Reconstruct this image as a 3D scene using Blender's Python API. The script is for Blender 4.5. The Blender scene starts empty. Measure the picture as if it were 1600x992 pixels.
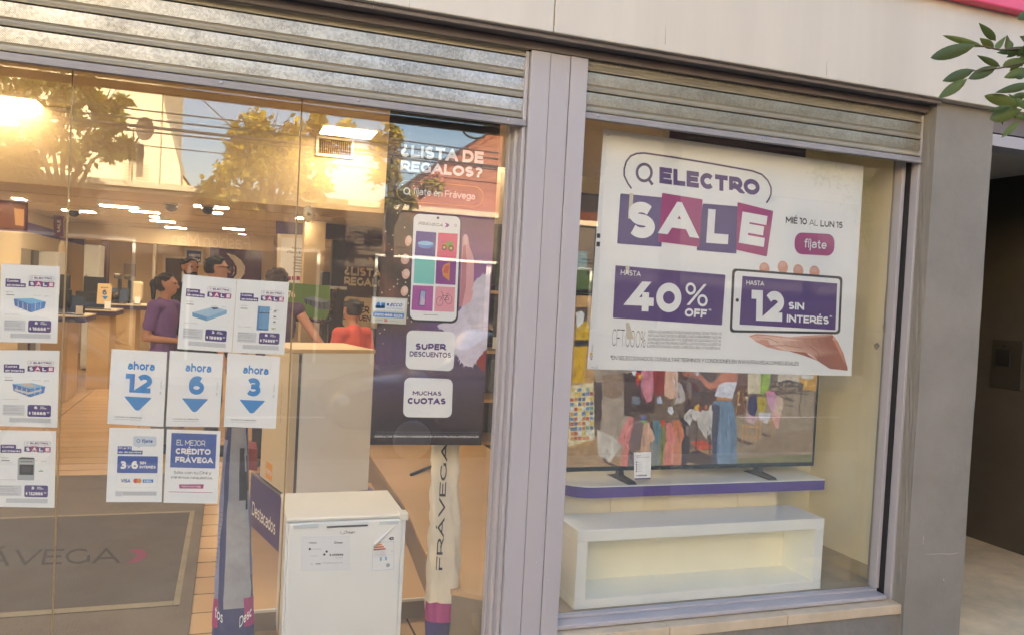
import bpy, bmesh, math, random
from mathutils import Vector, Matrix
random.seed(7)
C = bpy.context.scene.collection
SC = bpy.context.scene
R = math.radians

# ------------------------------------------------------------------ camera, sky, sun, exposure
CAM_H, CAM_D = 1.65, 3.2
YAW, PITCH, ROLL, FPX = 0.3365, -0.0266, -0.0525, 1257.0
EXPO = 2.74
cam = bpy.data.cameras.new('camera')
cam.sensor_width = 36.0
cam.lens = 36.0 * FPX / 1600.0
cam.clip_start = 0.05
cam.clip_end = 500
cam_ob = bpy.data.objects.new('camera', cam)
C.objects.link(cam_ob)

def ray(x, y):
    """direction in the world of pixel (x, y) of the 1600 x 992 photograph"""
    d = Vector(((x - 800) / FPX, 1.0, -(y - 496) / FPX))
    c, s = math.cos(ROLL), math.sin(ROLL)
    d = Vector((d.x * c + d.z * s, d.y, -d.x * s + d.z * c))
    c, s = math.cos(PITCH), math.sin(PITCH)
    d = Vector((d.x, d.y * c - d.z * s, d.y * s + d.z * c))
    c, s = math.cos(YAW), math.sin(YAW)
    return Vector((d.x * c + d.y * s, -d.x * s + d.y * c, d.z))

CAM = Vector((0, -CAM_D, CAM_H))
def at(x, y, Y):
    d = ray(x, y)
    return CAM + d * ((CAM_D + Y) / d.y)
def atz(x, y, z):
    d = ray(x, y)
    return CAM + d * ((z - CAM_H) / d.z)
def atx(x, y, X):
    d = ray(x, y)
    return CAM + d * (X / d.x)

fx = ray(800, 496)
ex = (ray(900, 496) - ray(800, 496)).normalized()
ey = (ray(800, 396) - ray(800, 496)).normalized()
cam_ob.matrix_world = Matrix(((ex.x, ey.x, -fx.x, CAM.x), (ex.y, ey.y, -fx.y, CAM.y), (ex.z, ey.z, -fx.z, CAM.z), (0, 0, 0, 1)))
SC.camera = cam_ob

SUN_EL, SUN_AZ = R(19), R(14)        # low evening sun behind the shop; azimuth from +Y towards +X
w = bpy.data.worlds.new('World')
SC.world = w
w.use_nodes = True
nt = w.node_tree
sky = nt.nodes.new('ShaderNodeTexSky')
sky.sky_type = 'NISHITA'
sky.sun_disc = False
sky.sun_elevation = SUN_EL
sky.sun_rotation = SUN_AZ
sky.air_density = 1.0
sky.dust_density = 3.0
bg = nt.nodes['Background']
bg.inputs['Strength'].default_value = 0.12
nt.links.new(sky.outputs['Color'], bg.inputs['Color'])
sun = bpy.data.lights.new('sun', 'SUN')
sun.energy = 5.0
sun.angle = R(0.5)
sun.color = (1.0, 0.86, 0.64)
sun_ob = bpy.data.objects.new('sun', sun)
C.objects.link(sun_ob)
sd = Vector((math.sin(SUN_AZ) * math.cos(SUN_EL), math.cos(SUN_AZ) * math.cos(SUN_EL), math.sin(SUN_EL)))
sun_ob.rotation_euler = sd.to_track_quat('Z', 'Y').to_euler()
SC.view_settings.view_transform = 'Standard'
SC.view_settings.look = 'None'
SC.view_settings.exposure = EXPO
SC.view_settings.gamma = 1.0
SC.view_settings.use_curve_mapping = False
SC.render.engine = 'CYCLES'
SC.cycles.use_denoising = True
SC.cycles.max_bounces = 10
SC.cycles.diffuse_bounces = 5
SC.cycles.glossy_bounces = 4
SC.cycles.transparent_max_bounces = 24
SC.cycles.caustics_reflective = False
SC.cycles.caustics_refractive = False
SC.cycles.sample_clamp_indirect = 6.0

# ------------------------------------------------------------------ materials
def lin(r, g=None, b=None):
    if g is None: r, g, b = r
    return tuple(((c / 255.0) / 12.92 if c / 255.0 < 0.04045 else ((c / 255.0 + 0.055) / 1.055) ** 2.4) for c in (r, g, b)) + (1.0,)

MATS = {}
def mat(name, col, rough=0.6, metal=0.0, var=0.0, scale=8.0, bump=0.0, bscale=60.0, spec=0.5, stretch=(1, 1, 1), trans=0.0, coat=0.0):
    """principled material, its colour broken up by noise in object space"""
    if name in MATS: return MATS[name]
    m = bpy.data.materials.new(name)
    m.use_nodes = True
    t = m.node_tree
    p = t.nodes['Principled BSDF']
    p.inputs['Base Color'].default_value = col
    p.inputs['Roughness'].default_value = rough
    p.inputs['Metallic'].default_value = metal
    p.inputs['Specular IOR Level'].default_value = spec
    p.inputs['Coat Weight'].default_value = coat
    if trans: p.inputs['Subsurface Weight'].default_value = 0
    if var or bump:
        tc = t.nodes.new('ShaderNodeTexCoord')
        mp = t.nodes.new('ShaderNodeMapping')
        mp.inputs['Scale'].default_value = stretch
        t.links.new(tc.outputs['Object'], mp.inputs['Vector'])
    if var:
        n = t.nodes.new('ShaderNodeTexNoise')
        n.inputs['Scale'].default_value = scale
        n.inputs['Detail'].default_value = 6
        n.inputs['Roughness'].default_value = 0.65
        t.links.new(mp.outputs[0], n.inputs['Vector'])
        cr = t.nodes.new('ShaderNodeValToRGB')
        cr.color_ramp.elements[0].position = 0.3
        cr.color_ramp.elements[1].position = 0.72
        cr.color_ramp.elements[0].color = tuple(c * (1 - var) for c in col[:3]) + (1,)
        cr.color_ramp.elements[1].color = tuple(min(0.95, c * (1 + var * 0.6)) for c in col[:3]) + (1,)
        t.links.new(n.outputs['Fac'], cr.inputs['Fac'])
        t.links.new(cr.outputs['Color'], p.inputs['Base Color'])
    if bump:
        n2 = t.nodes.new('ShaderNodeTexNoise')
        n2.inputs['Scale'].default_value = bscale
        n2.inputs['Detail'].default_value = 4
        t.links.new(mp.outputs[0], n2.inputs['Vector'])
        b = t.nodes.new('ShaderNodeBump')
        b.inputs['Strength'].default_value = bump
        b.inputs['Distance'].default_value = 0.01
        t.links.new(n2.outputs['Fac'], b.inputs['Height'])
        t.links.new(b.outputs['Normal'], p.inputs['Normal'])
    MATS[name] = m
    return m

def emit(name, col, strength):
    if name in MATS: return MATS[name]
    m = bpy.data.materials.new(name)
    m.use_nodes = True
    p = m.node_tree.nodes['Principled BSDF']
    p.inputs['Base Color'].default_value = (col[0] * .5, col[1] * .5, col[2] * .5, 1)
    p.inputs['Emission Color'].default_value = col
    p.inputs['Emission Strength'].default_value = strength
    p.inputs['Roughness'].default_value = 0.4
    MATS[name] = m
    return m

def ink(r, g, b):
    """printing ink of an sRGB colour"""
    return mat('ink_%d_%d_%d' % (r, g, b), lin(r, g, b), 0.55, var=0.06, scale=5)

def glass_mat():
    m = bpy.data.materials.new('window_glass')
    m.use_nodes = True
    t = m.node_tree
    t.nodes.clear()
    out = t.nodes.new('ShaderNodeOutputMaterial')
    mix = t.nodes.new('ShaderNodeMixShader')
    tr = t.nodes.new('ShaderNodeBsdfTransparent')
    tr.inputs['Color'].default_value = (0.985, 0.99, 0.985, 1)
    gl = t.nodes.new('ShaderNodeBsdfGlossy')
    gl.inputs['Roughness'].default_value = 0.0
    gl.inputs['Color'].default_value = (1, 1, 1, 1)
    g = t.nodes.new('ShaderNodeNewGeometry')
    d = t.nodes.new('ShaderNodeVectorMath'); d.operation = 'DOT_PRODUCT'
    t.links.new(g.outputs['Incoming'], d.inputs[0]); t.links.new(g.outputs['Normal'], d.inputs[1])
    a = t.nodes.new('ShaderNodeMath'); a.operation = 'ABSOLUTE'
    t.links.new(d.outputs['Value'], a.inputs[0])
    s = t.nodes.new('ShaderNodeMath'); s.operation = 'SUBTRACT'; s.inputs[0].default_value = 1
    t.links.new(a.outputs[0], s.inputs[1])
    pw = t.nodes.new('ShaderNodeMath'); pw.operation = 'POWER'; pw.inputs[1].default_value = 5
    t.links.new(s.outputs[0], pw.inputs[0])
    ma = t.nodes.new('ShaderNodeMath'); ma.operation = 'MULTIPLY_ADD'; ma.inputs[1].default_value = 0.95; ma.inputs[2].default_value = GLASS_F0
    t.links.new(pw.outputs[0], ma.inputs[0])
    t.links.new(ma.outputs[0], mix.inputs['Fac'])
    df = t.nodes.new('ShaderNodeBsdfDiffuse'); df.inputs['Color'].default_value = (.72, .72, .70, 1)     # dust film, its pale veil put in as haze to lift the blacks
    tc = t.nodes.new('ShaderNodeTexCoord'); nz = t.nodes.new('ShaderNodeTexNoise'); nz.inputs['Scale'].default_value = 2.6; nz.inputs['Detail'].default_value = 8
    t.links.new(tc.outputs['Object'], nz.inputs['Vector'])
    dr = t.nodes.new('ShaderNodeMapRange'); dr.inputs['From Min'].default_value = .3; dr.inputs['From Max'].default_value = .75; dr.inputs['To Min'].default_value = .026; dr.inputs['To Max'].default_value = .058
    t.links.new(nz.outputs['Fac'], dr.inputs['Value'])
    dm = t.nodes.new('ShaderNodeMixShader'); t.links.new(dr.outputs[0], dm.inputs['Fac']); t.links.new(tr.outputs[0], dm.inputs[1]); t.links.new(df.outputs[0], dm.inputs[2])
    t.links.new(dm.outputs[0], mix.inputs[1]); t.links.new(gl.outputs[0], mix.inputs[2])
    t.links.new(mix.outputs[0], out.inputs['Surface'])
    return m
GLASS_F0 = 0.072
GLASS = glass_mat()

# ------------------------------------------------------------------ mesh helpers
class MB:
    """collects geometry in world space and links it as one mesh object"""
    def __init__(s): s.v = []; s.f = []; s.m = []; s.sm = []; s.mats = []
    def mi(s, m):
        if m not in s.mats: s.mats.append(m)
        return s.mats.index(m)
    def add(s, vs, fs, m, smooth=False):
        o = len(s.v); k = s.mi(m)
        s.v += [tuple(p) for p in vs]
        for f in fs:
            s.f.append([i + o for i in f]); s.m.append(k); s.sm.append(smooth)
        return s
    def box(s, a, b, m):
        x0, y0, z0 = [min(p, q) for p, q in zip(a, b)]; x1, y1, z1 = [max(p, q) for p, q in zip(a, b)]
        return s.add([(x0, y0, z0), (x1, y0, z0), (x1, y1, z0), (x0, y1, z0), (x0, y0, z1), (x1, y0, z1), (x1, y1, z1), (x0, y1, z1)],
              [(0, 3, 2, 1), (4, 5, 6, 7), (0, 1, 5, 4), (1, 2, 6, 5), (2, 3, 7, 6), (3, 0, 4, 7)], m)
    def bbox(s, a, b, m, r=0.006, seg=2):
        """box with rounded edges"""
        bm = bmesh.new()
        lo = Vector([min(p, q) for p, q in zip(a, b)]); hi = Vector([max(p, q) for p, q in zip(a, b)])
        bmesh.ops.create_cube(bm, size=1.0)
        for v in bm.verts:
            v.co = Vector([(lo[i] + hi[i]) / 2 + v.co[i] * (hi[i] - lo[i]) for i in range(3)])
        bmesh.ops.bevel(bm, geom=bm.edges[:], offset=min(r, 0.45 * min(hi - lo)), segments=seg, affect='EDGES', profile=0.5)
        return s.bm(bm, m)
    def bm(s, bm, m, smooth=False):
        bm.verts.index_update()
        s.add([v.co.copy() for v in bm.verts], [[v.index for v in f.verts] for f in bm.faces], m, smooth)
        bm.free(); return s
    def quad(s, a, b, c, d, m): return s.add([a, b, c, d], [(0, 1, 2, 3)], m)
    def hexa(s, p, m):
        """eight corners: bottom four, top four"""
        return s.add(p, [(0, 3, 2, 1), (4, 5, 6, 7), (0, 1, 5, 4), (1, 2, 6, 5), (2, 3, 7, 6), (3, 0, 4, 7)], m)
    def slab(s, pts, d, m, m_side=None):
        """polygon pts thickened along vector d"""
        n = len(pts); q = [Vector(p) + Vector(d) for p in pts]
        s.add(list(pts), [list(range(n))], m)
        s.add(list(pts) + q, [list(range(2 * n - 1, n - 1, -1))] + [(i, i + n, (i + 1) % n + n, (i + 1) % n) for i in range(n)], m_side or m)
        return s
    def tube(s, pts, r, m, n=8, caps=True):
        pts = [Vector(p) for p in pts]; rs = r if isinstance(r, (list, tuple)) else [r] * len(pts)
        vs = []; fs = []; up = None
        for i, p in enumerate(pts):
            d = (pts[min(i + 1, len(pts) - 1)] - pts[max(i - 1, 0)]).normalized()
            if up is None: up = Vector((0, 0, 1)) if abs(d.z) < .9 else Vector((1, 0, 0))
            a = d.cross(up).normalized(); b = a.cross(d).normalized(); up = b
            for k in range(n):
                t = 2 * math.pi * k / n
                vs.append(p + (a * math.cos(t) + b * math.sin(t)) * rs[i])
        for i in range(len(pts) - 1):
            for k in range(n):
                fs.append((i * n + k, i * n + (k + 1) % n, (i + 1) * n + (k + 1) % n, (i + 1) * n + k))
        if caps: fs += [list(range(n - 1, -1, -1)), list(range((len(pts) - 1) * n, len(pts) * n))]
        return s.add(vs, fs, m, True)
    def ball(s, c, r, m, n=12, rz=None):
        rx, ry, rz_ = (r, r, r) if not isinstance(r, (tuple, list)) else r
        vs = []; fs = []; h = n // 2
        for i in range(h + 1):
            t = math.pi * i / h
            for k in range(n):
                a = 2 * math.pi * k / n
                vs.append((c[0] + rx * math.sin(t) * math.cos(a), c[1] + ry * math.sin(t) * math.sin(a), c[2] + rz_ * math.cos(t)))
        for i in range(h):
            for k in range(n):
                fs.append((i * n + k, (i + 1) * n + k, (i + 1) * n + (k + 1) % n, i * n + (k + 1) % n))
        return s.add(vs, fs, m, True)
    def build(s, name, parent=None, smooth_angle=None):
        me = bpy.data.meshes.new(name)
        off = Vector((0, 0, 0)) if parent is None else parent.get('_w', None)
        off = Vector(off) if off is not None else Vector((0, 0, 0))
        me.from_pydata([tuple(Vector(p) - off) for p in s.v], [], s.f)
        for m in s.mats: me.materials.append(m)
        me.polygons.foreach_set('material_index', s.m)
        me.polygons.foreach_set('use_smooth', s.sm)
        me.update()
        o = bpy.data.objects.new(name, me)
        C.objects.link(o)
        if parent is not None: o.parent = parent
        o['_w'] = list(off)          # parts keep the frame of their thing
        return o

def tag(o, label=None, cat=None, group=None, kind=None):
    if label: o['label'] = label
    if cat: o['category'] = cat
    if group: o['group'] = group
    if kind: o['kind'] = kind
    return o
def thing(name, label, cat, loc=(0, 0, 0), group=None):
    o = bpy.data.objects.new(name, None)
    o.empty_display_size = 0.1
    C.objects.link(o)
    o.location = loc
    o['_w'] = [float(v) for v in loc]
    return tag(o, label, cat, group)
def struct(mb, name): return tag(mb.build(name), kind='structure')
def copy_tree(o, parent=None):
    c = o.copy(); C.objects.link(c)
    if parent is not None: c.parent = parent
    for ch in [x for x in o.children]: copy_tree(ch, c)
    return c

# ------------------------------------------------------------------ lettering: a geometric stroke alphabet
def A_(cx, cy, rx, ry, a0, a1): return ('arc', cx, cy, rx, ry, a0, a1)
GL = {
 'A': (1.08, [[(0, 0), (.5, 1), (1, 0)], [(.2, .3), (.8, .3)]]),
 'B': (.92, [[(0, 0), (0, 1), (.6, 1), A_(.6, .76, .34, .24, 90, -90), (0, .52)], [(0, .52), (.62, .52), A_(.62, .26, .38, .26, 90, -90), (0, 0)]]),
 'C': (.90, [[A_(.56, .5, .56, .5, 46, 314)]]),
 'D': (1.02, [[(0, 0), (0, 1), (.45, 1), A_(.45, .5, .55, .5, 90, -90), (0, 0), (0, .1)]]),
 'E': (.80, [[(1, 1), (0, 1), (0, 0), (1, 0)], [(0, .51), (.88, .51)]]),
 'F': (.78, [[(1, 1), (0, 1), (0, 0)], [(0, .48), (.88, .48)]]),
 'G': (1.02, [[A_(.52, .5, .52, .5, 48, 330), (.98, .45)], [(.98, .12), (.98, .48)]]),
 'H': (1.0, [[(0, 0), (0, 1)], [(1, 0), (1, 1)], [(0, .5), (1, .5)]]),
 'I': (0, [[(.5, 0), (.5, 1)]]),
 'J': (.62, [[(.1, 1), (1, 1), (1, .35), A_(.5, .32, .5, .32, 0, -140)]]),
 'K': (.96, [[(0, 0), (0, 1)], [(1, 1), (.02, .32)], [(.4, .55), (1, 0)]]),
 'L': (.76, [[(0, 1), (0, 0), (1, 0)]]),
 'M': (1.22, [[(0, 0), (0, 1), (.5, .3), (1, 1), (1, 0)]]),
 'N': (1.02, [[(0, 0), (0, 1), (1, 0), (1, 1)]]),
 'O': (1.14, [[A_(.5, .5, .5, .5, 90, 450)]]),
 'P': (.90, [[(0, 0), (0, 1), (.6, 1), A_(.6, .66, .4, .34, 90, -90), (0, .32)]]),
 'Q': (1.14, [[A_(.5, .5, .5, .5, 90, 450)], [(.6, .15), (.92, -.08)]]),
 'R': (.92, [[(0, 0), (0, 1), (.6, 1), A_(.6, .66, .4, .34, 90, -90), (0, .32)], [(.6, .32), (1, 0)]]),
 'S': (.84, [[A_(.5, .75, .46, .25, 38, 270), A_(.5, .26, .5, .26, 90, -142)]]),
 'T': (.86, [[(0, 1), (1, 1)], [(.5, 1), (.5, 0)]]),
 'U': (.98, [[(0, 1), (0, .42), A_(.5, .42, .5, .42, 180, 360), (1, 1)]]),
 'V': (1.06, [[(0, 1), (.5, 0), (1, 1)]]),
 'W': (1.6, [[(0, 1), (.26, 0), (.5, 1), (.74, 0), (1, 1)]]),
 'X': (.98, [[(0, 0), (1, 1)], [(0, 1), (1, 0)]]),
 'Y': (.98, [[(0, 1), (.5, .4), (1, 1)], [(.5, .42), (.5, 0)]]),
 'Z': (.9, [[(0, 1), (1, 1), (0, 0), (1, 0)]]),
 '0': (.96, [[A_(.5, .5, .5, .5, 90, 450)]]),
 '1': (.42, [[(0, 1), (.95, 1), (.95, 0)]]),
 '2': (.82, [[A_(.46, .7, .46, .3, 150, -40), (0, 0), (1, 0)]]),
 '3': (.82, [[A_(.46, .76, .44, .24, 145, -80), (.3, .53)], [(.34, .53), A_(.48, .28, .5, .28, 78, -145)]]),
 '4': (.96, [[(.62, 1), (0, .26), (1, .26)], [(.74, .5), (.74, 0)]]),
 '5': (.82, [[(.9, 1), (.14, 1), (.08, .56), (.45, .58), A_(.48, .3, .5, .3, 85, -145)]]),
 '6': (.88, [[A_(.55, .5, .53, .5, 55, 190), (.03, .35)], [A_(.52, .32, .48, .32, 90, 450)]]),
 '7': (.84, [[(0, .8), (0, 1), (1, 1), (.38, 0)]]),
 '8': (.9, [[A_(.5, .75, .42, .25, 90, 450)], [A_(.5, .27, .5, .27, 90, 450)]]),
 '9': (.88, [[A_(.45, .5, .53, .5, 235, 370), (.97, .65)], [A_(.48, .68, .48, .32, 90, 450)]]),
 '%': (1.1, [[A_(.2, .76, .2, .24, 90, 450)], [A_(.8, .24, .2, .24, 90, 450)], [(.14, 0), (.86, 1)]]),
 '$': (.8, [[A_(.5, .72, .46, .2, 38, 270), A_(.5, .29, .5, .23, 90, -142)], [(.5, 1.1), (.5, -.1)]]),
 '?': (.78, [[A_(.5, .72, .46, .28, 155, -60), (.5, .3)], [(.5, .0), (.5, .03)]]),
 '\u00bf': (.78, [[A_(.5, .28, .46, .28, -25, -240), (.5, .7)], [(.5, 1.0), (.5, .97)]]),
 '.': (0, [[(.5, 0), (.5, .02)]]), ',': (0, [[(.5, .02), (.3, -.12)]]), ':': (0, [[(.5, .08), (.5, .1)], [(.5, .6), (.5, .62)]]),
 '/': (.5, [[(0, -.08), (1, 1.08)]]), '-': (.4, [[(0, .4), (1, .4)]]), '_': (.6, [[(0, 0), (1, 0)]]),
 '*': (.34, [[(.5, 1), (.5, .66)], [(.1, .92), (.9, .74)], [(.1, .74), (.9, .92)]]), '+': (.7, [[(.5, .1), (.5, .8)], [(0, .45), (1, .45)]]),
}
LC = {  # lower case: 0..1 is the x height, 2 the ascender, -1 the descender
 'a': (.7, [[(1, 0), (1, .62), A_(.5, .62, .5, .38, 0, 150)], [(1, .58), (.42, .58), A_(.42, .29, .42, .29, 90, 270), (.6, .02), (1, .2)]]),
 'b': (.76, [[(0, 0), (0, 2)], [A_(.5, .5, .5, .5, 90, 450)]]), 'c': (.68, [[A_(.52, .5, .52, .5, 48, 312)]]),
 'd': (.76, [[(1, 0), (1, 2)], [A_(.5, .5, .5, .5, 90, 450)]]),
 'e': (.74, [[(.03, .5), (1, .5), A_(.5, .5, .5, .5, 10, 318)]]), 'f': (.42, [[(.98, 2), (.62, 2), (.42, 1.75), (.42, 0)], [(0, 1), (.95, 1)]]),
 'g': (.76, [[(1, 1), (1, -.4), (.8, -.9), (.4, -1), (.08, -.75)], [A_(.5, .5, .5, .5, 90, 450)]]),
 'h': (.72, [[(0, 0), (0, 2)], [(0, .55), A_(.5, .58, .5, .42, 180, 0), (1, 0)]]),
 'i': (0, [[(.5, 0), (.5, 1)], [(.5, 1.75), (.5, 1.8)]]), 'j': (.14, [[(.8, 1), (.8, -.6), (.4, -1), (-.3, -1)], [(.8, 1.75), (.8, 1.8)]]),
 'k': (.7, [[(0, 0), (0, 2)], [(.95, 1), (0, .3)], [(.38, .6), (1, 0)]]), 'l': (0, [[(.5, 0), (.5, 2)]]),
 'm': (1.16, [[(0, 0), (0, 1)], [(0, .55), A_(.25, .6, .25, .4, 180, 0), (.5, 0)], [(.5, .55), A_(.75, .6, .25, .4, 180, 0), (1, 0)]]),
 'n': (.72, [[(0, 0), (0, 1)], [(0, .55), A_(.5, .58, .5, .42, 180, 0), (1, 0)]]), 'o': (.78, [[A_(.5, .5, .5, .5, 90, 450)]]),
 'p': (.76, [[(0, -1), (0, 1)], [A_(.5, .5, .5, .5, 90, 450)]]), 'q': (.76, [[(1, -1), (1, 1)], [A_(.5, .5, .5, .5, 90, 450)]]),
 'r': (.42, [[(0, 0), (0, 1)], [(0, .5), (.3, .9), (1, 1)]]), 's': (.6, [[A_(.5, .75, .46, .25, 38, 270), A_(.5, .26, .5, .26, 90, -142)]]),
 't': (.46, [[(.42, 1.7), (.42, .3), (.6, 0), (1, .02)], [(0, 1), (.95, 1)]]), 'u': (.72, [[(0, 1), (0, .42), A_(.5, .42, .5, .42, 180, 360), (1, 1)], [(1, 1), (1, 0)]]),
 'v': (.74, [[(0, 1), (.5, 0), (1, 1)]]), 'w': (1.1, [[(0, 1), (.26, 0), (.5, 1), (.74, 0), (1, 1)]]), 'x': (.7, [[(0, 0), (1, 1)], [(0, 1), (1, 0)]]),
 'y': (.74, [[(0, 1), (.5, 0)], [(1, 1), (.5, 0), (.25, -.9), (0, -1)]]), 'z': (.66, [[(0, 1), (1, 1), (0, 0), (1, 0)]]),
}
ACC = {'\u00c1': 'A', '\u00c9': 'E', '\u00cd': 'I', '\u00d3': 'O', '\u00da': 'U', '\u00e1': 'a', '\u00e9': 'e', '\u00ed': 'i', '\u00f3': 'o', '\u00fa': 'u'}

def expand(st, q):
    out = []
    for it in st:
        if it[0] == 'arc':
            _, cx, cy, rx, ry, a0, a1 = it
            n = max(2, int(abs(a1 - a0) / 90.0 * q + .5))
            for k in range(n + 1):
                a = R(a0 + (a1 - a0) * k / n)
                out.append((cx + rx * math.cos(a), cy + ry * math.sin(a)))
        else: out.append(it)
    return out

def clip_y(poly, lo, hi):
    for lim, sgn in ((lo, 1), (hi, -1)):
        res = []
        for i in range(len(poly)):
            a, b = poly[i - 1], poly[i]
            ia, ib = (a[1] - lim) * sgn >= 0, (b[1] - lim) * sgn >= 0
            if ia != ib:
                t = (lim - a[1]) / (b[1] - a[1]); res.append((a[0] + (b[0] - a[0]) * t, lim))
            if ib: res.append(b)
        poly = res
        if len(poly) < 3: return []
    return poly

def stroke_polys(pts, wd, closed, lo, hi, ext=1.0):
    h = wd / 2
    P = [Vector(p) for p in pts]
    Q = [P[0]]
    for p in P[1:]:
        if (p - Q[-1]).length > 1e-4: Q.append(p)
    if len(Q) < 2: Q.append(Q[0] + Vector((0, 1e-3)))
    closed = closed or ((Q[0] - Q[-1]).length < 1e-3 and len(Q) > 3)
    if closed:
        Q = Q[:-1] if (Q[0] - Q[-1]).length < 1e-3 else Q
    n = len(Q)
    if not closed:
        d0 = (Q[0] - Q[1]).normalized(); d1 = (Q[-1] - Q[-2]).normalized()
        e0 = h * ext * (2.2 if (abs(d0.x) > .15 and abs(d0.y) > .35) else 1); e1 = h * ext * (2.2 if (abs(d1.x) > .15 and abs(d1.y) > .35) else 1)
        if n > 6: e0 = e1 = h * .15 * ext
        Q[0] = Q[0] + d0 * e0; Q[-1] = Q[-1] + d1 * e1
    L = []; Rr = []
    for i in range(n):
        a = Q[i - 1] if (i > 0 or closed) else None
        b = Q[(i + 1) % n] if (i < n - 1 or closed) else None
        d1 = (Q[i] - a).normalized() if a is not None else None
        d2 = (b - Q[i]).normalized() if b is not None else None
        if d1 is None: d1 = d2
        if d2 is None: d2 = d1
        n1 = Vector((-d1.y, d1.x)); n2 = Vector((-d2.y, d2.x))
        mt = n1 + n2
        if mt.length < 1e-3: mt = n1
        mt.normalize()
        k = h / max(0.3, mt.dot(n1))
        L.append(Q[i] + mt * k); Rr.append(Q[i] - mt * k)
    out = []
    for i in range(n if closed else n - 1):
        j = (i + 1) % n
        la, lb, ra, rb = L[i], L[j], Rr[i], Rr[j]
        dd = Q[j] - Q[i]
        if (lb - la).dot(dd) < 0: la = lb = (la + lb) / 2          # the inside of a tight bend folds over: pinch it
        if (rb - ra).dot(dd) < 0: ra = rb = (ra + rb) / 2
        poly = clip_y([tuple(ra), tuple(rb), tuple(lb), tuple(la)], lo, hi)
        if poly: out.append(poly)
    return out

def layout(s, wt, q, sp):
    x = 0.0; res = []; h = wt / 2; xh = .73
    for ch in s:
        if ch == ' ': x += .36 + sp; continue
        base = ACC.get(ch, ch)
        low = base in LC
        if not low and base not in GL: x += .3; continue
        wd, sts = (LC if low else GL)[base]
        W = wd + wt * (1.0 if wd == 0 else 0.35)
        if wd == 0: W = wt
        for st in sts:
            pts = []
            for (px, py) in expand(st, q):
                X = h + px * (W - 2 * h) if wd > 0 else W / 2 + (px - .5) * .5
                if low:
                    if py > 1: Y = (xh - h) + (py - 1) * (1 - xh)
                    elif py < 0: Y = h + py * .28
                    else: Y = h + py * (xh - 2 * h)
                else: Y = h + py * (1 - 2 * h)
                pts.append((X + x, Y))
            lo_, hi_ = (0, 1) if (not low and base not in '?\u00bfQ,$/') else (-.34, 1.12)
            for p in stroke_polys(pts, wt, False, lo_, hi_): res.append(p)
        if ch in ACC:
            y0 = (xh if low else 1) + .1
            res += stroke_polys([(x + W * .45, y0), (x + W * .45 + .16, y0 + .2)], wt * .8, False, 0, 2, 0)
        x += W + .1 + sp
    return res, x - .1 - sp

def text(mb, s, tl, tr, bl, m, wt=.16, shear=0.0, q=4, sp=0.0, toward=Vector((0, -1, 0)), lift=0.0):
    """lay the words so that cap height runs bl->tl and the line bl->br; tl, tr, bl are world points"""
    if wt >= .18: wt *= 1.12
    polys, W = layout(s, wt, q, sp)
    tl, tr, bl = Vector(tl), Vector(tr), Vector(bl)
    if W <= 0: return
    ux = (tr - tl) / (W + max(0, shear)); uy = (tl - bl)
    e = 0
    for p in polys:
        e += 1
        off = toward * (lift + 4e-6 * (e % 40))
        mb.add([bl + ux * (x + shear * y) + uy * y + off for x, y in p], [list(range(len(p)))], m)

def ring(mb, pts, wd, m, closed=True, toward=Vector((0, -1, 0))):
    """flat band of width wd along a line of world points lying in an XZ plane"""
    P2 = [(p[0], p[2]) for p in pts]; Y = pts[0][1]
    for poly in stroke_polys(P2 + ([P2[0]] if closed else []), wd, closed, -1e9, 1e9, 0):
        mb.add([(x, Y, z) for x, z in poly], [list(range(len(poly)))], m)

def rounded(q, r, n=5):
    """rounded corners for a quad given as four world points (tl, tr, br, bl); r in metres"""
    q = [Vector(p) for p in q]; out = []
    rr = r if isinstance(r, (list, tuple)) else [r] * 4
    for i in range(4):
        p, a, b = q[i], q[i - 1], q[(i + 1) % 4]
        r_ = min(rr[i], .499 * (a - p).length, .499 * (b - p).length)
        if r_ < 1e-5: out.append(p); continue
        s_, e_ = p + (a - p).normalized() * r_, p + (b - p).normalized() * r_
        for k in range(n + 1):
            t = R(90 * k / n)
            out.append(p + (s_ - p) * (1 - math.sin(t)) + (e_ - p) * (1 - math.cos(t)))
    return out
# ------------------------------------------------------------------ ground
YG = 0.14                       # street face of the glass
M_pave = mat('pavement_tiles', (0.30, 0.27, 0.23, 1), 0.85, var=0.25, scale=3, bump=0.3)
M_road = mat('asphalt', (0.05, 0.05, 0.052, 1), 0.9, var=0.3, scale=6, bump=0.4, bscale=200)
M_kerb = mat('kerb_concrete', (0.33, 0.31, 0.28, 1), 0.9, var=0.2, scale=4)
M_lane = mat('lane_paint', (0.75, 0.74, 0.70, 1), 0.7, var=0.2, scale=9)
struct(MB().box((-60, -90, -0.6), (60, 60, -0.30), mat('earth', (0.2, 0.16, 0.11, 1), 0.95, var=0.2)), 'ground')
struct(MB().box((-40, -4.15, -0.3), (40, 0.02, -0.012), M_pave), 'pavement')
struct(MB().box((-40, -4.32, -0.3), (40, -4.153, -0.008), M_kerb), 'kerb')
struct(MB().box((-40, -11.2, -0.3), (40, -4.323, -0.15), M_road), 'road')
mk = MB()
for i in range(14): mk.box((-28 + i * 4, -7.83, -0.149), (-26 + i * 4, -7.70, -0.146), M_lane)
struct(mk, 'road_markings')
struct(MB().box((-40, -14.2, -0.3), (40, -11.203, -0.012), M_pave), 'far_pavement')

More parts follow.
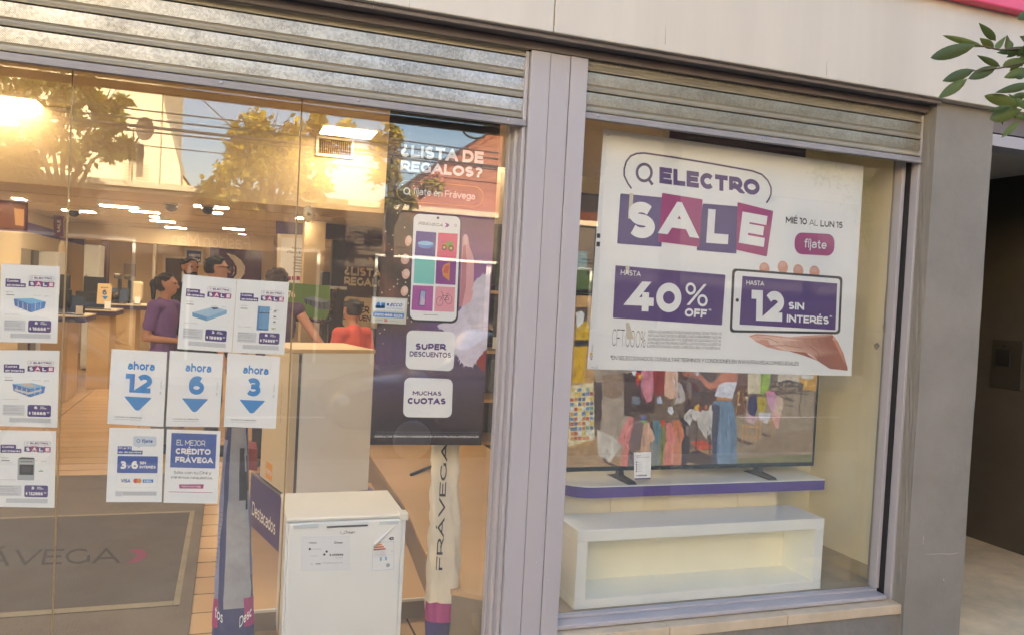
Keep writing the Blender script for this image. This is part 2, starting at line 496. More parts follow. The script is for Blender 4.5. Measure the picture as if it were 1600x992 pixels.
# ------------------------------------------------------------------ shop building
LILAC = mat('lilac_grey_paint', lin(176, 172, 177), 0.42, var=0.08, scale=2.5, bump=0.04, bscale=90, stretch=(1, 1, .25))
LILAC_D = mat('lilac_grey_paint_shadow_gap', lin(60, 58, 62), 0.6)
CREAM = mat('cream_fascia_panel', lin(206, 198, 186), 0.38, var=0.09, scale=3.2, stretch=(1, 1, .12))
DARKB = mat('dark_brown_channel', lin(118, 109, 108), 0.5, var=0.15, scale=5)
PLASTER = mat('grey_plaster', lin(141, 135, 127), 0.85, var=0.16, scale=2.2, bump=0.35, bscale=22)
PLASTER_D = mat('grey_plaster_old', lin(136, 131, 126), 0.9, var=0.18, scale=3.5, bump=0.5, bscale=18)
STONE = mat('cream_sill_tile', lin(205, 186, 160), 0.6, var=0.15, scale=6)
GROUT = mat('sill_grout', lin(120, 104, 88), 0.9)
WALLUP = mat('upper_render', lin(196, 188, 172), 0.8, var=0.12, scale=1.2)
RUBBER_AND_GAP = mat('black_rubber_and_gap', lin(34, 32, 34), 0.7)
PINK = mat('pink_sign_acrylic', lin(232, 78, 112), 0.25, var=0.03)
H_ROOF = 6.9

shop = thing('shop_building', 'electronics shop front with lilac grey frames, cream fascia and two lit display windows', 'shop', (1.27, 0, 0))
FZ = at(960, 67, -0.10).z                        # underside of the fascia
m_ = MB()
seams = [-14, at(330, 0, 0).x - 1.9, at(866, 40, -0.1).x, at(1750, 60, -0.1).x, 7.6, 14, 30, 46]
for a, b in zip(seams[:-1], seams[1:]):
    m_.bbox((a + .0015, -0.10, FZ), (b - .0015, 0.03, 4.2), CREAM, 0.004)
m_.build('fascia', shop)
MB().box((-14, -0.01, 4.2), (46, 0.25, H_ROOF), WALLUP).build('upper_wall', shop)
MB().box((-14.1, -0.02, H_ROOF), (46, 21, H_ROOF + .25), WALLUP).build('roof', shop)  # unseen roof and upper wall, height and reach shaped to shade the street
wl = MB()
wl.box((-10.2, 0.2, -.1), (-10, 20.4, H_ROOF - .002), WALLUP)
wl.box((-10, 20.2, -.1), (13.99, 20.4, H_ROOF - .002), WALLUP)
wl.box((13.8, 0.26, -.1), (13.99, 20.2, H_ROOF - .002), WALLUP)
wl.box((14, 20.2, -.1), (46, 20.4, H_ROOF - .002), WALLUP); wl.box((45.8, .26, -.1), (46, 20.19, H_ROOF - .002), WALLUP)
wl.box((-13.99, 0.0, -.1), (-4.4, 0.19, 4.195), WALLUP)
wl.build('wall', shop)
# pink lettering band over the right end of the fascia
pz = at(1515, 0, -0.16).z
sg = thing('shop_sign', 'pink acrylic sign band at the top right corner of the cream fascia', 'sign', (2.2, -0.1, pz))
MB().bbox((-3.0, -0.16, pz), (6.4, -0.102, pz + 0.9), PINK, 0.008).build('sign_face', sg)
MB().box((-2.9, -0.1018, pz + .1), (6.3, -0.1003, pz + .8), LILAC_D).build('back_plate', sg)

# dark metal channel under the fascia
X3C = 3.30
ch = MB()
ch.bbox((-10, -0.075, FZ - 0.020), (3.30, -0.060, FZ - .001), DARKB, 0.003)
ch.bbox((-10, -0.058, FZ - 0.012), (3.30, 0.095, FZ - .001), DARKB, 0.003)
ch.bbox((-10, 0.00, FZ - 0.050), (3.30, 0.02, FZ - .013), DARKB, 0.004)
ch.box((-10, .062, FZ - .078), (X3C, .138, FZ - .0125), RUBBER_AND_GAP)  # added block, stops interior light leaking out above the glass
ch.build('shutter_channel', shop)

# central post: three boards
xs = [at(810, 400, 0).x, at(841, 400, 0).x, at(877, 400, 0).x, at(902.6, 400, 0).x]
X0, X3 = at(811.5, 450, 0).x, at(901, 450, 0).x
gx = [X0, at(842, 450, 0).x, at(873.5, 450, 0).x, X3]
mb = MB()
for a, b, y in ((gx[0], gx[1], 0.0), (gx[1], gx[2], 0.004), (gx[2], gx[3], 0.0)):
    mb.bbox((a + .0012, y, -.02), (b - .0012, 0.16, FZ - .052), LILAC, 0.003)
mb.box((gx[0] + .01, .012, -.02), (gx[3] - .01, .15, FZ - .06), LILAC_D)
mb.build('centre_post', shop)

# right window: frame, sill, glass
XR0, XR1 = X3, at(1403, 600, 0.05).x                # opening from the post to the jamb
ZB = at(1371, 941.5, 0).z                            # underside of the bottom rail
ZG = at(1100, 937, YG).z                             # bottom edge of the visible glass
fr = MB()
fr.bbox((XR0 + .001, 0.03, ZB), (XR1, 0.135, ZG - .012), LILAC, 0.004)
fr.bbox((XR0 + .001, 0.10, ZG - .0115), (XR1, 0.139, ZG), LILAC, 0.002)
fr.bbox((XR1 - .012, 0.10, ZG + .001), (XR1 + .012, 0.150, FZ - .055), LILAC, 0.003)
fr.box((XR1 + .013, 0.075, ZB + .002), (XR1 + .022, 0.15, FZ - .06), RUBBER_AND_GAP)
xj = at(1446, 178, 0.04).x
fr.bbox((XR1 + .023, 0.03, ZB - .005), (XR1 + .128, 0.16, FZ - .052), LILAC, 0.004)
fo = fr.build('window_frame', shop)
XJ = XR1 + .128
MB().box((XR0, YG, ZG - .01), (XR1, YG + .006, FZ - .06), GLASS).build('window_pane', fo)
sl = MB()
for a, b in ((XR0 - .3, 1.95), (1.952, 2.60), (2.602, XJ + .02)):
    sl.bbox((a, -0.03, ZB - .055), (b, 0.16, ZB - .0055), STONE, 0.004)
sl.build('sill', shop)
MB().box((XR0 - .3, -0.018, -.1), (XJ + .03, 0.16, ZB - .056), PLASTER_D).build('base_wall', shop)
# pillar
pl = MB()
px0 = at(1436, 600, -0.05).x; px1 = at(1525, 600, -0.05).x
bm = bmesh.new(); bmesh.ops.create_cube(bm, size=1)
for v in bm.verts: v.co = Vector(((px0 + px1) / 2 + v.co.x * (px1 - px0), 0.08 + v.co.y * 0.26, (FZ - .002 - .1) / 2 + v.co.z * (FZ + .1 - .002)))
bmesh.ops.subdivide_edges(bm, edges=bm.edges[:], cuts=24, use_grid_fill=True)
for v in bm.verts:
    e = abs(v.co.x - px0) < .002 or abs(v.co.x - px1) < .002
    if e: v.co.x += random.uniform(-.0022, .0022)
pl.bm(bm, PLASTER)
pl.build('pillar', shop)
MB().box((XJ + .0005, 0.035, -.1), (px0 - .0005, .16, FZ - .003), PLASTER_D).build('pillar_return', shop)
cr = MB()
CRK = mat('bare_plaster_scratch', lin(190, 182, 170), 0.9)
pts = [at(x, y, -0.0505) for x, y in ((1445, 865), (1458, 865), (1470, 864), (1482, 865), (1492, 864), (1498, 862))]
cr.tube(pts, [.0006, .0012, .0009, .0013, .001, .0004], CRK, 5); cr.build('plaster_scratch', shop)
MB().tube([at(1474, 904, -0.0505), at(1474.8, 907, -.0505)], .002, CRK, 6).build('plaster_chip', shop)
MB().tube([at(1443, 838, -0.0505), at(1442, 850, -.0505)], .0012, CRK, 5).build('plaster_chip', shop)

SEAL = mat('old_sealant', lin(196, 186, 170), .8, var=.2, scale=30)
rs_ = random.Random(4); sp_ = [Vector((XJ + .004 + rs_.uniform(-.0025, .0025), .031, .10 + k * (FZ - .2) / 60)) for k in range(61)]
MB().tube(sp_, [rs_.uniform(.0015, .0045) for _ in sp_], SEAL, 6).build('sealant_bead', shop)
NAIL = mat('rusty_nail', lin(96, 70, 56), .7)
MB().ball(tuple(at(838.5, 78, -.002)), (.003, .002, .003), NAIL, 8).build('nail_head', shop)
MB().tube([at(840, 79.5, -.0005), at(848, 80.5, -.0005), at(859, 82, -.0005)], .0009, LILAC_D, 5).build('board_joint', shop)
st_ = MB(); STN = mat('rain_stain', lin(168, 150, 124), .6, var=.3, scale=20)
st_.tube([at(866, 8, -.1003), at(866.4, 28, -.1003), at(866, 40, -.1003)], [.0006, .0012, .0016], STN, 5); st_.build('rain_stain', shop)
for xs_, y0_, y1_ in ((584, 1, 14), (597, 0, 12), (640, 2, 16), (1040, 40, 70), (1292, 96, 118)): MB().tube([at(xs_, y0_, -.1002), at(xs_ - .6, y1_, -.1002)], [.0005, .0011], STN, 5).build('rain_stain', shop)
for xs_, ys_ in ((856, 905), (1446, 700), (838, 878), (900, 610)): MB().ball(tuple(at(xs_, ys_, -.0003)), (.004, .0006, .0015), mat('paint_chip', lin(206, 204, 204), .7), 8).build('paint_chip', shop)
# left window: frame strip beside the post, panes butted with clear joints
XL1 = X0
lf = MB()
lf.bbox((XL1 - .018, 0.02, 0), (XL1 - .0005, 0.16, FZ - .055), LILAC, 0.003)
lf.bbox((XL1 - .036, 0.06, 0), (XL1 - .0185, 0.139, FZ - .055), LILAC, 0.003)
lf.bbox((XL1 - .046, 0.10, 0), (XL1 - .0365, 0.138, FZ - .055), LILAC, 0.002)
lfo = lf.build('window_frame', shop)
JX = [-4.4, at(97, 560, YG).x, at(452, 600, YG).x, XL1 - .02]
for a, b in zip(JX[:-1], JX[1:]):
    MB().box((a + .003, YG, 0.0), (b - .003, YG + .006, FZ - .06), GLASS).build('window_pane', lfo)
jm = mat('silicone_joint', lin(150, 128, 96), 0.35, var=0.2, scale=30)
for x in JX[1:3]: MB().box((x - .0026, YG + .0005, 0), (x + .0026, YG + .0055, FZ - .061), jm).build('silicone_joint', lfo)
pf = thing('glass_clamp', 'small clear clamp on the glass joint beside the dark banner', 'clamp', tuple(at(481, 335, YG)))
c_ = at(481, 335, YG + .02)
MB().ball((c_.x, c_.y - .004, c_.z), (.021, .010, .036), mat('clear_plastic', lin(190, 160, 105), 0.2), 12).build('clamp_body', pf)
MB().ball((c_.x + .002, c_.y - .012, c_.z), (.008, .006, .008), mat('clamp_screw', lin(150, 130, 100), 0.3, 0.8), 10).build('screw', pf)

# ------------------------------------------------------------------ roller shutters
def galv(name, a, b):
    m = bpy.data.materials.new(name); m.use_nodes = True
    t = m.node_tree; p = t.nodes['Principled BSDF']
    tc = t.nodes.new('ShaderNodeTexCoord')
    v = t.nodes.new('ShaderNodeTexVoronoi'); v.inputs['Scale'].default_value = 120
    n = t.nodes.new('ShaderNodeTexNoise'); n.inputs['Scale'].default_value = 3.2; n.inputs['Detail'].default_value = 8; n.inputs['Roughness'].default_value = .7
    t.links.new(tc.outputs['Object'], v.inputs['Vector']); t.links.new(tc.outputs['Object'], n.inputs['Vector'])
    sep = t.nodes.new('ShaderNodeSeparateColor'); t.links.new(v.outputs['Color'], sep.inputs[0])
    ad = t.nodes.new('ShaderNodeMath'); ad.operation = 'MULTIPLY_ADD'; ad.inputs[1].default_value = .22
    t.links.new(sep.outputs[0], ad.inputs[0]); t.links.new(n.outputs['Fac'], ad.inputs[2])
    cr = t.nodes.new('ShaderNodeValToRGB'); cr.color_ramp.elements[0].position = .32; cr.color_ramp.elements[1].position = .95
    cr.color_ramp.elements[0].color = a; cr.color_ramp.elements[1].color = b
    t.links.new(ad.outputs[0], cr.inputs['Fac'])
    # rows of punched holes
    mp = t.nodes.new('ShaderNodeMapping'); mp.inputs['Rotation'].default_value = (0, R(45), 0); mp.inputs['Scale'].default_value = (230, 1, 230)
    t.links.new(tc.outputs['Object'], mp.inputs['Vector'])
    fr_ = t.nodes.new('ShaderNodeVectorMath'); fr_.operation = 'FRACTION'; t.links.new(mp.outputs[0], fr_.inputs[0])
    sb = t.nodes.new('ShaderNodeVectorMath'); sb.operation = 'SUBTRACT'; sb.inputs[1].default_value = (.5, 0, .5); t.links.new(fr_.outputs[0], sb.inputs[0])
    ml = t.nodes.new('ShaderNodeVectorMath'); ml.operation = 'MULTIPLY'; ml.inputs[1].default_value = (1, 0, 1); t.links.new(sb.outputs[0], ml.inputs[0])
    ln = t.nodes.new('ShaderNodeVectorMath'); ln.operation = 'LENGTH'; t.links.new(ml.outputs[0], ln.inputs[0])
    lt = t.nodes.new('ShaderNodeMath'); lt.operation = 'LESS_THAN'; lt.inputs[1].default_value = .27; t.links.new(ln.outputs['Value'], lt.inputs[0])
    mx = t.nodes.new('ShaderNodeMix'); mx.data_type = 'RGBA'; mx.inputs['B'].default_value = (.05, .045, .04, 1)
    sc_ = t.nodes.new('ShaderNodeMath'); sc_.operation = 'MULTIPLY'; sc_.inputs[1].default_value = .75; t.links.new(lt.outputs[0], sc_.inputs[0])
    t.links.new(sc_.outputs[0], mx.inputs['Factor']); t.links.new(cr.outputs['Color'], mx.inputs['A'])
    t.links.new(mx.outputs['Result'], p.inputs['Base Color'])
    p.inputs['Metallic'].default_value = .55; p.inputs['Roughness'].default_value = .42
    return m
GALV_L = galv('galvanised_slat', lin(128, 127, 122), lin(222, 223, 220))
GALV_R = galv('galvanised_slat_dusty', lin(134, 128, 110), lin(190, 185, 166))
GROOVE = mat('slat_groove', lin(168, 160, 142), 0.45, 0.35, var=0.2, scale=12, stretch=(.2, 1, 1))  # brownish tone puts the shade of the grooves into the colour
BARM = mat('dusty_lilac_bar', lin(150, 146, 149), .5, var=.15, scale=14, stretch=(.3, 1, 1))
def shutter(name, label, x0, x1, zb, m, bolts):
    t = thing(name, label, 'roller shutter', ((x0 + x1) / 2, 0.02, zb), None)
    Y = 0.03; p = .0865
    prof = []; gm = []
    z = zb + .032
    while z < FZ - .03:
        prof += [(Y + .012, z, 2), (Y + .012, z + .035 * p, 1), (Y - .003, z + .05 * p, 1), (Y - .0045, z + .11 * p, 1), (Y - .002, z + .17 * p, 1), (Y + .004, z + .23 * p, 1), (Y + .0055, z + .30 * p, 1), (Y + .003, z + .36 * p, 1), (Y, z + .40 * p, 0), (Y - .001, z + .7 * p, 0), (Y, z + .985 * p, 2)]
        z += p
    mb = MB()
    k = 48
    for i in range(len(prof) - 1):
        (ya, za, g), (yb, zb_, _) = prof[i], prof[i + 1]
        if zb_ > FZ - .015: break
        vs = [(x0, ya, za), (x1, ya, za), (x1, yb, zb_), (x0, yb, zb_)]
        mb.add(vs, [(0, 1, 2, 3)], (m, GROOVE, RUBBER_AND_GAP)[g])  # black faces paint in the dark gaps between slats
        mb.add([(x, y + .003, z_) for x, y, z_ in vs], [(3, 2, 1, 0)], GROOVE)
    mb.build('slat_curtain', t)
    b = MB(); b.bbox((x0, Y - .014, zb), (x1, Y + .012, zb + .030), BARM, 0.004)
    b.bbox((x0, Y - .022, zb), (x1, Y - .0145, zb + .010), BARM, 0.002)
    bb = b.build('bottom_bar', t)
    for bx in bolts:
        MB().ball((bx, Y - .0145, zb + .019), (.007, .004, .007), LILAC, 10).build('bolt', bb)
    return t
zL = at(400, 144.2, 0.01).z; zR = at(1150, 216.5, 0.01).z
shutter('roller_shutter', 'shiny galvanised roller shutter over the wide window with paper flyers', -4.4, X0 - .002, zL, GALV_L, (at(345, 131, .015).x, at(795, 182, .015).x, at(560, 155, .015).x))
shutter('roller_shutter', 'dusty dull roller shutter above the window with the big sale poster', X3 + .002, XJ - .105, zR, GALV_R, (at(934, 181, .015).x, at(1192, 216, .015).x, at(1407, 243, .015).x))

# ------------------------------------------------------------------ entrance recess to the right of the pillar
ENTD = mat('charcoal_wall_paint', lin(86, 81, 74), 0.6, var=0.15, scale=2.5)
ENTF = mat('worn_concrete', lin(228, 198, 156), 0.9, var=0.3, scale=2.2, bump=0.4, bscale=40)
WHC = mat('white_ceiling_paint', lin(205, 200, 190), 0.8, var=0.04)
XE = atz(1600, 869, 0).x + .02; YE = 1.42
ent = thing('entrance_porch', 'dark recessed porch with charcoal walls beside the grey pillar', 'porch', (4.5, .7, 0))
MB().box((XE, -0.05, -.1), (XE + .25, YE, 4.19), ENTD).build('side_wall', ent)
MB().box((px1 - .001, .215, -.1), (px1 + .05 - .002, YE, 4.19), PLASTER_D).build('inner_wall', ent)
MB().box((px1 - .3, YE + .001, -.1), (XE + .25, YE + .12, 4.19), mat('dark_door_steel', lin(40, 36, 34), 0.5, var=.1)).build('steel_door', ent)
zc = at(1560, 283, YE).z
MB().box((px1 + .05, .10, zc), (XE - .001, YE - .001, zc + .06), WHC).build('porch_ceiling', ent)
bm_ = MB(); bm_.box((px1 + .001, -0.03, at(1580, 232, -.03).z), (XE - .001, 0.095, at(1580, 214, -.03).z), LILAC)
bm_.box((px1 + .001, -0.035, at(1580, 212, -.03).z), (XE - .001, 0.09, FZ - .003), DARKB)
bm_.build('porch_beam', ent)
struct(MB().box((px1 + .001, -0.9, -.1), (XE + .2, YE, .0), ENTF), 'porch_floor')
MB().box((XE + .251, -.06, -.1), (46, .25, 4.19), WALLUP).build('wall', shop)
p0, p1 = atx(1553, 530, XE), atx(1595, 610, XE)
ic = thing('intercom', 'grey intercom panel on the charcoal porch wall', 'intercom', (XE, (p0.y + p1.y) / 2, p1.z))
MB().bbox((XE - .012, p0.y, p1.z), (XE - .0005, p1.y, p0.z), mat('intercom_plate', lin(74, 70, 64), .5, .3), .003).build('plate', ic)
q0, q1 = atx(1561, 545, XE), atx(1581, 572, XE)
MB().bbox((XE - .030, q0.y, q1.z), (XE - .0125, q1.y, q0.z), mat('intercom_speaker', lin(46, 44, 42), .4), .004).build('speaker_box', ic)
MB().ball((XE - .014, (q0.y + q1.y) / 2, q0.z + .03), (.006, .012, .012), RUBBER_AND_GAP, 8).build('lock', ic)
# ------------------------------------------------------------------ printed sheets behind the glass
YS = YG + 0.0155
PAPER = mat('white_paper', lin(245, 247, 250), 0.65, var=0.03, scale=3, bump=0.12, bscale=9)
VINYL = mat('white_vinyl', lin(247, 248, 250), 0.45, var=0.03, scale=2, bump=0.10, bscale=5)
INK_I = ink(74, 58, 128); INK_P = ink(82, 52, 122); INK_M = ink(168, 50, 122); INK_D = ink(66, 44, 92)
INK_W = ink(247, 247, 250); INK_K = ink(40, 38, 44); INK_G = ink(130, 132, 140); INK_B = ink(48, 140, 214)
INK_N = ink(50, 88, 172); INK_L = ink(214, 218, 226); INK_O = ink(196, 154, 62); INK_S = ink(222, 160, 138); INK_S2 = ink(196, 124, 100)

class Sheet:
    """a flat print: P(u, v) runs over the sheet, Z(x, y) takes photo pixels; L is the ink layer"""
    def __init__(s, corners, Y=YS, zx=None):
        s.c = [at(x, y, Y) for x, y in corners]; s.Y = Y; s.zx = zx
    def P(s, u, v, L=0):
        a = s.c[0].lerp(s.c[1], u); b = s.c[3].lerp(s.c[2], u)
        p = a.lerp(b, v); p.y -= .0003 * L
        return p
    def Z(s, x, y, L=0):
        if s.zx: x, y = s.zx[0] + x / s.zx[2], s.zx[1] + y / s.zx[2]
        p = at(x, y, s.Y); p.y -= .0003 * L
        return p
    def poly(s, mb, pts, m, L): mb.add([s.Z(x, y, L) for x, y in pts], [list(range(len(pts)))], m)
    def rpoly(s, mb, pts, m, L, r): 
        q = rounded([s.Z(x, y, L) for x, y in pts], r); mb.add(q, [list(range(len(q)))], m)
    def rring(s, mb, pts, wd, m, L, r): ring(mb, rounded([s.Z(x, y, L) for x, y in pts], r, 7), wd, m)
    def line(s, mb, pts, wd, m, L): ring(mb, [s.Z(x, y, L) for x, y in pts], wd, m, False)
    def ell(s, mb, x, y, rx, ry, m, L, n=18, rot=0):
        c, k = math.cos(R(rot)), math.sin(R(rot))
        s.poly(mb, [(x + rx * math.cos(2 * math.pi * i / n) * c - ry * math.sin(2 * math.pi * i / n) * k, y + rx * math.cos(2 * math.pi * i / n) * k + ry * math.sin(2 * math.pi * i / n) * c) for i in range(n)], m, L)
    def ztext(s, mb, st, tl, tr, bl, m, L, wt=.16, **k): text(mb, st, s.Z(*tl, L), s.Z(*tr, L), s.Z(*bl, L), m, wt, **k)
    def rect(s, mb, u0, v0, u1, v1, m, L, r=0):
        q = [s.P(u0, v0, L), s.P(u1, v0, L), s.P(u1, v1, L), s.P(u0, v1, L)]
        if r: q = rounded(q, r)
        mb.add(q, [list(range(len(q)))], m)
    def frame(s, mb, u0, v0, u1, v1, wd, m, L, r=0):
        q = [s.P(u0, v0, L), s.P(u1, v0, L), s.P(u1, v1, L), s.P(u0, v1, L)]
        ring(mb, rounded(q, r) if r else q, wd, m)
    def upoly(s, mb, pts, m, L): mb.add([s.P(u, v, L) for u, v in pts], [list(range(len(pts)))], m)
    def txt(s, mb, st, u0, v0, u1, v1, m, L, wt=.16, **k): text(mb, st, s.P(u0, v0, L), s.P(u1, v0, L), s.P(u0, v1, L), m, wt, **k)
    def body(s, name, label, cat, m, group=None, th=.0008):
        mb = MB(); mb.slab(s.c, (0, th, 0), m)
        return tag(mb.build(name), label, cat, group)

# ---- the large sale poster
S = Sheet([(943, 201.5), (1349.5, 260), (1330, 587), (917.5, 576)], zx=(860, 180, 2.3625))
pst = S.body('sale_poster', 'large white sale poster with purple and magenta letter blocks hanging in the display window', 'poster', VINYL)
h = MB()
S.line(h, [(299, 272), (285, 252), (272, 225), (272, 200), (280, 172), (296, 152), (318, 143), (345, 141), (450, 156), (600, 181), (745, 207), (780, 220), (802, 242), (814, 268), (814, 292), (808, 308), (797, 325)], .0085, INK_D, 3)
ring(h, [S.Z(346 + 27 * math.cos(a * .349), 213 + 31 * math.sin(a * .349), 3) for a in range(18)], .0135, INK_D)
S.line(h, [(362, 238), (377, 258)], .014, INK_D, 4)
S.ztext(h, 'ELECTRO', (402, 192), (772, 241), (402, 252), INK_P, 3, .27, q=7)
h.build('heading', pst)
h = MB()
for k, (q, m, L) in enumerate((([(258, 290), (415, 305), (410, 487), (246, 475)], INK_I, 3), ([(562, 327), (691, 338), (686, 512), (539, 500)], INK_I, 4), ([(412, 288), (562, 312), (548, 487), (397, 468)], INK_M, 5), ([(690, 322), (822, 355), (798, 523), (685, 498)], INK_M, 6))):
    S.rpoly(h, q, m, L, .006)
S.ztext(h, 'S', (287, 316), (388, 327), (282, 450), INK_W, 8, .26, q=9)
S.ztext(h, 'A', (411, 313), (540, 331), (408, 438), INK_W, 8, .25)
S.ztext(h, 'L', (582, 347), (662, 354), (574, 472), INK_W, 8, .26)
S.ztext(h, 'E', (708, 357), (800, 374), (694, 472), INK_W, 9, .26)
h.build('letter_block', pst)
h = MB()
S.ztext(h, 'MI\u00c9 10', (869, 375), (947, 382), (868, 399), INK_K, 3, .19)
S.ztext(h, 'AL', (956, 385), (988, 388), (955, 407), INK_K, 3, .11)
S.ztext(h, 'LUN 15', (997, 389), (1079, 396), (996, 412), INK_K, 3, .19)
S.rpoly(h, [(902, 433), (1050, 441), (1046, 521), (900, 513)], INK_M, 3, .044)
S.ztext(h, 'f\u00edjate', (938, 456), (1020, 463), (936, 489), INK_W, 5, .15)
h.build('date_line', pst)
h = MB()
S.rpoly(h, [(240, 555), (646, 590), (633, 775), (230, 748)], INK_P, 3, [.001, .006, .006, .006])
S.ztext(h, 'HASTA', (260, 571), (333, 577), (259, 590), INK_W, 5, .16)
S.ztext(h, '40', (288, 612), (485, 622), (284, 722), INK_W, 5, .25, q=9)
S.ztext(h, '%', (499, 617), (582, 626), (496, 700), INK_W, 5, .11, q=7)
S.ztext(h, 'OFF', (497, 712), (578, 717), (494, 743), INK_W, 5, .24, q=7)
S.ztext(h, '*', (583, 714), (594, 715), (583, 734), INK_L, 5, .08)
h.build('discount_block', pst)
h = MB()
for x, y in ((790, 568), (858, 562), (915, 575), (975, 580)):
    S.ell(h, x, y, 19, 24, INK_S, 1, 16, -8); S.ell(h, x - 2, y - 9, 12, 10, ink(226, 176, 160), 2, 12)
S.poly(h, [(733, 814), (760, 806), (815, 811), (880, 818), (960, 812), (1040, 808), (1062, 836), (1082, 880), (1097, 930), (1097, 942), (1032, 935), (985, 905), (955, 880), (900, 873), (845, 866), (800, 855), (760, 836)], INK_S, 1)
for k in range(9):
    f = k / 8; x0 = 800 + 210 * f
    cc = tuple(int(u + (v - u) * f) for u, v in zip((240, 202, 184), (172, 108, 86)))
    S.poly(h, [(x0, 822 + 2 * f), (1042, 812), (1062, 838), (1082, 880), (1096, 930), (1096, 941), (1030, 934), (985, 904), (955 + 30 * f, 876 + 18 * f), (x0 + 60, 866 + 10 * f), (x0 + 10, 846 + 6 * f)], ink(*cc), 1.2 + .15 * k)
S.poly(h, [(1048, 816), (1064, 842), (1083, 886), (1094, 926), (1080, 905), (1060, 862), (1042, 826)], ink(206, 140, 114), 2.6)
S.poly(h, [(742, 816), (800, 813), (870, 822), (930, 830), (860, 832), (790, 828)], ink(238, 196, 178), 2.7)
for a_, b__, w_ in (((800, 850), (930, 858), .003), ((955, 852), (1000, 900), .004), ((1000, 838), (1050, 880), .003), ((1020, 890), (1075, 925), .003), ((760, 818), (840, 838), .002)):
    S.line(h, [a_, ((a_[0] + b__[0]) / 2 + 6, (a_[1] + b__[1]) / 2 - 5), b__], w_, ink(178, 108, 86), 3)
S.poly(h, [(740, 816), (772, 812), (790, 824), (770, 832), (748, 828)], ink(236, 190, 174), 3)
S.poly(h, [(880, 870), (940, 874), (985, 905), (1010, 925), (985, 905), (930, 884)], ink(170, 100, 80), 3)
S.poly(h, [(1046, 816), (1062, 840), (1080, 882), (1070, 880), (1054, 850), (1040, 822)], ink(216, 150, 124), 3)
S.rpoly(h, [(671, 566), (1078, 597), (1069, 808), (661, 801)], INK_K, 4, .020)
S.rpoly(h, [(680, 575), (1069, 605), (1061, 799), (670, 792)], INK_W, 5, .017)
S.rpoly(h, [(708, 594), (1058, 622), (1051, 793), (697, 772)], INK_P, 6, .003)
S.ell(h, 689, 683, 6, 7, INK_K, 7)
S.ztext(h, 'HASTA', (723, 609), (788, 614), (722, 626), INK_W, 8, .16)
S.ztext(h, '12', (742, 645), (866, 652), (740, 757), INK_W, 8, .26, q=8)
S.ztext(h, 'SIN', (878, 689), (936, 693), (877, 716), INK_W, 8, .22)
S.ztext(h, 'INTER\u00c9S', (872, 735), (1027, 744), (871, 763), INK_W, 8, .21)
S.ztext(h, '*', (1029, 738), (1039, 739), (1029, 756), INK_L, 8, .08)
h.build('printed_phone', pst)
h = MB()
S.ztext(h, 'CFT:00.0%', (229, 788), (352, 797), (226, 850), INK_K, 3, .055, q=5)
fine = ['OFERTA VALIDA EN PRODUCTOS SELECCIONADOS ENTRE EL 10/01/24 Y 15/01/24 Y/O', 'HASTA AGOTAR STOCK DE 50 UNIDADES, LO QUE OCURRA PRIMERO. VALIDA EN', 'SUCURSALES, FRAVEGA.COM Y VTA. TELEFONICA. NO VALIDO PARA OUTLET. NO', 'ACUMULABLE CON OTRAS PROMOS VIGENTES. LAS FOTOS SON SOLO A LOS EFECTOS', 'ILUSTRATIVOS. FRAVEGA SACIEI E I. GOMEZ 2813, CABA, CUIT 30-52687424-9.']
for i, ln in enumerate(fine):
    y = 793 + i * 13.3
    S.ztext(h, ln, (361 - i * 1.1, y), (632 - i * 1.2, y + 8), (361 - i * 1.1, y + 10), INK_G, 3, .16, q=2)
S.ztext(h, '*EN SELECCIONADOS. CONSULTAR TERMINOS Y CONDICIONES EN WWW.FRAVEGA.COM/E/LEGALES', (222, 886), (917, 909), (221, 901), INK_K, 3, .13, q=3)
S.ztext(h, 'VG', (146, 902), (147, 886), (155, 903), INK_K, 3, .2); S.ell(h, 151, 880, 5, 6, ink(226, 190, 40), 3)
S.ztext(h, 'Directo', (149, 870), (150, 845), (157, 871), INK_G, 3, .12)
for a in ([(205, 76), (216, 77), (217, 68)], [(150, 928), (172, 933), (172, 922)]): S.line(h, a, .0014, INK_K, 3)
S.rpoly(h, [(172, 437), (184, 438), (183, 455), (171, 454)], INK_K, 3, 0); S.rpoly(h, [(170, 468), (183, 469), (182, 486), (169, 485)], INK_K, 3, 0)
h.build('small_print', pst)
h = MB()
TAPE = mat('old_tape', lin(214, 206, 186), 0.3, var=.12, scale=40)
for q in ([(292, 288), (306, 290), (300, 385), (286, 383)], [(278, 765), (290, 765), (308, 826), (282, 826)], [(278, 556), (292, 557), (290, 585), (277, 584)]): h = MB(); S.poly(h, q, TAPE, 7 if q[0][1] < 400 else 4); h.build('tape_residue', pst)
# torn tape and a hanging thread beside the poster
tb = MB()
for q in ([(1226, 775), (1236, 768), (1242, 782), (1236, 800), (1228, 806)], [(1193, 846), (1208, 838), (1216, 850), (1204, 866), (1196, 860)]):
    S.poly(tb, q, mat('brown_tape_scrap', lin(120, 108, 84), .5), 2)
WHT = mat('white_thread', lin(236, 236, 230), .5)
tb.tube([S.Z(x, y, 12) for x, y in ((1040, 826), (1052, 808), (1085, 797), (1130, 793), (1180, 796), (1222, 802))], .0007, WHT, 5)
tb.tube([S.Z(x, y, 12) for x, y in ((1040, 826), (1080, 830), (1140, 832), (1195, 842))], .0007, WHT, 5)
tag(tb.build('torn_tape'), 'scraps of torn tape with a loose white thread beside the sale poster', 'tape')

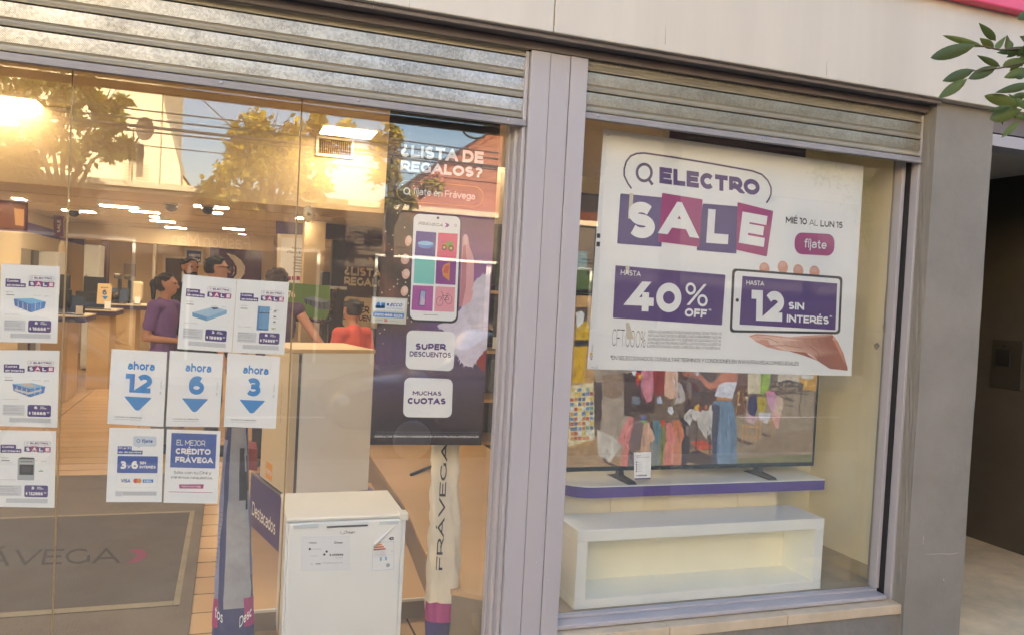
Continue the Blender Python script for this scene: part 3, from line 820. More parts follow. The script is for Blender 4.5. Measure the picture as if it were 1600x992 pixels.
# ---- the tall dark gift list banner
S = Sheet([(611, 150), (783, 178), (752, 695), (578, 694)], Y=YS + .004)
def banner_mat(name='banner_print'):
    if name in MATS: return MATS[name]
    m = bpy.data.materials.new(name); m.use_nodes = True
    t = m.node_tree; p = t.nodes['Principled BSDF']; p.inputs['Roughness'].default_value = .5
    tc = t.nodes.new('ShaderNodeTexCoord')
    sp_ = t.nodes.new('ShaderNodeSeparateXYZ'); t.links.new(tc.outputs['Generated'], sp_.inputs[0])
    n = t.nodes.new('ShaderNodeTexNoise'); n.inputs['Scale'].default_value = 6; n.inputs['Detail'].default_value = 7
    t.links.new(tc.outputs['Object'], n.inputs['Vector'])
    def ramp(els):
        r_ = t.nodes.new('ShaderNodeValToRGB')
        r_.color_ramp.elements[0].position, r_.color_ramp.elements[0].color = els[0]
        r_.color_ramp.elements[1].position, r_.color_ramp.elements[1].color = els[-1]
        for e in els[1:-1]:
            k = r_.color_ramp.elements.new(e[0]); k.color = e[1]
        return r_
    v = ramp([(0, lin(44, 36, 38)), (.10, lin(64, 50, 60)), (.22, lin(86, 66, 92)), (.34, lin(104, 72, 122)), (.5, lin(150, 96, 158)), (.64, lin(128, 78, 112)), (.80, lin(78, 50, 52)), (.93, lin(48, 36, 34)), (1, lin(30, 25, 24))])
    t.links.new(sp_.outputs['Z'], v.inputs['Fac'])
    tree = ramp([(.25, lin(34, 34, 24)), (.5, lin(72, 52, 36)), (.66, lin(120, 72, 52)), (.8, lin(150, 96, 64))]); t.links.new(n.outputs['Fac'], tree.inputs['Fac'])
    # printed lights: sparse dots
    vo = t.nodes.new('ShaderNodeTexVoronoi'); vo.inputs['Scale'].default_value = 62; t.links.new(tc.outputs['Object'], vo.inputs['Vector'])
    l1 = t.nodes.new('ShaderNodeMath'); l1.operation = 'LESS_THAN'; l1.inputs[1].default_value = .17; t.links.new(vo.outputs['Distance'], l1.inputs[0])
    sc_ = t.nodes.new('ShaderNodeSeparateColor'); t.links.new(vo.outputs['Color'], sc_.inputs[0])
    l2 = t.nodes.new('ShaderNodeMath'); l2.operation = 'GREATER_THAN'; l2.inputs[1].default_value = .72; t.links.new(sc_.outputs[0], l2.inputs[0])
    l3 = t.nodes.new('ShaderNodeMath'); l3.operation = 'MULTIPLY'; t.links.new(l1.outputs[0], l3.inputs[0]); t.links.new(l2.outputs[0], l3.inputs[1])
    mx0 = t.nodes.new('ShaderNodeMix'); mx0.data_type = 'RGBA'; mx0.inputs['B'].default_value = lin(248, 232, 196)
    t.links.new(l3.outputs[0], mx0.inputs['Factor']); t.links.new(tree.outputs[0], mx0.inputs['A'])
    # the tree fills the left part of the middle
    def band(sock, lo, hi, inv=False):
        q = t.nodes.new('ShaderNodeMapRange'); q.inputs['From Min'].default_value = lo; q.inputs['From Max'].default_value = hi
        q.inputs['To Min'].default_value = 1 if inv else 0; q.inputs['To Max'].default_value = 0 if inv else 1
        t.links.new(sock, q.inputs['Value']); return q.outputs[0]
    nx = t.nodes.new('ShaderNodeMath'); nx.operation = 'MULTIPLY_ADD'; nx.inputs[1].default_value = .25; t.links.new(n.outputs['Fac'], nx.inputs[0]); t.links.new(sp_.outputs['X'], nx.inputs[2])
    a = band(nx.outputs[0], .38, .62, True); b = band(sp_.outputs['Z'], .26, .36); c = band(sp_.outputs['Z'], .80, .93, True)
    m1 = t.nodes.new('ShaderNodeMath'); m1.operation = 'MULTIPLY'; t.links.new(a, m1.inputs[0]); t.links.new(b, m1.inputs[1])
    m2 = t.nodes.new('ShaderNodeMath'); m2.operation = 'MULTIPLY'; t.links.new(m1.outputs[0], m2.inputs[0]); t.links.new(c, m2.inputs[1])
    mx = t.nodes.new('ShaderNodeMix'); mx.data_type = 'RGBA'
    t.links.new(m2.outputs[0], mx.inputs['Factor']); t.links.new(v.outputs[0], mx.inputs['A']); t.links.new(mx0.outputs['Result'], mx.inputs['B'])
    t.links.new(mx.outputs['Result'], p.inputs['Base Color'])
    MATS[name] = m
    return m
ban = S.body('gift_list_banner', 'tall dark purple hanging banner showing a hand holding a white phone', 'banner', banner_mat(), th=.001)
a6 = lambda x, y: (400 + x / 3.1, 160 + y / 3.1)
b7 = lambda x, y: (420 + x / 3.1, 400 + y / 3.1)
h = MB()
S.ztext(h, '\u00bfLISTA DE', a6(703, 203), a6(1103, 241), a6(700, 264), INK_W, 4, .24, q=5)
S.ztext(h, 'REGALOS?', a6(702, 282), a6(1098, 318), a6(698, 333), INK_W, 4, .24, q=5)
S.rring(h, [a6(684, 376), a6(1102, 413), a6(1098, 509), a6(680, 479)], .0022, INK_O, 4, .05)
ring(h, [S.Z(*a6(730 + 14 * math.cos(k * .45), 431 + 15 * math.sin(k * .45)), 4) for k in range(14)], .0050, INK_W)
S.line(h, [a6(738, 442), a6(749, 453)], .005, INK_W, 5)
S.ztext(h, 'f\u00edjate en Fr\u00e1vega', a6(763, 414), a6(1062, 441), a6(761, 447), INK_W, 4, .13, q=4)
h.build('heading', ban)
h = MB()
FUR = mat('printed_white_fur', lin(226, 218, 236), .7, var=.25, scale=22)
fur = [(1055, 832), (1137, 826)]
edge = [b7(*p) for p in ((1072, 85), (1040, 92), (1015, 108), (995, 130), (985, 165), (965, 200), (945, 235), (925, 262), (905, 285), (880, 305), (850, 322), (815, 338), (835, 352), (870, 378), (885, 420), (900, 455), (912, 480), (930, 510), (950, 530), (985, 536), (1002, 512), (1018, 488), (1035, 466), (1056, 445))]
S.poly(h, edge, FUR, 2)
for k in range(90):
    i = random.randrange(len(edge) - 1); f = random.random(); q = (edge[i][0] + (edge[i + 1][0] - edge[i][0]) * f, edge[i][1] + (edge[i + 1][1] - edge[i][1]) * f)
    cx, cy = b7(985, 330); dx, dy = q[0] - cx, q[1] - cy; l_ = math.hypot(dx, dy); dx /= l_; dy /= l_; e_ = random.uniform(2, 6)
    if q[0] + dx * e_ > 764: continue
    S.poly(h, [(q[0] - dy * .9 - dx * 2, q[1] + dx * .9 - dy * 2), (q[0] + dx * e_, q[1] + dy * e_), (q[0] + dy * .9 - dx * 2, q[1] - dx * .9 - dy * 2)], FUR, 2.2 + .01 * k)
S.poly(h, [b7(1054, 452), b7(1045, 562), b7(1020, 540), b7(1003, 515), b7(1030, 478)], ink(150, 52, 48), 3)
S.poly(h, [a6(1000, 655), a6(1008, 640), a6(1020, 640), a6(1028, 655), a6(1034, 700), a6(1050, 740), a6(1056, 770), a6(1054, 860), a6(1050, 930), a6(1040, 965), a6(1010, 985), a6(985, 990)], ink(228, 170, 176), 3)
S.poly(h, [a6(1002, 700), a6(1014, 690), a6(1020, 760), a6(1016, 900), a6(998, 985), a6(986, 990)], ink(198, 128, 138), 4)
S.poly(h, [a6(1008, 645), a6(1018, 644), a6(1024, 660), a6(1022, 690), a6(1010, 690)], ink(238, 196, 200), 4)
for x, y, rx, ry in ((738, 671, 16, 26), (722, 760, 21, 26), (726, 832, 19, 25), (719, 914, 18, 25)):
    S.ell(h, *a6(x, y), rx / 3.1, ry / 3.1, ink(232, 184, 162), 3, 16, 10); S.ell(h, *a6(x + 4, y - 6), rx / 5, ry / 5, ink(240, 206, 190), 4, 12)
h.build('printed_hand', ban)
h = MB()
S.rpoly(h, [a6(761, 535), a6(995, 551), (715.2, 505.5), (637.5, 502.5)], INK_K, 5, .030)
S.rpoly(h, [(646.4, 334), (719.5, 339), (712.6, 502), (640, 499)], INK_W, 6, .026)
S.ell(h, *a6(881, 561), 2.0, 2.0, ink(80, 80, 96), 7)
S.ztext(h, 'FR\u00c1VEGA', a6(790, 580), a6(910, 590), a6(784, 594), INK_K, 7, .13, shear=.15)
S.poly(h, [a6(915, 584), a6(930, 590), a6(937, 596), a6(929, 604), a6(913, 607), a6(922, 596)], ink(150, 60, 150), 7)
for k in range(3): S.line(h, [a6(959, 592 + k * 6), a6(973, 593 + k * 6)], .0012, INK_K, 7)
tiles = [([a6(775, 624), a6(873, 632), a6(867, 748), a6(768, 741)], (72, 58, 150)), ([a6(882, 632), a6(977, 638), a6(970, 757), a6(875, 750)], (232, 86, 128)),
         ([a6(768, 755), a6(867, 761), a6(862, 882), a6(762, 876)], (132, 214, 206)), ([a6(873, 760), a6(970, 766), a6(965, 886), a6(868, 880)], (140, 52, 144)),
         ([b7(697, 143), b7(797, 147), b7(792, 268), b7(690, 262)], (178, 82, 168)), ([b7(807, 148), b7(902, 152), b7(897, 272), b7(800, 268)], (236, 160, 176))]
for q, c in tiles: S.rpoly(h, q, ink(*c), 7, .003)
S.ell(h, *a6(821, 690), 12.5, 6, ink(70, 140, 224), 8, 20, 3); S.ell(h, *a6(821, 684), 12.3, 3.2, ink(150, 210, 244), 9, 20, 3)
S.rpoly(h, [a6(905, 680), a6(958, 684), a6(955, 704), a6(902, 702)], ink(206, 120, 60), 8, .006); S.ell(h, *a6(937, 686), 6, 4, ink(120, 150, 70), 9, 14)
S.ell(h, *a6(911, 704), 4, 4.3, ink(44, 40, 44), 9); S.ell(h, *a6(944, 708), 4.3, 4.6, ink(44, 40, 44), 10); S.ell(h, *a6(911, 704), 1.8, 2, ink(230, 190, 70), 11); S.ell(h, *a6(944, 708), 2, 2.2, ink(230, 190, 70), 11)
S.line(h, [a6(893, 672), a6(906, 684)], .003, ink(90, 110, 190), 8)
S.poly(h, [a6(908, 790), a6(939, 774), a6(936, 866), a6(905, 842), a6(900, 810)], ink(226, 136, 56), 8); S.poly(h, [a6(915, 796), a6(936, 790), a6(928, 830), a6(906, 826)], ink(214, 92, 66), 9)
S.rpoly(h, [b7(733, 166), b7(761, 168), b7(757, 243), b7(724, 241)], ink(54, 48, 84), 8, .002); S.rpoly(h, [b7(736, 169), b7(758, 171), b7(754, 240), b7(728, 238)], ink(168, 176, 224), 9, .002); S.poly(h, [b7(742, 190), b7(756, 215), b7(752, 238), b7(736, 236)], ink(222, 186, 214), 10)
for x, y in ((827, 220), (871, 212)): ring(h, [S.Z(*b7(x + 16 * math.cos(k * .45), y + 22 * math.sin(k * .45)), 8) for k in range(14)], .0014, INK_K)
S.line(h, [b7(827, 220), b7(843, 190), b7(866, 194), b7(850, 216), b7(843, 190), b7(838, 176), b7(832, 174)], .0016, INK_K, 9); S.line(h, [b7(866, 194), b7(871, 212), b7(850, 216)], .0014, INK_K, 9); S.line(h, [b7(860, 184), b7(872, 182)], .002, INK_K, 9)
S.line(h, [b7(748, 284), b7(817, 286)], .0018, INK_K, 7)
h.build('printed_phone', ban)
for q, t1, t2 in (([b7(668, 358), b7(905, 367), b7(893, 557), b7(661, 545)], ('SUPER', (711, 421), (857, 424), (709, 452), .25), ('DESCUENTOS', (682, 459), (882, 467), (681, 484), .2)),
                  ([b7(657, 586), b7(891, 594), b7(885, 781), b7(649, 778)], ('MUCHAS', (697, 651), (836, 654), (696, 672), .2), ('CUOTAS', (673, 684), (857, 687), (671, 714), .25))):
    h = MB(); S.rpoly(h, q, INK_W, 8, .026)
    for s_, a, b, c, wt in (t1, t2): S.ztext(h, s_, b7(*a), b7(*b), b7(*c), INK_P, 10, wt, q=5)
    h.build('offer_box', ban)
h = MB()
for y in (847, 858): S.ztext(h, 'PROMOCION VALIDA EN LA REPUBLICA ARGENTINA PARA COMPRAS REALIZADAS EN SUCURSALES HASTA AGOTAR STOCK DISPONIBLE', b7(514, y), b7(1016, y + 2), b7(514, y + 5), INK_G, 4, .13, q=2)
S.ztext(h, 'CONSULTAR T\u00c9RMINOS Y CONDICIONES EN WWW.FRAVEGA.COM/E/LEGALES', b7(513, 867), b7(1017, 869), b7(512, 876), INK_W, 4, .18, q=3)
h.build('small_print', ban)

# ---- alarm company sticker
S = Sheet([b7(500, 198), b7(672, 206), b7(664, 331), b7(495, 322)], Y=YS - .0035)
stk = S.body('alarm_sticker', 'small pale alarm company sticker with a blue phone number bar overlapping the banner', 'sticker', mat('sticker_vinyl', lin(214, 214, 200), .4))
h = MB()
S.rpoly(h, [b7(507, 205), b7(664, 212), b7(658, 268), b7(504, 262)], ink(236, 238, 238), 1, .003)
for x, w_, y0 in ((520, 20, 232), (544, 20, 226), (516, 46, 240)): S.poly(h, [b7(x, y0), b7(x + w_, y0 + 1), b7(x + w_ - 1, 254), b7(x, 253)], INK_B, 2)
S.poly(h, [b7(516, 236), b7(530, 222), b7(544, 232)], INK_B, 3)
S.ell(h, *b7(577, 236), 1.9, 2.2, INK_N, 2); S.ztext(h, 'ECCO', b7(590, 229), b7(650, 231), b7(586, 245), INK_N, 2, .22, shear=.2)
S.ztext(h, 'AREA PROTEGIDA', b7(571, 251), b7(647, 254), b7(571, 257), INK_B, 2, .14, q=2)
S.rpoly(h, [b7(506, 270), b7(656, 278), b7(653, 301), b7(504, 294)], ink(66, 136, 214), 1, .002)
S.ztext(h, '0810-666-3226', b7(514, 276), b7(648, 284), b7(513, 289), INK_W, 2, .2)
S.poly(h, [b7(560, 304), b7(574, 305), b7(574, 319), b7(560, 318)], ink(210, 60, 70), 1); S.line(h, [b7(567, 305), b7(567, 318)], .001, INK_W, 2); S.line(h, [b7(561, 311), b7(573, 312)], .001, INK_W, 2)
S.line(h, [b7(516, 308), b7(552, 311)], .0012, INK_G, 1); S.line(h, [b7(582, 314), b7(630, 317)], .0012, INK_G, 1)
h.build('printing', stk)

# ---- small sheets on the left panes
def logo_sale(S, mb, u0, v0, du, dv):
    """the search pill and the four letter squares, du wide and dv high"""
    q = rounded([S.P(u0, v0, 3), S.P(u0 + du, v0, 3), S.P(u0 + du, v0 + dv * .38, 3), S.P(u0, v0 + dv * .38, 3)], .009, 4)
    ring(mb, q, .0008, INK_P)
    ring(mb, [S.P(u0 + du * (.12 + .03 * math.cos(k * .7)), v0 + dv * (.18 + .075 * math.sin(k * .7)), 3) for k in range(9)], .0011, INK_P)
    S.txt(mb, 'ELECTRO', u0 + du * .22, v0 + dv * .10, u0 + du * .92, v0 + dv * .27, INK_P, 3, .24, q=3)
    for k, (ch_, m) in enumerate(zip('SALE', (INK_I, INK_M, INK_I, INK_M))):
        a = u0 + du * (.02 + .25 * k); t_ = (.47, .44, .50, .48)[k]
        S.upoly(mb, [(a - .004, v0 + dv * t_), (a + du * .25, v0 + dv * (t_ + .02)), (a + du * .24, v0 + dv * (t_ + .5)), (a - .008, v0 + dv * (t_ + .48))], m, 3 + k)
        S.txt(mb, ch_, a + du * .05, v0 + dv * (t_ + .09), a + du * .20, v0 + dv * (t_ + .40), INK_W, 8, .26, q=4)

def pool(S, mb, print_frame):
    B1, B2, B3 = ink(58, 132, 206), ink(40, 100, 176), ink(118, 190, 236)
    S.upoly(mb, [(.23, .44), (.55, .425), (.78, .465), (.52, .50)], B3, 4)
    S.upoly(mb, [(.23, .44), (.52, .50), (.53, .61), (.25, .53)], B2, 5)
    S.upoly(mb, [(.52, .50), (.78, .465), (.76, .55), (.53, .61)], B1, 5)
    for u in (.30, .38, .46): S.upoly(mb, [(u, .455 + (u - .23) * .2), (u + .012, .457 + (u - .23) * .2), (u + .018, .55 + (u - .25) * .27), (u + .004, .548 + (u - .25) * .27)], ink(190, 200, 214), 6)
    for u in (.60, .69): S.upoly(mb, [(u, .49 - (u - .52) * .13), (u + .012, .488 - (u - .52) * .13), (u + .008, .60 - (u - .53) * .26), (u - .004, .602 - (u - .53) * .26)], ink(190, 200, 214), 6)
    if print_frame:
        S.upoly(mb, [(.33, .44), (.52, .432), (.66, .462), (.50, .478)], ink(206, 190, 176), 6); S.upoly(mb, [(.27, .50), (.50, .545), (.72, .50), (.72, .525), (.50, .575), (.27, .525)], ink(196, 206, 214), 7)
def mattress(S, mb, _):
    S.upoly(mb, [(.22, .50), (.60, .40), (.86, .43), (.50, .545)], ink(176, 206, 230), 4)
    S.upoly(mb, [(.22, .50), (.50, .545), (.50, .60), (.23, .555)], ink(110, 160, 204), 5); S.upoly(mb, [(.50, .545), (.86, .43), (.855, .485), (.50, .60)], ink(140, 184, 218), 5)
    S.upoly(mb, [(.56, .412), (.68, .405), (.70, .425), (.60, .44)], ink(90, 96, 130), 6)
    for k in range(4): S.upoly(mb, [(.27 + .07 * k, .507 - .021 * k), (.28 + .07 * k, .505 - .021 * k), (.56 + .07 * k, .535 - .025 * k), (.55 + .07 * k, .538 - .025 * k)], ink(150, 186, 216), 6)
def fridge_pic(S, mb, _):
    S.rect(mb, .43, .35, .66, .68, ink(104, 158, 206), 4); S.rect(mb, .43, .435, .66, .447, ink(40, 52, 70), 5); S.rect(mb, .43, .35, .47, .68, ink(84, 134, 184), 5)
    S.rect(mb, .46, .66, .645, .672, ink(60, 90, 130), 6)
    for v in (.40, .475, .545): S.rect(mb, .74, v, .79, v + .02, INK_G, 4); S.rect(mb, .71, v + .03, .82, v + .036, INK_L, 4)
    S.rect(mb, .72, .64, .80, .65, ink(80, 160, 80), 4); S.rect(mb, .72, .652, .77, .66, ink(220, 180, 60), 4)
def stove(S, mb, _):
    S.rect(mb, .37, .37, .65, .645, ink(172, 178, 182), 4); S.upoly(mb, [(.37, .37), (.42, .345), (.64, .35), (.65, .37)], ink(60, 62, 66), 5)
    S.rect(mb, .40, .44, .635, .575, ink(28, 30, 34), 5); S.rect(mb, .40, .425, .635, .433, ink(210, 214, 216), 6)
    for k in range(5): S.rect(mb, .42 + .042 * k, .393, .44 + .042 * k, .408, ink(40, 42, 46), 6)
    S.rect(mb, .44, .47, .60, .54, ink(58, 60, 64), 6); S.rect(mb, .72, .52, .80, .53, ink(60, 150, 80), 4); S.rect(mb, .74, .51, .78, .515, ink(90, 100, 110), 4)

def product_sheet(label, corners, pic, flag, n, price, cents):
    S = Sheet(corners)
    o = S.body('product_flyer', label, 'flyer', PAPER, 'product flyers taped to the glass')
    h = MB(); logo_sale(S, h, .47, .135, .44, .145)
    S.rect(h, .08, .185, .335, .24, INK_I, 3, .0015); S.rect(h, .08, .238, .425, .292, INK_I, 3, .0015)
    S.txt(h, 'Cuotas', .105, .198, .30, .225, INK_W, 5, .21, q=3); S.txt(h, 'sin inter\u00e9s', .105, .252, .405, .279, INK_W, 5, .21, q=3)
    h.build('heading', o)
    h = MB(); S.frame(h, .075, .335, .905, .665, .0004, INK_L, 2, .003); pic(S, h, flag); h.build('product_picture', o)
    h = MB()
    S.rect(h, .49, .71, .885, .865, INK_I, 3, .006); S.txt(h, n, .60, .727, .655, .763, INK_W, 5, .24, q=4)
    S.txt(h, 'SIN', .70, .727, .77, .741, INK_W, 5, .2, q=2); S.txt(h, 'INTER\u00c9S', .70, .748, .81, .762, INK_W, 5, .2, q=2)
    S.txt(h, '$', .51, .80, .545, .835, INK_W, 5, .22, q=3); S.txt(h, price, .565, .797, .80, .84, INK_W, 5, .24, q=3); S.txt(h, cents, .815, .797, .86, .815, INK_W, 5, .2, q=2)
    h.build('price_badge', o)
    h = MB()
    S.rect(h, .08, .715, .44, .855, INK_L, 2, .003); S.rect(h, .19, .885, .885, .945, INK_L, 2)
    for v, u1, wt in ((.725, .30, .2), (.75, .38, .12), (.768, .34, .12), (.786, .36, .12), (.822, .39, .2)): S.txt(h, 'PRODUCTO DETALLE MODELO', .095, v, u1, v + .011, INK_G, 4, wt, q=2)
    S.txt(h, 'ahorra', .10, .348, .215, .362, INK_G, 3, .15, q=2); S.txt(h, '$99999', .10, .385, .235, .40, INK_K, 3, .2, q=2)
    S.txt(h, 'precio contado', .56, .383, .70, .393, INK_G, 3, .12, q=2); S.txt(h, 'garantia', .75, .385, .84, .398, INK_G, 3, .14, q=2)
    S.txt(h, 'ENVIO A DOMICILIO', .09, .638, .34, .648, INK_G, 3, .14, q=2)
    for k in range(4): S.txt(h, 'PROMOCION VALIDA DEL 10/01 AL 15/01 CONSULTAR TERMINOS Y CONDICIONES EN SUCURSALES', .20, .89 + k * .0135, .875, .897 + k * .0135, INK_G, 3, .1, q=2)
    h.build('small_print', o)
    return o
product_sheet('product flyer with a plain blue pool, topmost of its column', [(2.2, 412.7), (93.5, 416.8), (89.3, 536), (-2, 534)], pool, False, '6', '16666', '50')
product_sheet('product flyer with a pool full of bathers, middle of its column', [(-1, 546.5), (93, 547.5), (89.5, 667.6), (-4, 665)], pool, True, '6', '16666', '50')
product_sheet('product flyer with a steel cooker, lowest of its column', [(-6, 671.5), (87.6, 673), (85, 792.5), (-9, 791)], stove, False, '3', '132866', '33')
product_sheet('product flyer with a blue mattress, above the three payment signs', [(286, 428.7), (370, 436.3), (361.7, 550.3), (277, 544.6)], mattress, False, '3', '19999', '67')
product_sheet('product flyer with a blue fridge, above the three payment signs', [(370.6, 436.3), (451.9, 441.4), (444, 553.7), (362.6, 550.3)], fridge_pic, False, '6', '74999', '83')

def ahora(label, corners, n, nu):
    S = Sheet(corners)
    o = S.body('payment_sign', label, 'sign', PAPER, 'blue instalment payment signs on the glass')
    h = MB(); S.txt(h, 'ahora', .305, .145, .79, .262, INK_B, 3, .2, q=4); S.txt(h, n, nu[0], .315, nu[1], .565, INK_B, 3, .24, q=6); h.build('heading', o)
    h = MB(); q = [S.P(.27, .625, 3), S.P(.76, .625, 3), S.P(.515, .82, 3)]
    q = rounded([S.P(.265, .62, 3), S.P(.765, .62, 3), S.P(.545, .80, 3), S.P(.485, .80, 3)], [.005, .005, .007, .007], 4)
    h.add(q, [list(range(len(q)))], INK_B); h.build('arrow', o)
    h = MB(); S.txt(h, 'comercio adherido', .125, .888, .61, .905, INK_K, 3, .17, q=3); S.rect(h, .125, .927, .60, .930, INK_G, 3)
    text(h, 'Argentina', S.P(.905, .50, 3), S.P(.905, .385, 3), S.P(.93, .50, 3), INK_G, .1, q=2); S.rect(h, .90, .53, .935, .57, INK_L, 3)
    h.build('small_print', o)
ahora('white sign with a blue number twelve over a down arrow', [(174.2, 544.6), (261.3, 549.7), (255.3, 666.2), (167.5, 661.6)], '12', (.28, .77))
ahora('white sign with a blue number six over a down arrow', [(265.5, 547.6), (349, 552.8), (342.7, 666.8), (258.9, 665.6)], '6', (.38, .67))
ahora('white sign with a blue number three over a down arrow', [(355.7, 551.2), (438, 557.3), (430.7, 669.2), (349.6, 666.2)], '3', (.38, .66))

S = Sheet([(171, 667.7), (256.1, 669.4), (252.6, 783.7), (165.7, 783.7)])
o = S.body('card_promotion_sheet', 'white sheet with a blue three and six instalment box above bank card marks', 'flyer', PAPER)
h = MB(); S.rect(h, .44, .105, .87, .245, ink(206, 220, 236), 3, .008); S.upoly(h, [(.52, .24), (.60, .24), (.53, .27)], ink(206, 220, 236), 3.5)
ring(h, [S.P(.535 + .028 * math.cos(k * .6), .168 + .022 * math.sin(k * .6), 4) for k in range(11)], .0022, INK_N); S.txt(h, 'f\u00edjate', .60, .145, .80, .192, INK_N, 4, .2)
h.build('heading', o)
h = MB(); S.rect(h, .165, .245, .42, .30, INK_N, 3, .001); S.rect(h, .165, .30, .62, .352, INK_N, 3, .001)
S.txt(h, '01 al 31', .18, .257, .40, .282, INK_W, 5, .2, q=3); S.txt(h, 'de diciembre', .18, .31, .60, .335, INK_W, 5, .2, q=3)
S.rect(h, .17, .375, .905, .605, INK_N, 3, .004); S.txt(h, '3', .215, .445, .335, .55, INK_W, 5, .24); S.txt(h, 'y', .355, .49, .415, .53, INK_W, 5, .16); S.txt(h, '6', .425, .44, .545, .55, INK_W, 5, .24)
S.txt(h, 'SIN', .575, .445, .69, .485, INK_W, 5, .22); S.txt(h, 'INTER\u00c9S', .575, .505, .87, .54, INK_W, 5, .22); h.build('offer_box', o)
h = MB(); S.frame(h, .165, .625, .91, .80, .0008, INK_L, 3, .005); S.txt(h, 'VISA', .245, .685, .42, .735, INK_N, 3, .22, shear=.2)
for u, c, L in ((.515, (222, 70, 50), 3), (.575, (236, 150, 50), 4)): S.upoly(h, [(u + .045 * math.cos(k * .4), .71 + .032 * math.sin(k * .4)) for k in range(16)], ink(*c), L)
S.rect(h, .64, .69, .835, .735, INK_B, 3); S.txt(h, 'CABAL', .665, .70, .81, .725, INK_W, 4, .2, q=2)
S.rect(h, .29, .855, .90, .91, INK_L, 3); 
for k in range(4): S.txt(h, 'PROMOCION VALIDA EN LA REPUBLICA ARGENTINA DESDE EL 01/12 HASTA EL 31/12', .30, .858 + k * .013, .89, .866 + k * .013, INK_G, 4, .1, q=2)
S.rect(h, .155, .85, .285, .92, INK_L, 3); h.build('small_print', o)

S = Sheet([(260.7, 670.2), (344.8, 673), (339.5, 786.2), (255.4, 784.7)])
o = S.body('credit_sheet', 'white sheet with a solid blue square offering credit', 'flyer', PAPER)
h = MB(); S.rect(h, .09, .045, .93, .515, INK_N, 3)
S.txt(h, 'EL MEJOR', .19, .135, .72, .21, INK_W, 5, .13); S.txt(h, 'CR\u00c9DITO', .18, .25, .83, .33, INK_W, 5, .25); S.txt(h, 'FR\u00c1VEGA', .18, .365, .88, .445, INK_W, 5, .25); h.build('heading', o)
h = MB(); S.txt(h, 'S\u00f3lo con tu DNI y', .16, .56, .86, .60, INK_K, 3, .13, q=3); S.txt(h, 'm\u00ednimos requisitos.', .12, .63, .89, .665, INK_K, 3, .13, q=3)
S.upoly(h, [(.27, .745), (.73, .735), (.72, .795), (.28, .80)], INK_M, 3); S.txt(h, 'Aprovechala!', .31, .752, .69, .782, INK_W, 5, .12, shear=.2, q=3)
S.rect(h, .08, .845, .90, .852, INK_M, 3)
for k in range(3): S.txt(h, 'OTORGAMIENTO SUJETO A APROBACION CREDITICIA CONSULTE BASES Y CONDICIONES EN SUCURSAL', .10, .875 + k * .017, .90, .883 + k * .017, INK_L, 3, .1, q=2)
h.build('small_print', o)
# ------------------------------------------------------------------ right display window
CRW = mat('cream_wall_paint', lin(238, 230, 196), 0.75, var=0.06, scale=2)
CRP = mat('cream_panel', lin(242, 232, 200), 0.45, var=0.04, scale=4)
WLAC = mat('white_lacquer', lin(246, 247, 240), 0.3, var=0.03, scale=3, coat=.2)
WLIN = mat('white_lacquer_inside', lin(248, 244, 222), 0.35, var=0.03, scale=3)
SKIRT = mat('tile_skirting', lin(176, 160, 120), 0.5, var=.1)
TILE_W = mat('window_floor_tile', lin(160, 148, 122), 0.35, var=.15, scale=5)
PURP = mat('purple_edge_band', lin(84, 66, 146), 0.35, var=0.03)
BLK = mat('black_plastic', lin(38, 40, 42), 0.35)
GRYM = mat('grey_metal', lin(150, 150, 150), 0.35, .8)
zf = ZG - .006
XW = 3.34
struct(MB().box((XR0 + .02, .16, zf - .1), (XW, .75, zf), TILE_W), 'display_floor')
w_ = MB(); w_.box((XW, .16, 0.0), (XW + .1, .85, FZ - .06), CRW)
tag(w_.build('display_side_wall'), kind='structure')
w_ = MB(); w_.box((2.30, .75, 0.0), (XW - .001, .83, FZ - .06), CRW); tag(w_.build('display_back_wall'), kind='structure')
w_ = MB(); w_.box((XR0 - .2, .17, FZ - .055), (XW, 3.0, FZ - .02), WHC); tag(w_.build('display_ceiling'), kind='structure')
sk = MB(); sk.bbox((XW - .014, .165, zf + .001), (XW - .001, .735, zf + .075), SKIRT, .002)
tag(sk.build('skirting_board'), kind='structure')
p0, p1 = at(1045, 205, .74), at(1258, 248, .74)
hp = thing('header_board', 'dark purple board high on the display wall behind the sale poster', 'board', (p0.x, .74, p1.z))
MB().bbox((p0.x, .735, p1.z), (p1.x, .749, p0.z + .1), mat('purple_board', lin(54, 40, 92), .5), .003).build('board', hp)
MB().bbox((p0.x - .03, .72, p1.z), (p0.x - .005, .749, p0.z + .1), WHC, .003).build('trim', hp)

# open white box shelf
bx0, bx1, by0, by1, bz1 = 1.555, 2.955, .166, .44, .585
t = thing('box_shelf', 'low open white box shelf standing empty on the display window floor', 'shelf', (2.25, .3, zf))
b = MB()
b.bbox((bx0, by0, bz1 - .055), (bx1, by1, bz1), WLAC, .003); b.build('top_panel', t)
MB().bbox((bx0, by0 + .0005, zf + .001), (bx1, by1, zf + .045), WLAC, .003).build('bottom_panel', t)
for a, c in ((bx0, bx0 + .055), (bx1 - .055, bx1)): MB().bbox((a + .0004, by0 + .0008, zf + .0455), (c - .0004, by1, bz1 - .0555), WLAC, .003).build('side_panel', t)
MB().box((bx0 + .056, by1 - .03, zf + .0455), (bx1 - .056, by1 - .002, bz1 - .0555), WLIN).build('back_panel', t)
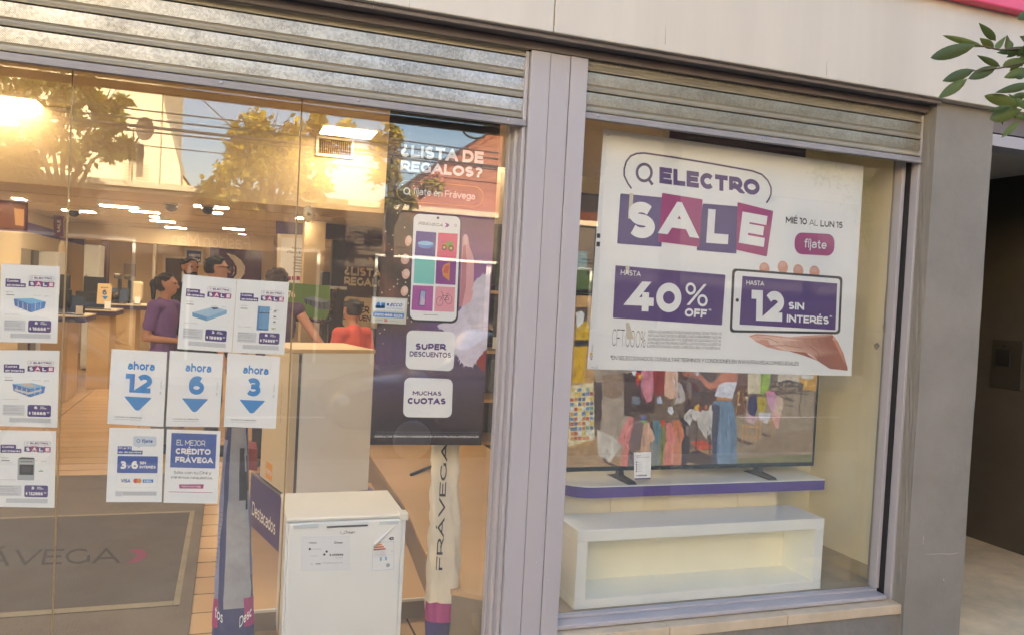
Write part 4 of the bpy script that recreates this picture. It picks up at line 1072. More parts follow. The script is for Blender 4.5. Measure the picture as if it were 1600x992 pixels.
# television stand behind it
zs = .742
t = thing('television_stand', 'cream television stand topped by a white shelf with a rounded purple edge', 'stand', (2.2, .55, zf))
for a, c in ((XR0 + .03, 1.86), (1.863, 2.62), (2.623, 2.875)):
    MB().bbox((a, .455, zf + .001), (c, .70, zs - .062), CRP, .002).build('front_panel', t)
fr_r = at(1289, 749, .346); bk_r = at(1256, 735, .56)
out = []
cx, cy, rr = 1.74, .346 + .13, .13
xl = 1.56
out = [Vector((xl, .70, zs)), Vector((xl, .346 + .20, zs))]
for k in range(9):
    a = R(180 + 90 * k / 8); out.append(Vector((xl + .16 + .16 * math.cos(a), .346 + .16 + .16 * math.sin(a), zs)))
out += [Vector((fr_r.x, .346, zs)), Vector((fr_r.x + .02, .70, zs))]
m_ = MB(); m_.slab(out, (0, 0, -.004), WLAC); m_.build('shelf_top', t)
m_ = MB(); m_.slab([Vector((p.x, p.y, p.z - .0045)) for p in out], (0, 0, -.052), PURP); m_.build('purple_edge', t)

# television with its picture
YT = .47
z0 = at(1271, 727, YT).z
tx1 = at(1272, 700, YT).x; tx0 = tx1 - 1.56; tz1 = z0 + .89
tv = thing('television', 'large flat television showing a street market stall, half hidden by the sale poster', 'television', ((tx0 + tx1) / 2, YT, zs))
MB().bbox((tx0, YT + .001, z0), (tx1, YT + .035, tz1), BLK, .004).build('casing', tv)
f = MB()
for a, c in (((tx0, YT - .006, z0), (tx1, YT + .0005, z0 + .022)), ((tx0, YT - .006, tz1 - .010), (tx1, YT + .0005, tz1)), ((tx0, YT - .006, z0 + .0225), (tx0 + .010, YT + .0005, tz1 - .0105)), ((tx1 - .010, YT - .006, z0 + .0225), (tx1, YT + .0005, tz1 - .0105))):
    f.bbox(a, c, mat('teal_black_bezel', lin(40, 56, 54), .25), .002)
f.build('bezel', tv)
for x in (970, 1186):
    a = at(x, 733, YT); fo = MB()
    fo.hexa([(a.x - .015, YT - .015, zs + .001), (a.x + .015, YT - .015, zs + .001), (a.x + .015, YT + .03, zs + .001), (a.x - .015, YT + .03, zs + .001), (a.x - .012, YT + .001, z0 + .03), (a.x + .012, YT + .001, z0 + .03), (a.x + .012, YT + .03, z0 + .03), (a.x - .012, YT + .03, z0 + .03)], BLK)
    fo.hexa([(a.x - .012, YT - .11, zs + .001), (a.x + .035, YT - .115, zs + .001), (a.x + .015, YT + .12, zs + .001), (a.x - .02, YT + .12, zs + .001), (a.x - .008, YT - .10, zs + .014), (a.x + .028, YT - .105, zs + .016), (a.x + .012, YT + .02, zs + .03), (a.x - .015, YT + .02, zs + .03)], BLK)
    fo.build('foot', tv)
def scr(r, g, b): 
    c = lin(r, g, b)
    n = 'screen_%d_%d_%d' % (r, g, b)
    if n in MATS: return MATS[n]
    m = emit(n, c, SCREEN); t_ = m.node_tree; p = t_.nodes['Principled BSDF']
    p.inputs['Base Color'].default_value = (.02, .02, .02, 1); p.inputs['Roughness'].default_value = .3
    tc = t_.nodes.new('ShaderNodeTexCoord'); nz = t_.nodes.new('ShaderNodeTexNoise'); nz.inputs['Scale'].default_value = 26; nz.inputs['Detail'].default_value = 8; nz.inputs['Roughness'].default_value = .7
    t_.links.new(tc.outputs['Object'], nz.inputs['Vector'])
    cr = t_.nodes.new('ShaderNodeValToRGB'); cr.color_ramp.elements[0].position = .3; cr.color_ramp.elements[1].position = .75
    cr.color_ramp.elements[0].color = tuple(v * .55 for v in c[:3]) + (1,); cr.color_ramp.elements[1].color = tuple(min(1, v * 1.35) for v in c[:3]) + (1,)
    t_.links.new(nz.outputs['Fac'], cr.inputs['Fac']); t_.links.new(cr.outputs[0], p.inputs['Emission Color'])
    return m
SCREEN = 1.0 / (2 ** EXPO) * .8
T = Sheet([(883, 470), (1280, 470), (1270, 720), (883, 735)], Y=YT)
c2 = lambda x, y: (870 + x / 3.42, 480 + y / 3.42)
c3 = lambda x, y: (1050 + x / 4.722, 560 + y / 4.722)
c7 = lambda x, y: (960 + x / 4.96, 560 + y / 4.96)
pic = MB()
def inside(p, poly):
    c_ = False
    for i in range(len(poly)):
        a, b_ = poly[i - 1], poly[i]
        if (a[1] > p[1]) != (b_[1] > p[1]) and p[0] < (b_[0] - a[0]) * (p[1] - a[1]) / (b_[1] - a[1]) + a[0]: c_ = not c_
    return c_
tr_ = random.Random(21)
def tp(f_, pts, c, L):
    """one patch of the picture: ragged outline, then folds and highlights inside it"""
    P = [f_(*p) for p in pts]; x0_, x1_ = min(p[0] for p in P), max(p[0] for p in P); y0_, y1_ = min(p[1] for p in P), max(p[1] for p in P)
    w_, h_ = x1_ - x0_, y1_ - y0_
    if w_ * h_ < 60: T.poly(pic, P, scr(*c), L * .8); return
    Q = []
    for i in range(len(P)):
        a, b_ = P[i], P[(i + 1) % len(P)]; n = max(1, int(math.hypot(b_[0] - a[0], b_[1] - a[1]) / 5))
        for k in range(n):
            t_ = k / n; j = 0 if k == 0 else .55; Q.append((a[0] + (b_[0] - a[0]) * t_ + tr_.uniform(-j, j), a[1] + (b_[1] - a[1]) * t_ + tr_.uniform(-j, j)))
    T.poly(pic, Q, scr(*c), L * .8)
    if w_ * h_ > 9000: return
    for k in range(min(26, int(6 + w_ * h_ / 90))):
        p = (tr_.uniform(x0_, x1_), tr_.uniform(y0_, y1_)); l_ = tr_.uniform(.12, .4) * h_; q = (p[0] + tr_.uniform(-.12, .12) * w_, p[1] + l_); s_ = tr_.uniform(.35, 1.1)
        if not (inside(p, P) and inside(q, P) and inside((p[0] - s_, (p[1] + q[1]) / 2), P) and inside((p[0] + s_, (p[1] + q[1]) / 2), P)): continue
        g = tr_.choice((.62, .78, 1.18)); cc = tuple(min(250, int(v * g)) for v in c); mid = ((p[0] + q[0]) / 2, (p[1] + q[1]) / 2)
        T.poly(pic, [p, (mid[0] + s_, mid[1]), q, (mid[0] - s_, mid[1])], scr(*cc), L * .8 + .10 + .004 * k)
# ground and backdrop
pic.add([(tx0 + .0105, YT - .0002, z0 + .0225), (tx1 - .0105, YT - .0002, z0 + .0225), (tx1 - .0105, YT - .0002, tz1 - .011), (tx0 + .0105, YT - .0002, tz1 - .011)], [(0, 1, 2, 3)], scr(112, 92, 76))
gz = at(1100, 640, YT).z
tp(c3, [(470, 300), (1050, 240), (1035, 775), (470, 790)], (158, 138, 112), 2)
tp(c3, [(700, 560), (1040, 520), (1035, 770), (480, 790)], (150, 126, 98), 3)
tp(c3, [(470, 740), (1036, 700), (1033, 772), (470, 792)], (128, 122, 74), 3.4)
tp(c2, [(50, 740), (240, 680), (420, 760), (830, 760), (850, 850), (50, 862)], (176, 140, 98), 2)
tp(c2, [(60, -60), (200, -60), (195, 730), (55, 750)], (196, 150, 92), 2.2)
# yellow frock on a dark wall, card rack below
tp(c2, [(100, 0), (175, 0), (170, 190), (95, 190)], (88, 66, 56), 3)
tp(c2, [(105, 90), (160, 70), (178, 110), (172, 180), (100, 185)], (214, 170, 24), 4); tp(c2, [(95, 176), (172, 172), (170, 210), (92, 212)], (40, 34, 34), 5); tp(c2, [(92, 205), (165, 205), (148, 300), (150, 400), (84, 404), (92, 300)], (222, 172, 26), 5); tp(c2, [(100, 30), (130, 20), (148, 36), (140, 84), (108, 110)], (226, 222, 218), 5)
tp(c2, [(70, 420), (200, 400), (200, 705), (60, 745)], (226, 206, 160), 5)
cols = [(196, 92, 70), (90, 140, 190), (226, 190, 70), (120, 170, 150), (210, 140, 90), (230, 226, 220), (90, 110, 150), (230, 200, 150)]
random.seed(3)
for j in range(11):
    for i in range(6):
        x = 72 + i * 21 + random.uniform(-1, 1); y = 432 + j * 26 - i * 1.2
        tp(c2, [(x, y), (x + 17, y - 1), (x + 16.5, y + 17), (x - .5, y + 18)], random.choice(cols), 6)
# cream umbrellas and stall front
tp(c2, [(190, 330), (400, 330), (395, 560), (340, 800), (220, 790), (240, 500)], (170, 152, 134), 4); tp(c2, [(195, 400), (240, 400), (240, 600), (198, 610)], (78, 62, 62), 5)
tp(c2, [(240, 360), (360, 350), (350, 470), (300, 490), (250, 470)], (150, 122, 100), 5)
tp(c2, [(355, 350), (520, 345), (525, 560), (400, 580), (360, 575)], (70, 50, 48), 5)
tp(c2, [(214, 650), (300, 690), (345, 740), (280, 830), (222, 790), (214, 700)], (206, 194, 178), 6); tp(c2, [(230, 790), (290, 828), (330, 850), (320, 862), (260, 830)], (92, 60, 40), 6)
# dark inner stall
tp(c7, [(490, 90), (800, 90), (790, 400), (540, 420), (545, 300)], (88, 62, 58), 4); tp(c7, [(560, 100), (600, 100), (600, 300), (565, 320)], (120, 96, 86), 5); tp(c7, [(690, 100), (720, 100), (718, 380), (690, 380)], (64, 62, 56), 5)
# fringed shawls
for pts, c in (([(205, 90), (300, 92), (305, 250), (285, 330), (250, 340), (220, 270), (205, 190)], (208, 126, 140)), ([(150, 95), (210, 90), (215, 190), (230, 390), (200, 385), (190, 290), (150, 250)], (66, 44, 48)), ([(296, 92), (400, 95), (390, 250), (350, 285), (310, 270), (300, 170)], (150, 44, 48)),
               ([(395, 95), (485, 95), (485, 300), (430, 310), (385, 285), (385, 200)], (228, 178, 154)), ([(455, 100), (488, 96), (486, 250), (462, 260)], (224, 210, 204)), ([(486, 180), (520, 200), (552, 310), (540, 330), (460, 355), (486, 270)], (190, 176, 170)), ([(330, 300), (360, 290), (372, 345), (330, 350)], (176, 188, 214)), ([(140, 285), (205, 300), (200, 360), (130, 350)], (120, 130, 140))): tp(c7, pts, c, 6)
for i in range(26):
    x = 205 + i * 11; y = 250 + 30 * math.sin(i * 1.7); c = (206, 120, 134) if x < 300 else (150, 40, 46) if x < 385 else (228, 184, 160)
    tp(c7, [(x, y - 40), (x + 5, y - 42), (x + 4, y + 40), (x + 2, y + 44)], c, 6.5)
tp(c7, [(165, 100), (205, 110), (200, 160), (180, 220), (168, 190)], (206, 60, 40), 7); tp(c7, [(178, 128), (212, 120), (205, 160), (190, 150)], (232, 190, 50), 7.3); tp(c7, [(135, 95), (170, 95), (160, 135), (140, 125)], (226, 232, 236), 7.3)
# clothes rail: puffed dresses
for pts, c, L in (([(115, 445), (148, 455), (150, 560), (110, 640), (66, 665), (24, 640), (60, 540)], (228, 132, 126), 7), ([(70, 655), (115, 650), (112, 720), (100, 850), (48, 850), (60, 740)], (222, 130, 120), 7), ([(150, 480), (205, 470), (215, 560), (196, 670), (160, 700), (110, 690), (130, 560)], (118, 92, 92), 8), ([(110, 700), (165, 700), (158, 840), (105, 846)], (92, 84, 84), 7),
                  ([(230, 490), (275, 500), (275, 640), (275, 720), (195, 720), (215, 600)], (206, 160, 130), 8), ([(262, 500), (300, 570), (314, 620), (290, 645), (262, 630), (250, 560)], (226, 172, 142), 9), ([(300, 480), (350, 478), (362, 560), (350, 650), (325, 672), (305, 640), (298, 560)], (92, 128, 140), 8), ([(262, 485), (304, 485), (304, 540), (290, 560)], (46, 38, 42), 7), ([(275, 640), (355, 655), (350, 846), (280, 846)], (120, 126, 122), 7), ([(350, 500), (388, 480), (392, 640), (378, 840), (352, 840)], (132, 132, 66), 7),
                  ([(357, 476), (388, 470), (388, 510), (365, 524)], (226, 70, 40), 8), ([(398, 500), (436, 490), (460, 560), (482, 630), (462, 660), (420, 660), (396, 610)], (230, 136, 124), 9), ([(400, 640), (462, 650), (462, 840), (370, 842), (384, 720)], (226, 140, 122), 8), ([(445, 478), (505, 472), (530, 540), (542, 600), (520, 648), (486, 650), (462, 590)], (206, 122, 78), 9), ([(462, 640), (518, 650), (514, 840), (462, 842)], (214, 136, 96), 8), ([(490, 400), (540, 470), (582, 520), (578, 780), (540, 840), (516, 836), (520, 640), (545, 600), (505, 470)], (40, 38, 46), 8), ([(550, 510), (575, 530), (570, 600), (555, 590)], (140, 120, 110), 9)): tp(c7, pts, c, L)
for pts, c in (([(135, 520), (146, 510), (100, 640), (84, 650)], (196, 100, 98)), ([(172, 500), (180, 500), (160, 690), (150, 690)], (92, 70, 72)), ([(240, 560), (246, 556), (222, 716), (212, 716)], (172, 126, 100)), ([(326, 500), (334, 500), (332, 660), (324, 660)], (66, 98, 112)), ([(424, 520), (432, 516), (450, 640), (440, 644)], (196, 98, 92)), ([(420, 668), (428, 668), (416, 838), (406, 838)], (192, 104, 92)), ([(484, 500), (492, 496), (506, 640), (496, 642)], (164, 88, 52))): tp(c7, pts, c, 9.6)
for k in range(9): T.line(pic, [c7(118 + k * 44, 440), c7(136 + k * 44, 408 + (k % 3) * 8), c7(160 + k * 42, 446)], .0022, scr(176, 150, 120), 7)
for k in range(60):
    x, y = (random.uniform(110, 160), random.uniform(715, 838)) if k < 24 else (random.uniform(282, 348), random.uniform(665, 840))
    tp(c7, [(x, y), (x + 6, y + 2), (x + 5, y + 7), (x - 1, y + 6)], (206, 200, 194), 7.6)
tp(c7, [(416, 375), (446, 368), (460, 415), (436, 434), (410, 408)], (232, 236, 240), 10); T.line(pic, [c7(130, 445), c7(520, 440)], .003, scr(120, 108, 96), 6.4)
tp(c7, [(205, 440), (240, 445), (236, 474), (208, 470)], (104, 110, 180), 9); tp(c7, [(205, 475), (250, 480), (236, 500), (210, 496)], (110, 170, 60), 9)
# table with a white cloth
tp(c3, [(88, 420), (130, 370), (300, 385), (300, 420), (285, 560), (200, 480), (150, 440), (110, 540), (95, 520)], (208, 200, 192), 5); tp(c3, [(170, 400), (298, 405), (296, 600), (250, 590), (190, 500)], (196, 186, 176), 6)
for pts, c in (([(160, 380), (170, 345), (200, 330), (196, 380)], (220, 170, 50)), ([(195, 390), (205, 345), (216, 345), (218, 390)], (160, 60, 40)), ([(240, 370), (246, 335), (256, 340), (262, 380)], (226, 120, 50)), ([(268, 385), (276, 345), (292, 340), (292, 388)], (216, 206, 196))): tp(c3, pts, c, 7)
tp(c3, [(135, 610), (220, 600), (292, 630), (290, 660), (190, 672)], (206, 78, 36), 6); tp(c3, [(120, 690), (180, 670), (296, 720), (298, 790), (110, 760)], (70, 46, 36), 5)
T.line(pic, [c3(182, 455), c3(178, 560), c3(170, 780)], .006, scr(40, 34, 34), 8); T.line(pic, [c3(150, 560), c3(182, 470)], .006, scr(44, 38, 38), 8); T.line(pic, [c3(275, 640), c3(272, 690), c3(290, 716)], .005, scr(36, 30, 30), 8); tp(c3, [(255, 570), (285, 550), (290, 630), (262, 636)], (90, 70, 60), 8)
# customer: white top, long blue skirt, bare arm
tp(c3, [(345, 170), (360, 128), (375, 90), (480, 90), (482, 140), (470, 180), (400, 190)], (192, 116, 86), 9); tp(c3, [(190, 105), (230, 130), (270, 175), (305, 170), (345, 130), (370, 90), (420, 90), (400, 150), (340, 215), (280, 228), (240, 200), (200, 145)], (200, 118, 86), 10)
tp(c3, [(70, 95), (200, 100), (230, 135), (190, 150), (130, 130), (80, 130)], (166, 98, 76), 9.6); tp(c3, [(170, 100), (198, 98), (196, 124), (176, 126)], (196, 204, 206), 11)
tp(c3, [(345, 190), (400, 172), (478, 170), (460, 230), (440, 300), (380, 298), (312, 275)], (216, 214, 222), 11); tp(c3, [(330, 280), (440, 294), (440, 312), (322, 305)], (206, 134, 60), 11.4)
tp(c3, [(305, 310), (440, 308), (462, 400), (474, 560), (474, 790), (296, 795), (290, 560)], (112, 138, 162), 12); tp(c3, [(305, 330), (352, 350), (350, 440), (330, 600), (326, 790), (296, 792), (292, 500)], (74, 76, 96), 12.5); tp(c3, [(350, 470), (358, 470), (352, 790), (344, 790)], (132, 156, 176), 12.8); tp(c3, [(440, 420), (446, 420), (440, 790), (432, 790)], (94, 120, 146), 12.8)
# right side: hanging clothes, stools, bench
tp(c3, [(480, 110), (560, 110), (545, 400), (470, 420), (470, 300)], (110, 70, 52), 4.4); tp(c3, [(560, 110), (660, 110), (650, 260), (560, 260)], (206, 190, 158), 4.6); tp(c3, [(655, 110), (725, 112), (712, 250), (650, 268)], (150, 180, 60), 5); tp(c3, [(660, 110), (676, 110), (660, 260), (652, 262)], (120, 150, 40), 5.4)
tp(c3, [(770, 112), (940, 114), (935, 190), (770, 180)], (198, 182, 160), 4.6); tp(c3, [(925, 114), (1072, 118), (1066, 236), (960, 230)], (196, 142, 38), 4.6); tp(c3, [(945, 118), (1045, 122), (1042, 146), (990, 152), (950, 140)], (206, 206, 196), 6); tp(c3, [(970, 165), (1000, 160), (990, 200)], (226, 180, 50), 6); tp(c3, [(768, 112), (782, 112), (780, 180), (768, 180)], (90, 80, 66), 6)
T.line(pic, [c3(500, 230), c3(470, 400)], .007, scr(206, 150, 60), 6); T.line(pic, [c3(520, 240), c3(540, 430)], .007, scr(150, 96, 50), 6)
for k in range(14):
    x, y = random.uniform(485, 545), random.uniform(200, 400); tp(c3, [(x, y), (x + 16, y + 6), (x + 10, y + 26), (x - 4, y + 18)], random.choice([(60, 40, 36), (196, 160, 70), (200, 190, 176), (120, 70, 50)]), 6.6)
for pts, c in (([(560, 300), (600, 255), (622, 270), (628, 370), (606, 430), (570, 410), (552, 370)], (50, 50, 92)), ([(628, 275), (690, 290), (695, 340), (676, 395), (636, 395), (628, 330)], (184, 160, 40)), ([(690, 250), (740, 230), (770, 270), (786, 320), (740, 400), (712, 340)], (206, 150, 176)), ([(690, 240), (750, 235), (760, 262), (700, 280)], (220, 120, 150)), ([(770, 270), (815, 290), (818, 360), (796, 420), (752, 420), (744, 340)], (216, 186, 160)), ([(540, 400), (640, 430), (600, 480), (560, 470), (540, 440)], (206, 170, 170)), ([(636, 395), (735, 400), (700, 480), (640, 450)], (214, 206, 206)), ([(740, 390), (800, 410), (780, 520), (740, 460)], (226, 160, 150))): tp(c3, pts, c, 7)
for a, c in (((520, 480), (516, 612)), ((628, 460), (614, 630)), ((655, 450), (646, 600)), ((742, 450), (736, 575)), ((722, 450), (720, 520)), ((548, 500), (552, 590))): T.line(pic, [c3(*a), c3(*c)], .0075, scr(206, 150, 78), 8)
T.line(pic, [c3(515, 495), c3(640, 505)], .008, scr(214, 160, 88), 8.4); T.line(pic, [c3(540, 570), c3(630, 580)], .006, scr(190, 134, 66), 8.4); tp(c3, [(475, 575), (610, 630), (560, 640), (470, 600)], (112, 88, 70), 5); tp(c3, [(660, 540), (740, 570), (700, 580), (660, 560)], (112, 88, 70), 5)
tp(c3, [(725, 165), (800, 172), (850, 160), (960, 185), (968, 240), (730, 230)], (74, 62, 48), 7)
for k in range(26):
    x, y = random.uniform(735, 955), random.uniform(178, 234); T.ell(pic, *c3(x, y), 1.6, 1.6, scr(176, 150, 120), 6.2, 8)
T.line(pic, [c3(725, 165), c3(790, 176), c3(850, 158), c3(905, 172), c3(965, 188)], .006, scr(44, 38, 34), 8); T.line(pic, [c3(728, 236), c3(1000, 262)], .006, scr(64, 54, 46), 8); T.line(pic, [c3(965, 190), c3(935, 375)], .005, scr(66, 52, 46), 8); T.line(pic, [c3(985, 250), c3(985, 360)], .004, scr(80, 66, 56), 8)
tp(c3, [(800, 280), (850, 285), (915, 312), (890, 318), (820, 300)], (108, 92, 74), 5); tp(c3, [(830, 330), (900, 345), (890, 356), (830, 345)], (112, 96, 78), 5)
pic.build('picture', tv)
# price card leaning at the screen
q = [at(990.5, 708, .30), at(1017, 706, .30), at(1016, 747.5, .30), at(992, 748.5, .30)]
q = [at(991, 706.5, YT - .115), at(1017.5, 705.5, YT - .115), at(1016.5, 747.5, YT - .13), at(991.5, 748.5, YT - .13)]
S = Sheet([(0, 0)] * 4); S.c = [Vector(p) for p in q]
pc = MB(); pc.slab(q, (0, .004, 0), PAPER); pc = tag(pc.build('price_card'), 'small white price card standing in front of the television screen', 'price card')
h = MB(); S.rect(h, 0, .955, 1, 1, PURP, 2); S.txt(h, 'SMART TV', .10, .11, .40, .14, INK_K, 2, .2, q=2); S.txt(h, 'LED 4K UHD SMART', .10, .17, .9, .195, INK_K, 2, .16, q=2)
for k in range(5): S.upoly(h, [(.12 + .045 * math.cos(i * .7), .36 + .085 * k + .028 * math.sin(i * .7)) for i in range(9)], INK_K, 2); S.txt(h, 'DETALLE', .22, .345 + .085 * k, .42 + .03 * (k % 3), .375 + .085 * k, INK_G, 2, .14, q=2)
S.txt(h, '$ 689999', .10, .83, .76, .885, INK_K, 2, .24, q=3); h.build('printing', pc)
# ------------------------------------------------------------------ inside the shop
WARM = (1.0, 0.66, 0.30)
WALLI = mat('shop_wall_paint', lin(216, 196, 160), 0.75, var=0.05, scale=1.5)
CEIL = mat('shop_ceiling_panel', lin(210, 198, 172), 0.8, var=0.04, scale=1)
PURW = mat('purple_wall_band', lin(92, 66, 128), 0.5, var=.05)
PURB = mat('purple_board_print', lin(58, 48, 118), 0.45, var=.05)
DOORB = mat('dark_brown_doorway', lin(70, 48, 34), 0.5, var=.15)
TAN = mat('tan_porcelain', lin(206, 168, 122), 0.22, var=.08, scale=2)
TRIM = mat('white_step_trim', lin(220, 214, 200), .4)
RISER = mat('brown_riser', lin(142, 124, 102), .5, var=.12, scale=4)
LAMP_E = 7.5
def tile_floor():
    m = bpy.data.materials.new('shop_floor_tiles'); m.use_nodes = True
    t = m.node_tree; p = t.nodes['Principled BSDF']; p.inputs['Roughness'].default_value = .24
    tc = t.nodes.new('ShaderNodeTexCoord'); br = t.nodes.new('ShaderNodeTexBrick')
    br.inputs['Scale'].default_value = 1; br.inputs['Brick Width'].default_value = .9; br.inputs['Row Height'].default_value = .255
    br.inputs['Mortar Size'].default_value = .006; br.inputs['Mortar Smooth'].default_value = .2
    br.inputs['Color1'].default_value = lin(208, 170, 124); br.inputs['Color2'].default_value = lin(198, 160, 114); br.inputs['Mortar'].default_value = lin(92, 66, 42)
    br.offset = 0
    t.links.new(tc.outputs['Object'], br.inputs['Vector']); t.links.new(br.outputs['Color'], p.inputs['Base Color'])
    return m
XLW, XRW, YBW = -2.95, 5.0, 16.0
struct(MB().box((-10, .165, -.1), (13.7, 20.1, -.0005), tile_floor()), 'shop_floor')
struct(MB().box((XLW - .15, .165, 0), (XLW, YBW, 3.35), WALLI), 'left_wall')
struct(MB().box((XLW, YBW, 0), (8, YBW + .15, 3.35), WALLI), 'back_wall')
struct(MB().box((XRW + .6, 1.6, 0), (XRW + .75, YBW, 3.35), WALLI), 'right_wall')
struct(MB().box((2.25, 5.0, 0), (XRW + .6, 5.12, 3.3), WALLI), 'partition_wall')
YB = 6.0
zb = at(540, 329, YB).z
ZC1 = 3.3
struct(MB().box((XLW, .05, ZC1), (XRW + .6, YB, ZC1 + .08), CEIL), 'entrance_ceiling')
struct(MB().box((XLW, YB, zb), (XRW, YB + .12, ZC1 + .08), WALLI), 'bulkhead_wall')
ZC2 = zb + .04
cl = MB(); cl.box((XLW, YB + .121, ZC2), (XRW + .6, YBW, ZC2 + .06), CEIL)
for y in (7.5, 9, 10.5, 12, 13.5, 15): cl.box((XLW, y, ZC2 - .004), (XRW + .6, y + .02, ZC2 - .0005), mat('ceiling_joint', lin(176, 160, 132), .8))
struct(cl, 'shop_ceiling')
zs_ = at(300, 385, 13).z
struct(MB().box((XLW + .01, 13, zs_), (at(428, 385, 13).x, 13.15, ZC2 - .006), WALLI), 'soffit_wall')

# ceiling lamps
LM = emit('lamp_diffuser', (1.0, .73, .43, 1), LAMP_E * .66)
LM2 = emit('far_lamp_diffuser', (1.0, .80, .54, 1), LAMP_E * 1.75)
LM_ADDED = emit('added_front_lamp_diffuser', (1.0, .88, .70, 1), LAMP_E * 1.0)
LF = mat('lamp_frame', lin(230, 224, 210), .5)
def lamp(x0, x1, y, z, dy, label, group=None):
    a, b = atz(x0, y, z), atz(x1, y, z)
    c = (a + b) / 2
    t = thing('ceiling_lamp', label, 'lamp', tuple(c), group)
    hw = (b.x - a.x) / 2
    MB().box((c.x - hw, c.y - dy / 2, z - .012), (c.x + hw, c.y + dy / 2, z - .003), LM2 if group else LM).build('diffuser', t)
    f = MB(); f.box((c.x - hw - .02, c.y - dy / 2 - .02, z - .010), (c.x - hw - .0005, c.y + dy / 2 + .02, z - .0005), LF); f.box((c.x + hw + .0005, c.y - dy / 2 - .02, z - .010), (c.x + hw + .02, c.y + dy / 2 + .02, z - .0005), LF)
    f.build('frame', t)
lamp(500, 588, 207, ZC1, .42, 'bright square ceiling lamp just above the air grille', None)
lamp(-34, 58, 158, ZC1, .42, 'bright square ceiling lamp whose glow washes out the bulkhead by the green tree reflection', None)
for x_, s_ in ((-1.7, 'added unseen ceiling lamp over the entrance mat, near the glass'), (.9, 'added unseen ceiling lamp over the small freezer, near the glass')):  # unseen lamps, added to brighten the front of the shop
    t = thing('ceiling_lamp', s_, 'lamp', (x_, 2.3, ZC1)); MB().box((x_ - .3, 2.0, ZC1 - .012), (x_ + .3, 2.6, ZC1 - .003), LM_ADDED).build('diffuser', t); f = MB(); f.box((x_ - .33, 1.98, ZC1 - .010), (x_ - .3005, 2.62, ZC1 - .0005), LF); f.box((x_ + .3005, 1.98, ZC1 - .010), (x_ + .33, 2.62, ZC1 - .0005), LF); f.build('frame', t)
LG = 'small ceiling lamps deep inside the shop'
far = [(161, 213, 323, 'longest lamp of the shop ceiling, just under the bulkhead edge'), (206, 247, 331, 'long lamp just behind the longest one'), (237, 272, 346, 'lamp in the middle of the row running back over the saleswoman'), (260, 290, 356, 'rearmost lamp of the row running back over the saleswoman'),
       (180, 210, 354.5, 'low lamp near the soffit, above the steel toaster'), (103, 145, 330, 'lamp beside the security dome over the wall screens'), (23, 38, 311, 'small lamp above the reddish wall screen'), (304, 320, 322, 'short lamp touching the security dome between two lamps'), (330, 357, 324.5, 'longer lamp touching the security dome between two lamps'),
       (349, 381, 358, 'lamp nearest the purple swirl banner'), (356, 367, 366, 'small rear lamp above the purple banner, beside its twin'), (372, 384, 367, 'small rear lamp above the purple banner, nearer the white panel'), (236, 248, 339, 'tiny lamp between the two long lamps and the row behind'), (333, 347, 333, 'tiny lamp behind the pair with the security dome'), (462, 478, 341, 'lamp glowing by the glass clamp above the purple band')]
for a, b, y, s_ in far:
    lamp(a, b, y, ZC2, .17, s_, LG)
# security domes
for x, y, s in ((268, 321, 'black security dome alone between the long lamps and the lamp pair'), (325, 325, 'black security dome between two ceiling lamps'), (116, 331, 'black security dome over the wall screens')):
    p = atz(x, y - 3, ZC2); d = thing('security_camera', s, 'camera', tuple(p))
    MB().ball((p.x, p.y, p.z - .045), (.075, .075, .06), BLK, 12).build('dome', d); MB().box((p.x - .08, p.y - .08, p.z - .02), (p.x + .08, p.y + .08, p.z - .001), LF).build('base', d)

# air grille on the bulkhead
a, b = at(494, 212, YB), at(552, 250, YB)
t = thing('air_grille', 'cream framed air grille with dark louvres high on the bulkhead', 'grille', ((a.x + b.x) / 2, YB, b.z))
f = MB()
for q0, q1 in (((a.x, b.z), (b.x, b.z + .03)), ((a.x, a.z - .03), (b.x, a.z)), ((a.x, b.z + .0305), (a.x + .03, a.z - .0305)), ((b.x - .03, b.z + .0305), (b.x, a.z - .0305))): f.bbox((q0[0], YB - .03, q0[1]), (q1[0], YB - .0005, q1[1]), LF, .004)
f.build('frame', t)
MB().box((a.x + .031, YB - .006, b.z + .031), (b.x - .031, YB - .0006, a.z - .031), mat('grille_dark', lin(60, 44, 26), .8)).build('duct', t)
f = MB(); n = 16
for k in range(n): x = a.x + .04 + (b.x - a.x - .08) * k / (n - 1); f.box((x - .004, YB - .022, b.z + .032), (x + .004, YB - .0065, a.z - .032), mat('brown_louvre', lin(136, 104, 58), .6))
f.build('louvre', t)

# wall dressings, given by photo outline at a depth
def panel(name, label, cat, corners, Y, m, th=.04, group=None):
    q = [at(x, y, Y) for x, y in corners]; b = MB(); b.slab(q, (0, th, 0), m)
    return tag(b.build(name), label, cat, group), Sheet(corners, Y=Y)
o, S = panel('wall_banner', 'purple banner with a white swirl emblem on the far back wall', 'banner', [(328, 387), (409, 392), (408, 446), (327, 443)], YBW - .05, mat('plum_banner', lin(92, 40, 84), .5))
h = MB(); S.poly(h, [(354, 396), (366, 399), (377, 407), (383, 417), (382, 428), (376, 436), (366, 442), (352, 444), (362, 434), (366, 424), (364, 412), (360, 403)], INK_W, 12); S.line(h, [(352, 400), (362, 408), (368, 418), (368, 428), (362, 436)], .05, mat('plum_banner', 0), 20); h.build('emblem', o)
o, S = panel('framed_poster', 'blue framed credit poster beside the back doorway', 'poster', [(291, 390), (316, 392), (315, 412), (290, 410)], YBW - .05, INK_N)
h = MB(); S.ztext(h, 'CR\u00c9DITO', (295, 397), (313, 398), (295, 401), INK_W, 12, .25, q=2); S.ztext(h, 'FR\u00c1VEGA', (295, 404), (313, 405), (295, 408), INK_W, 12, .25, q=2)
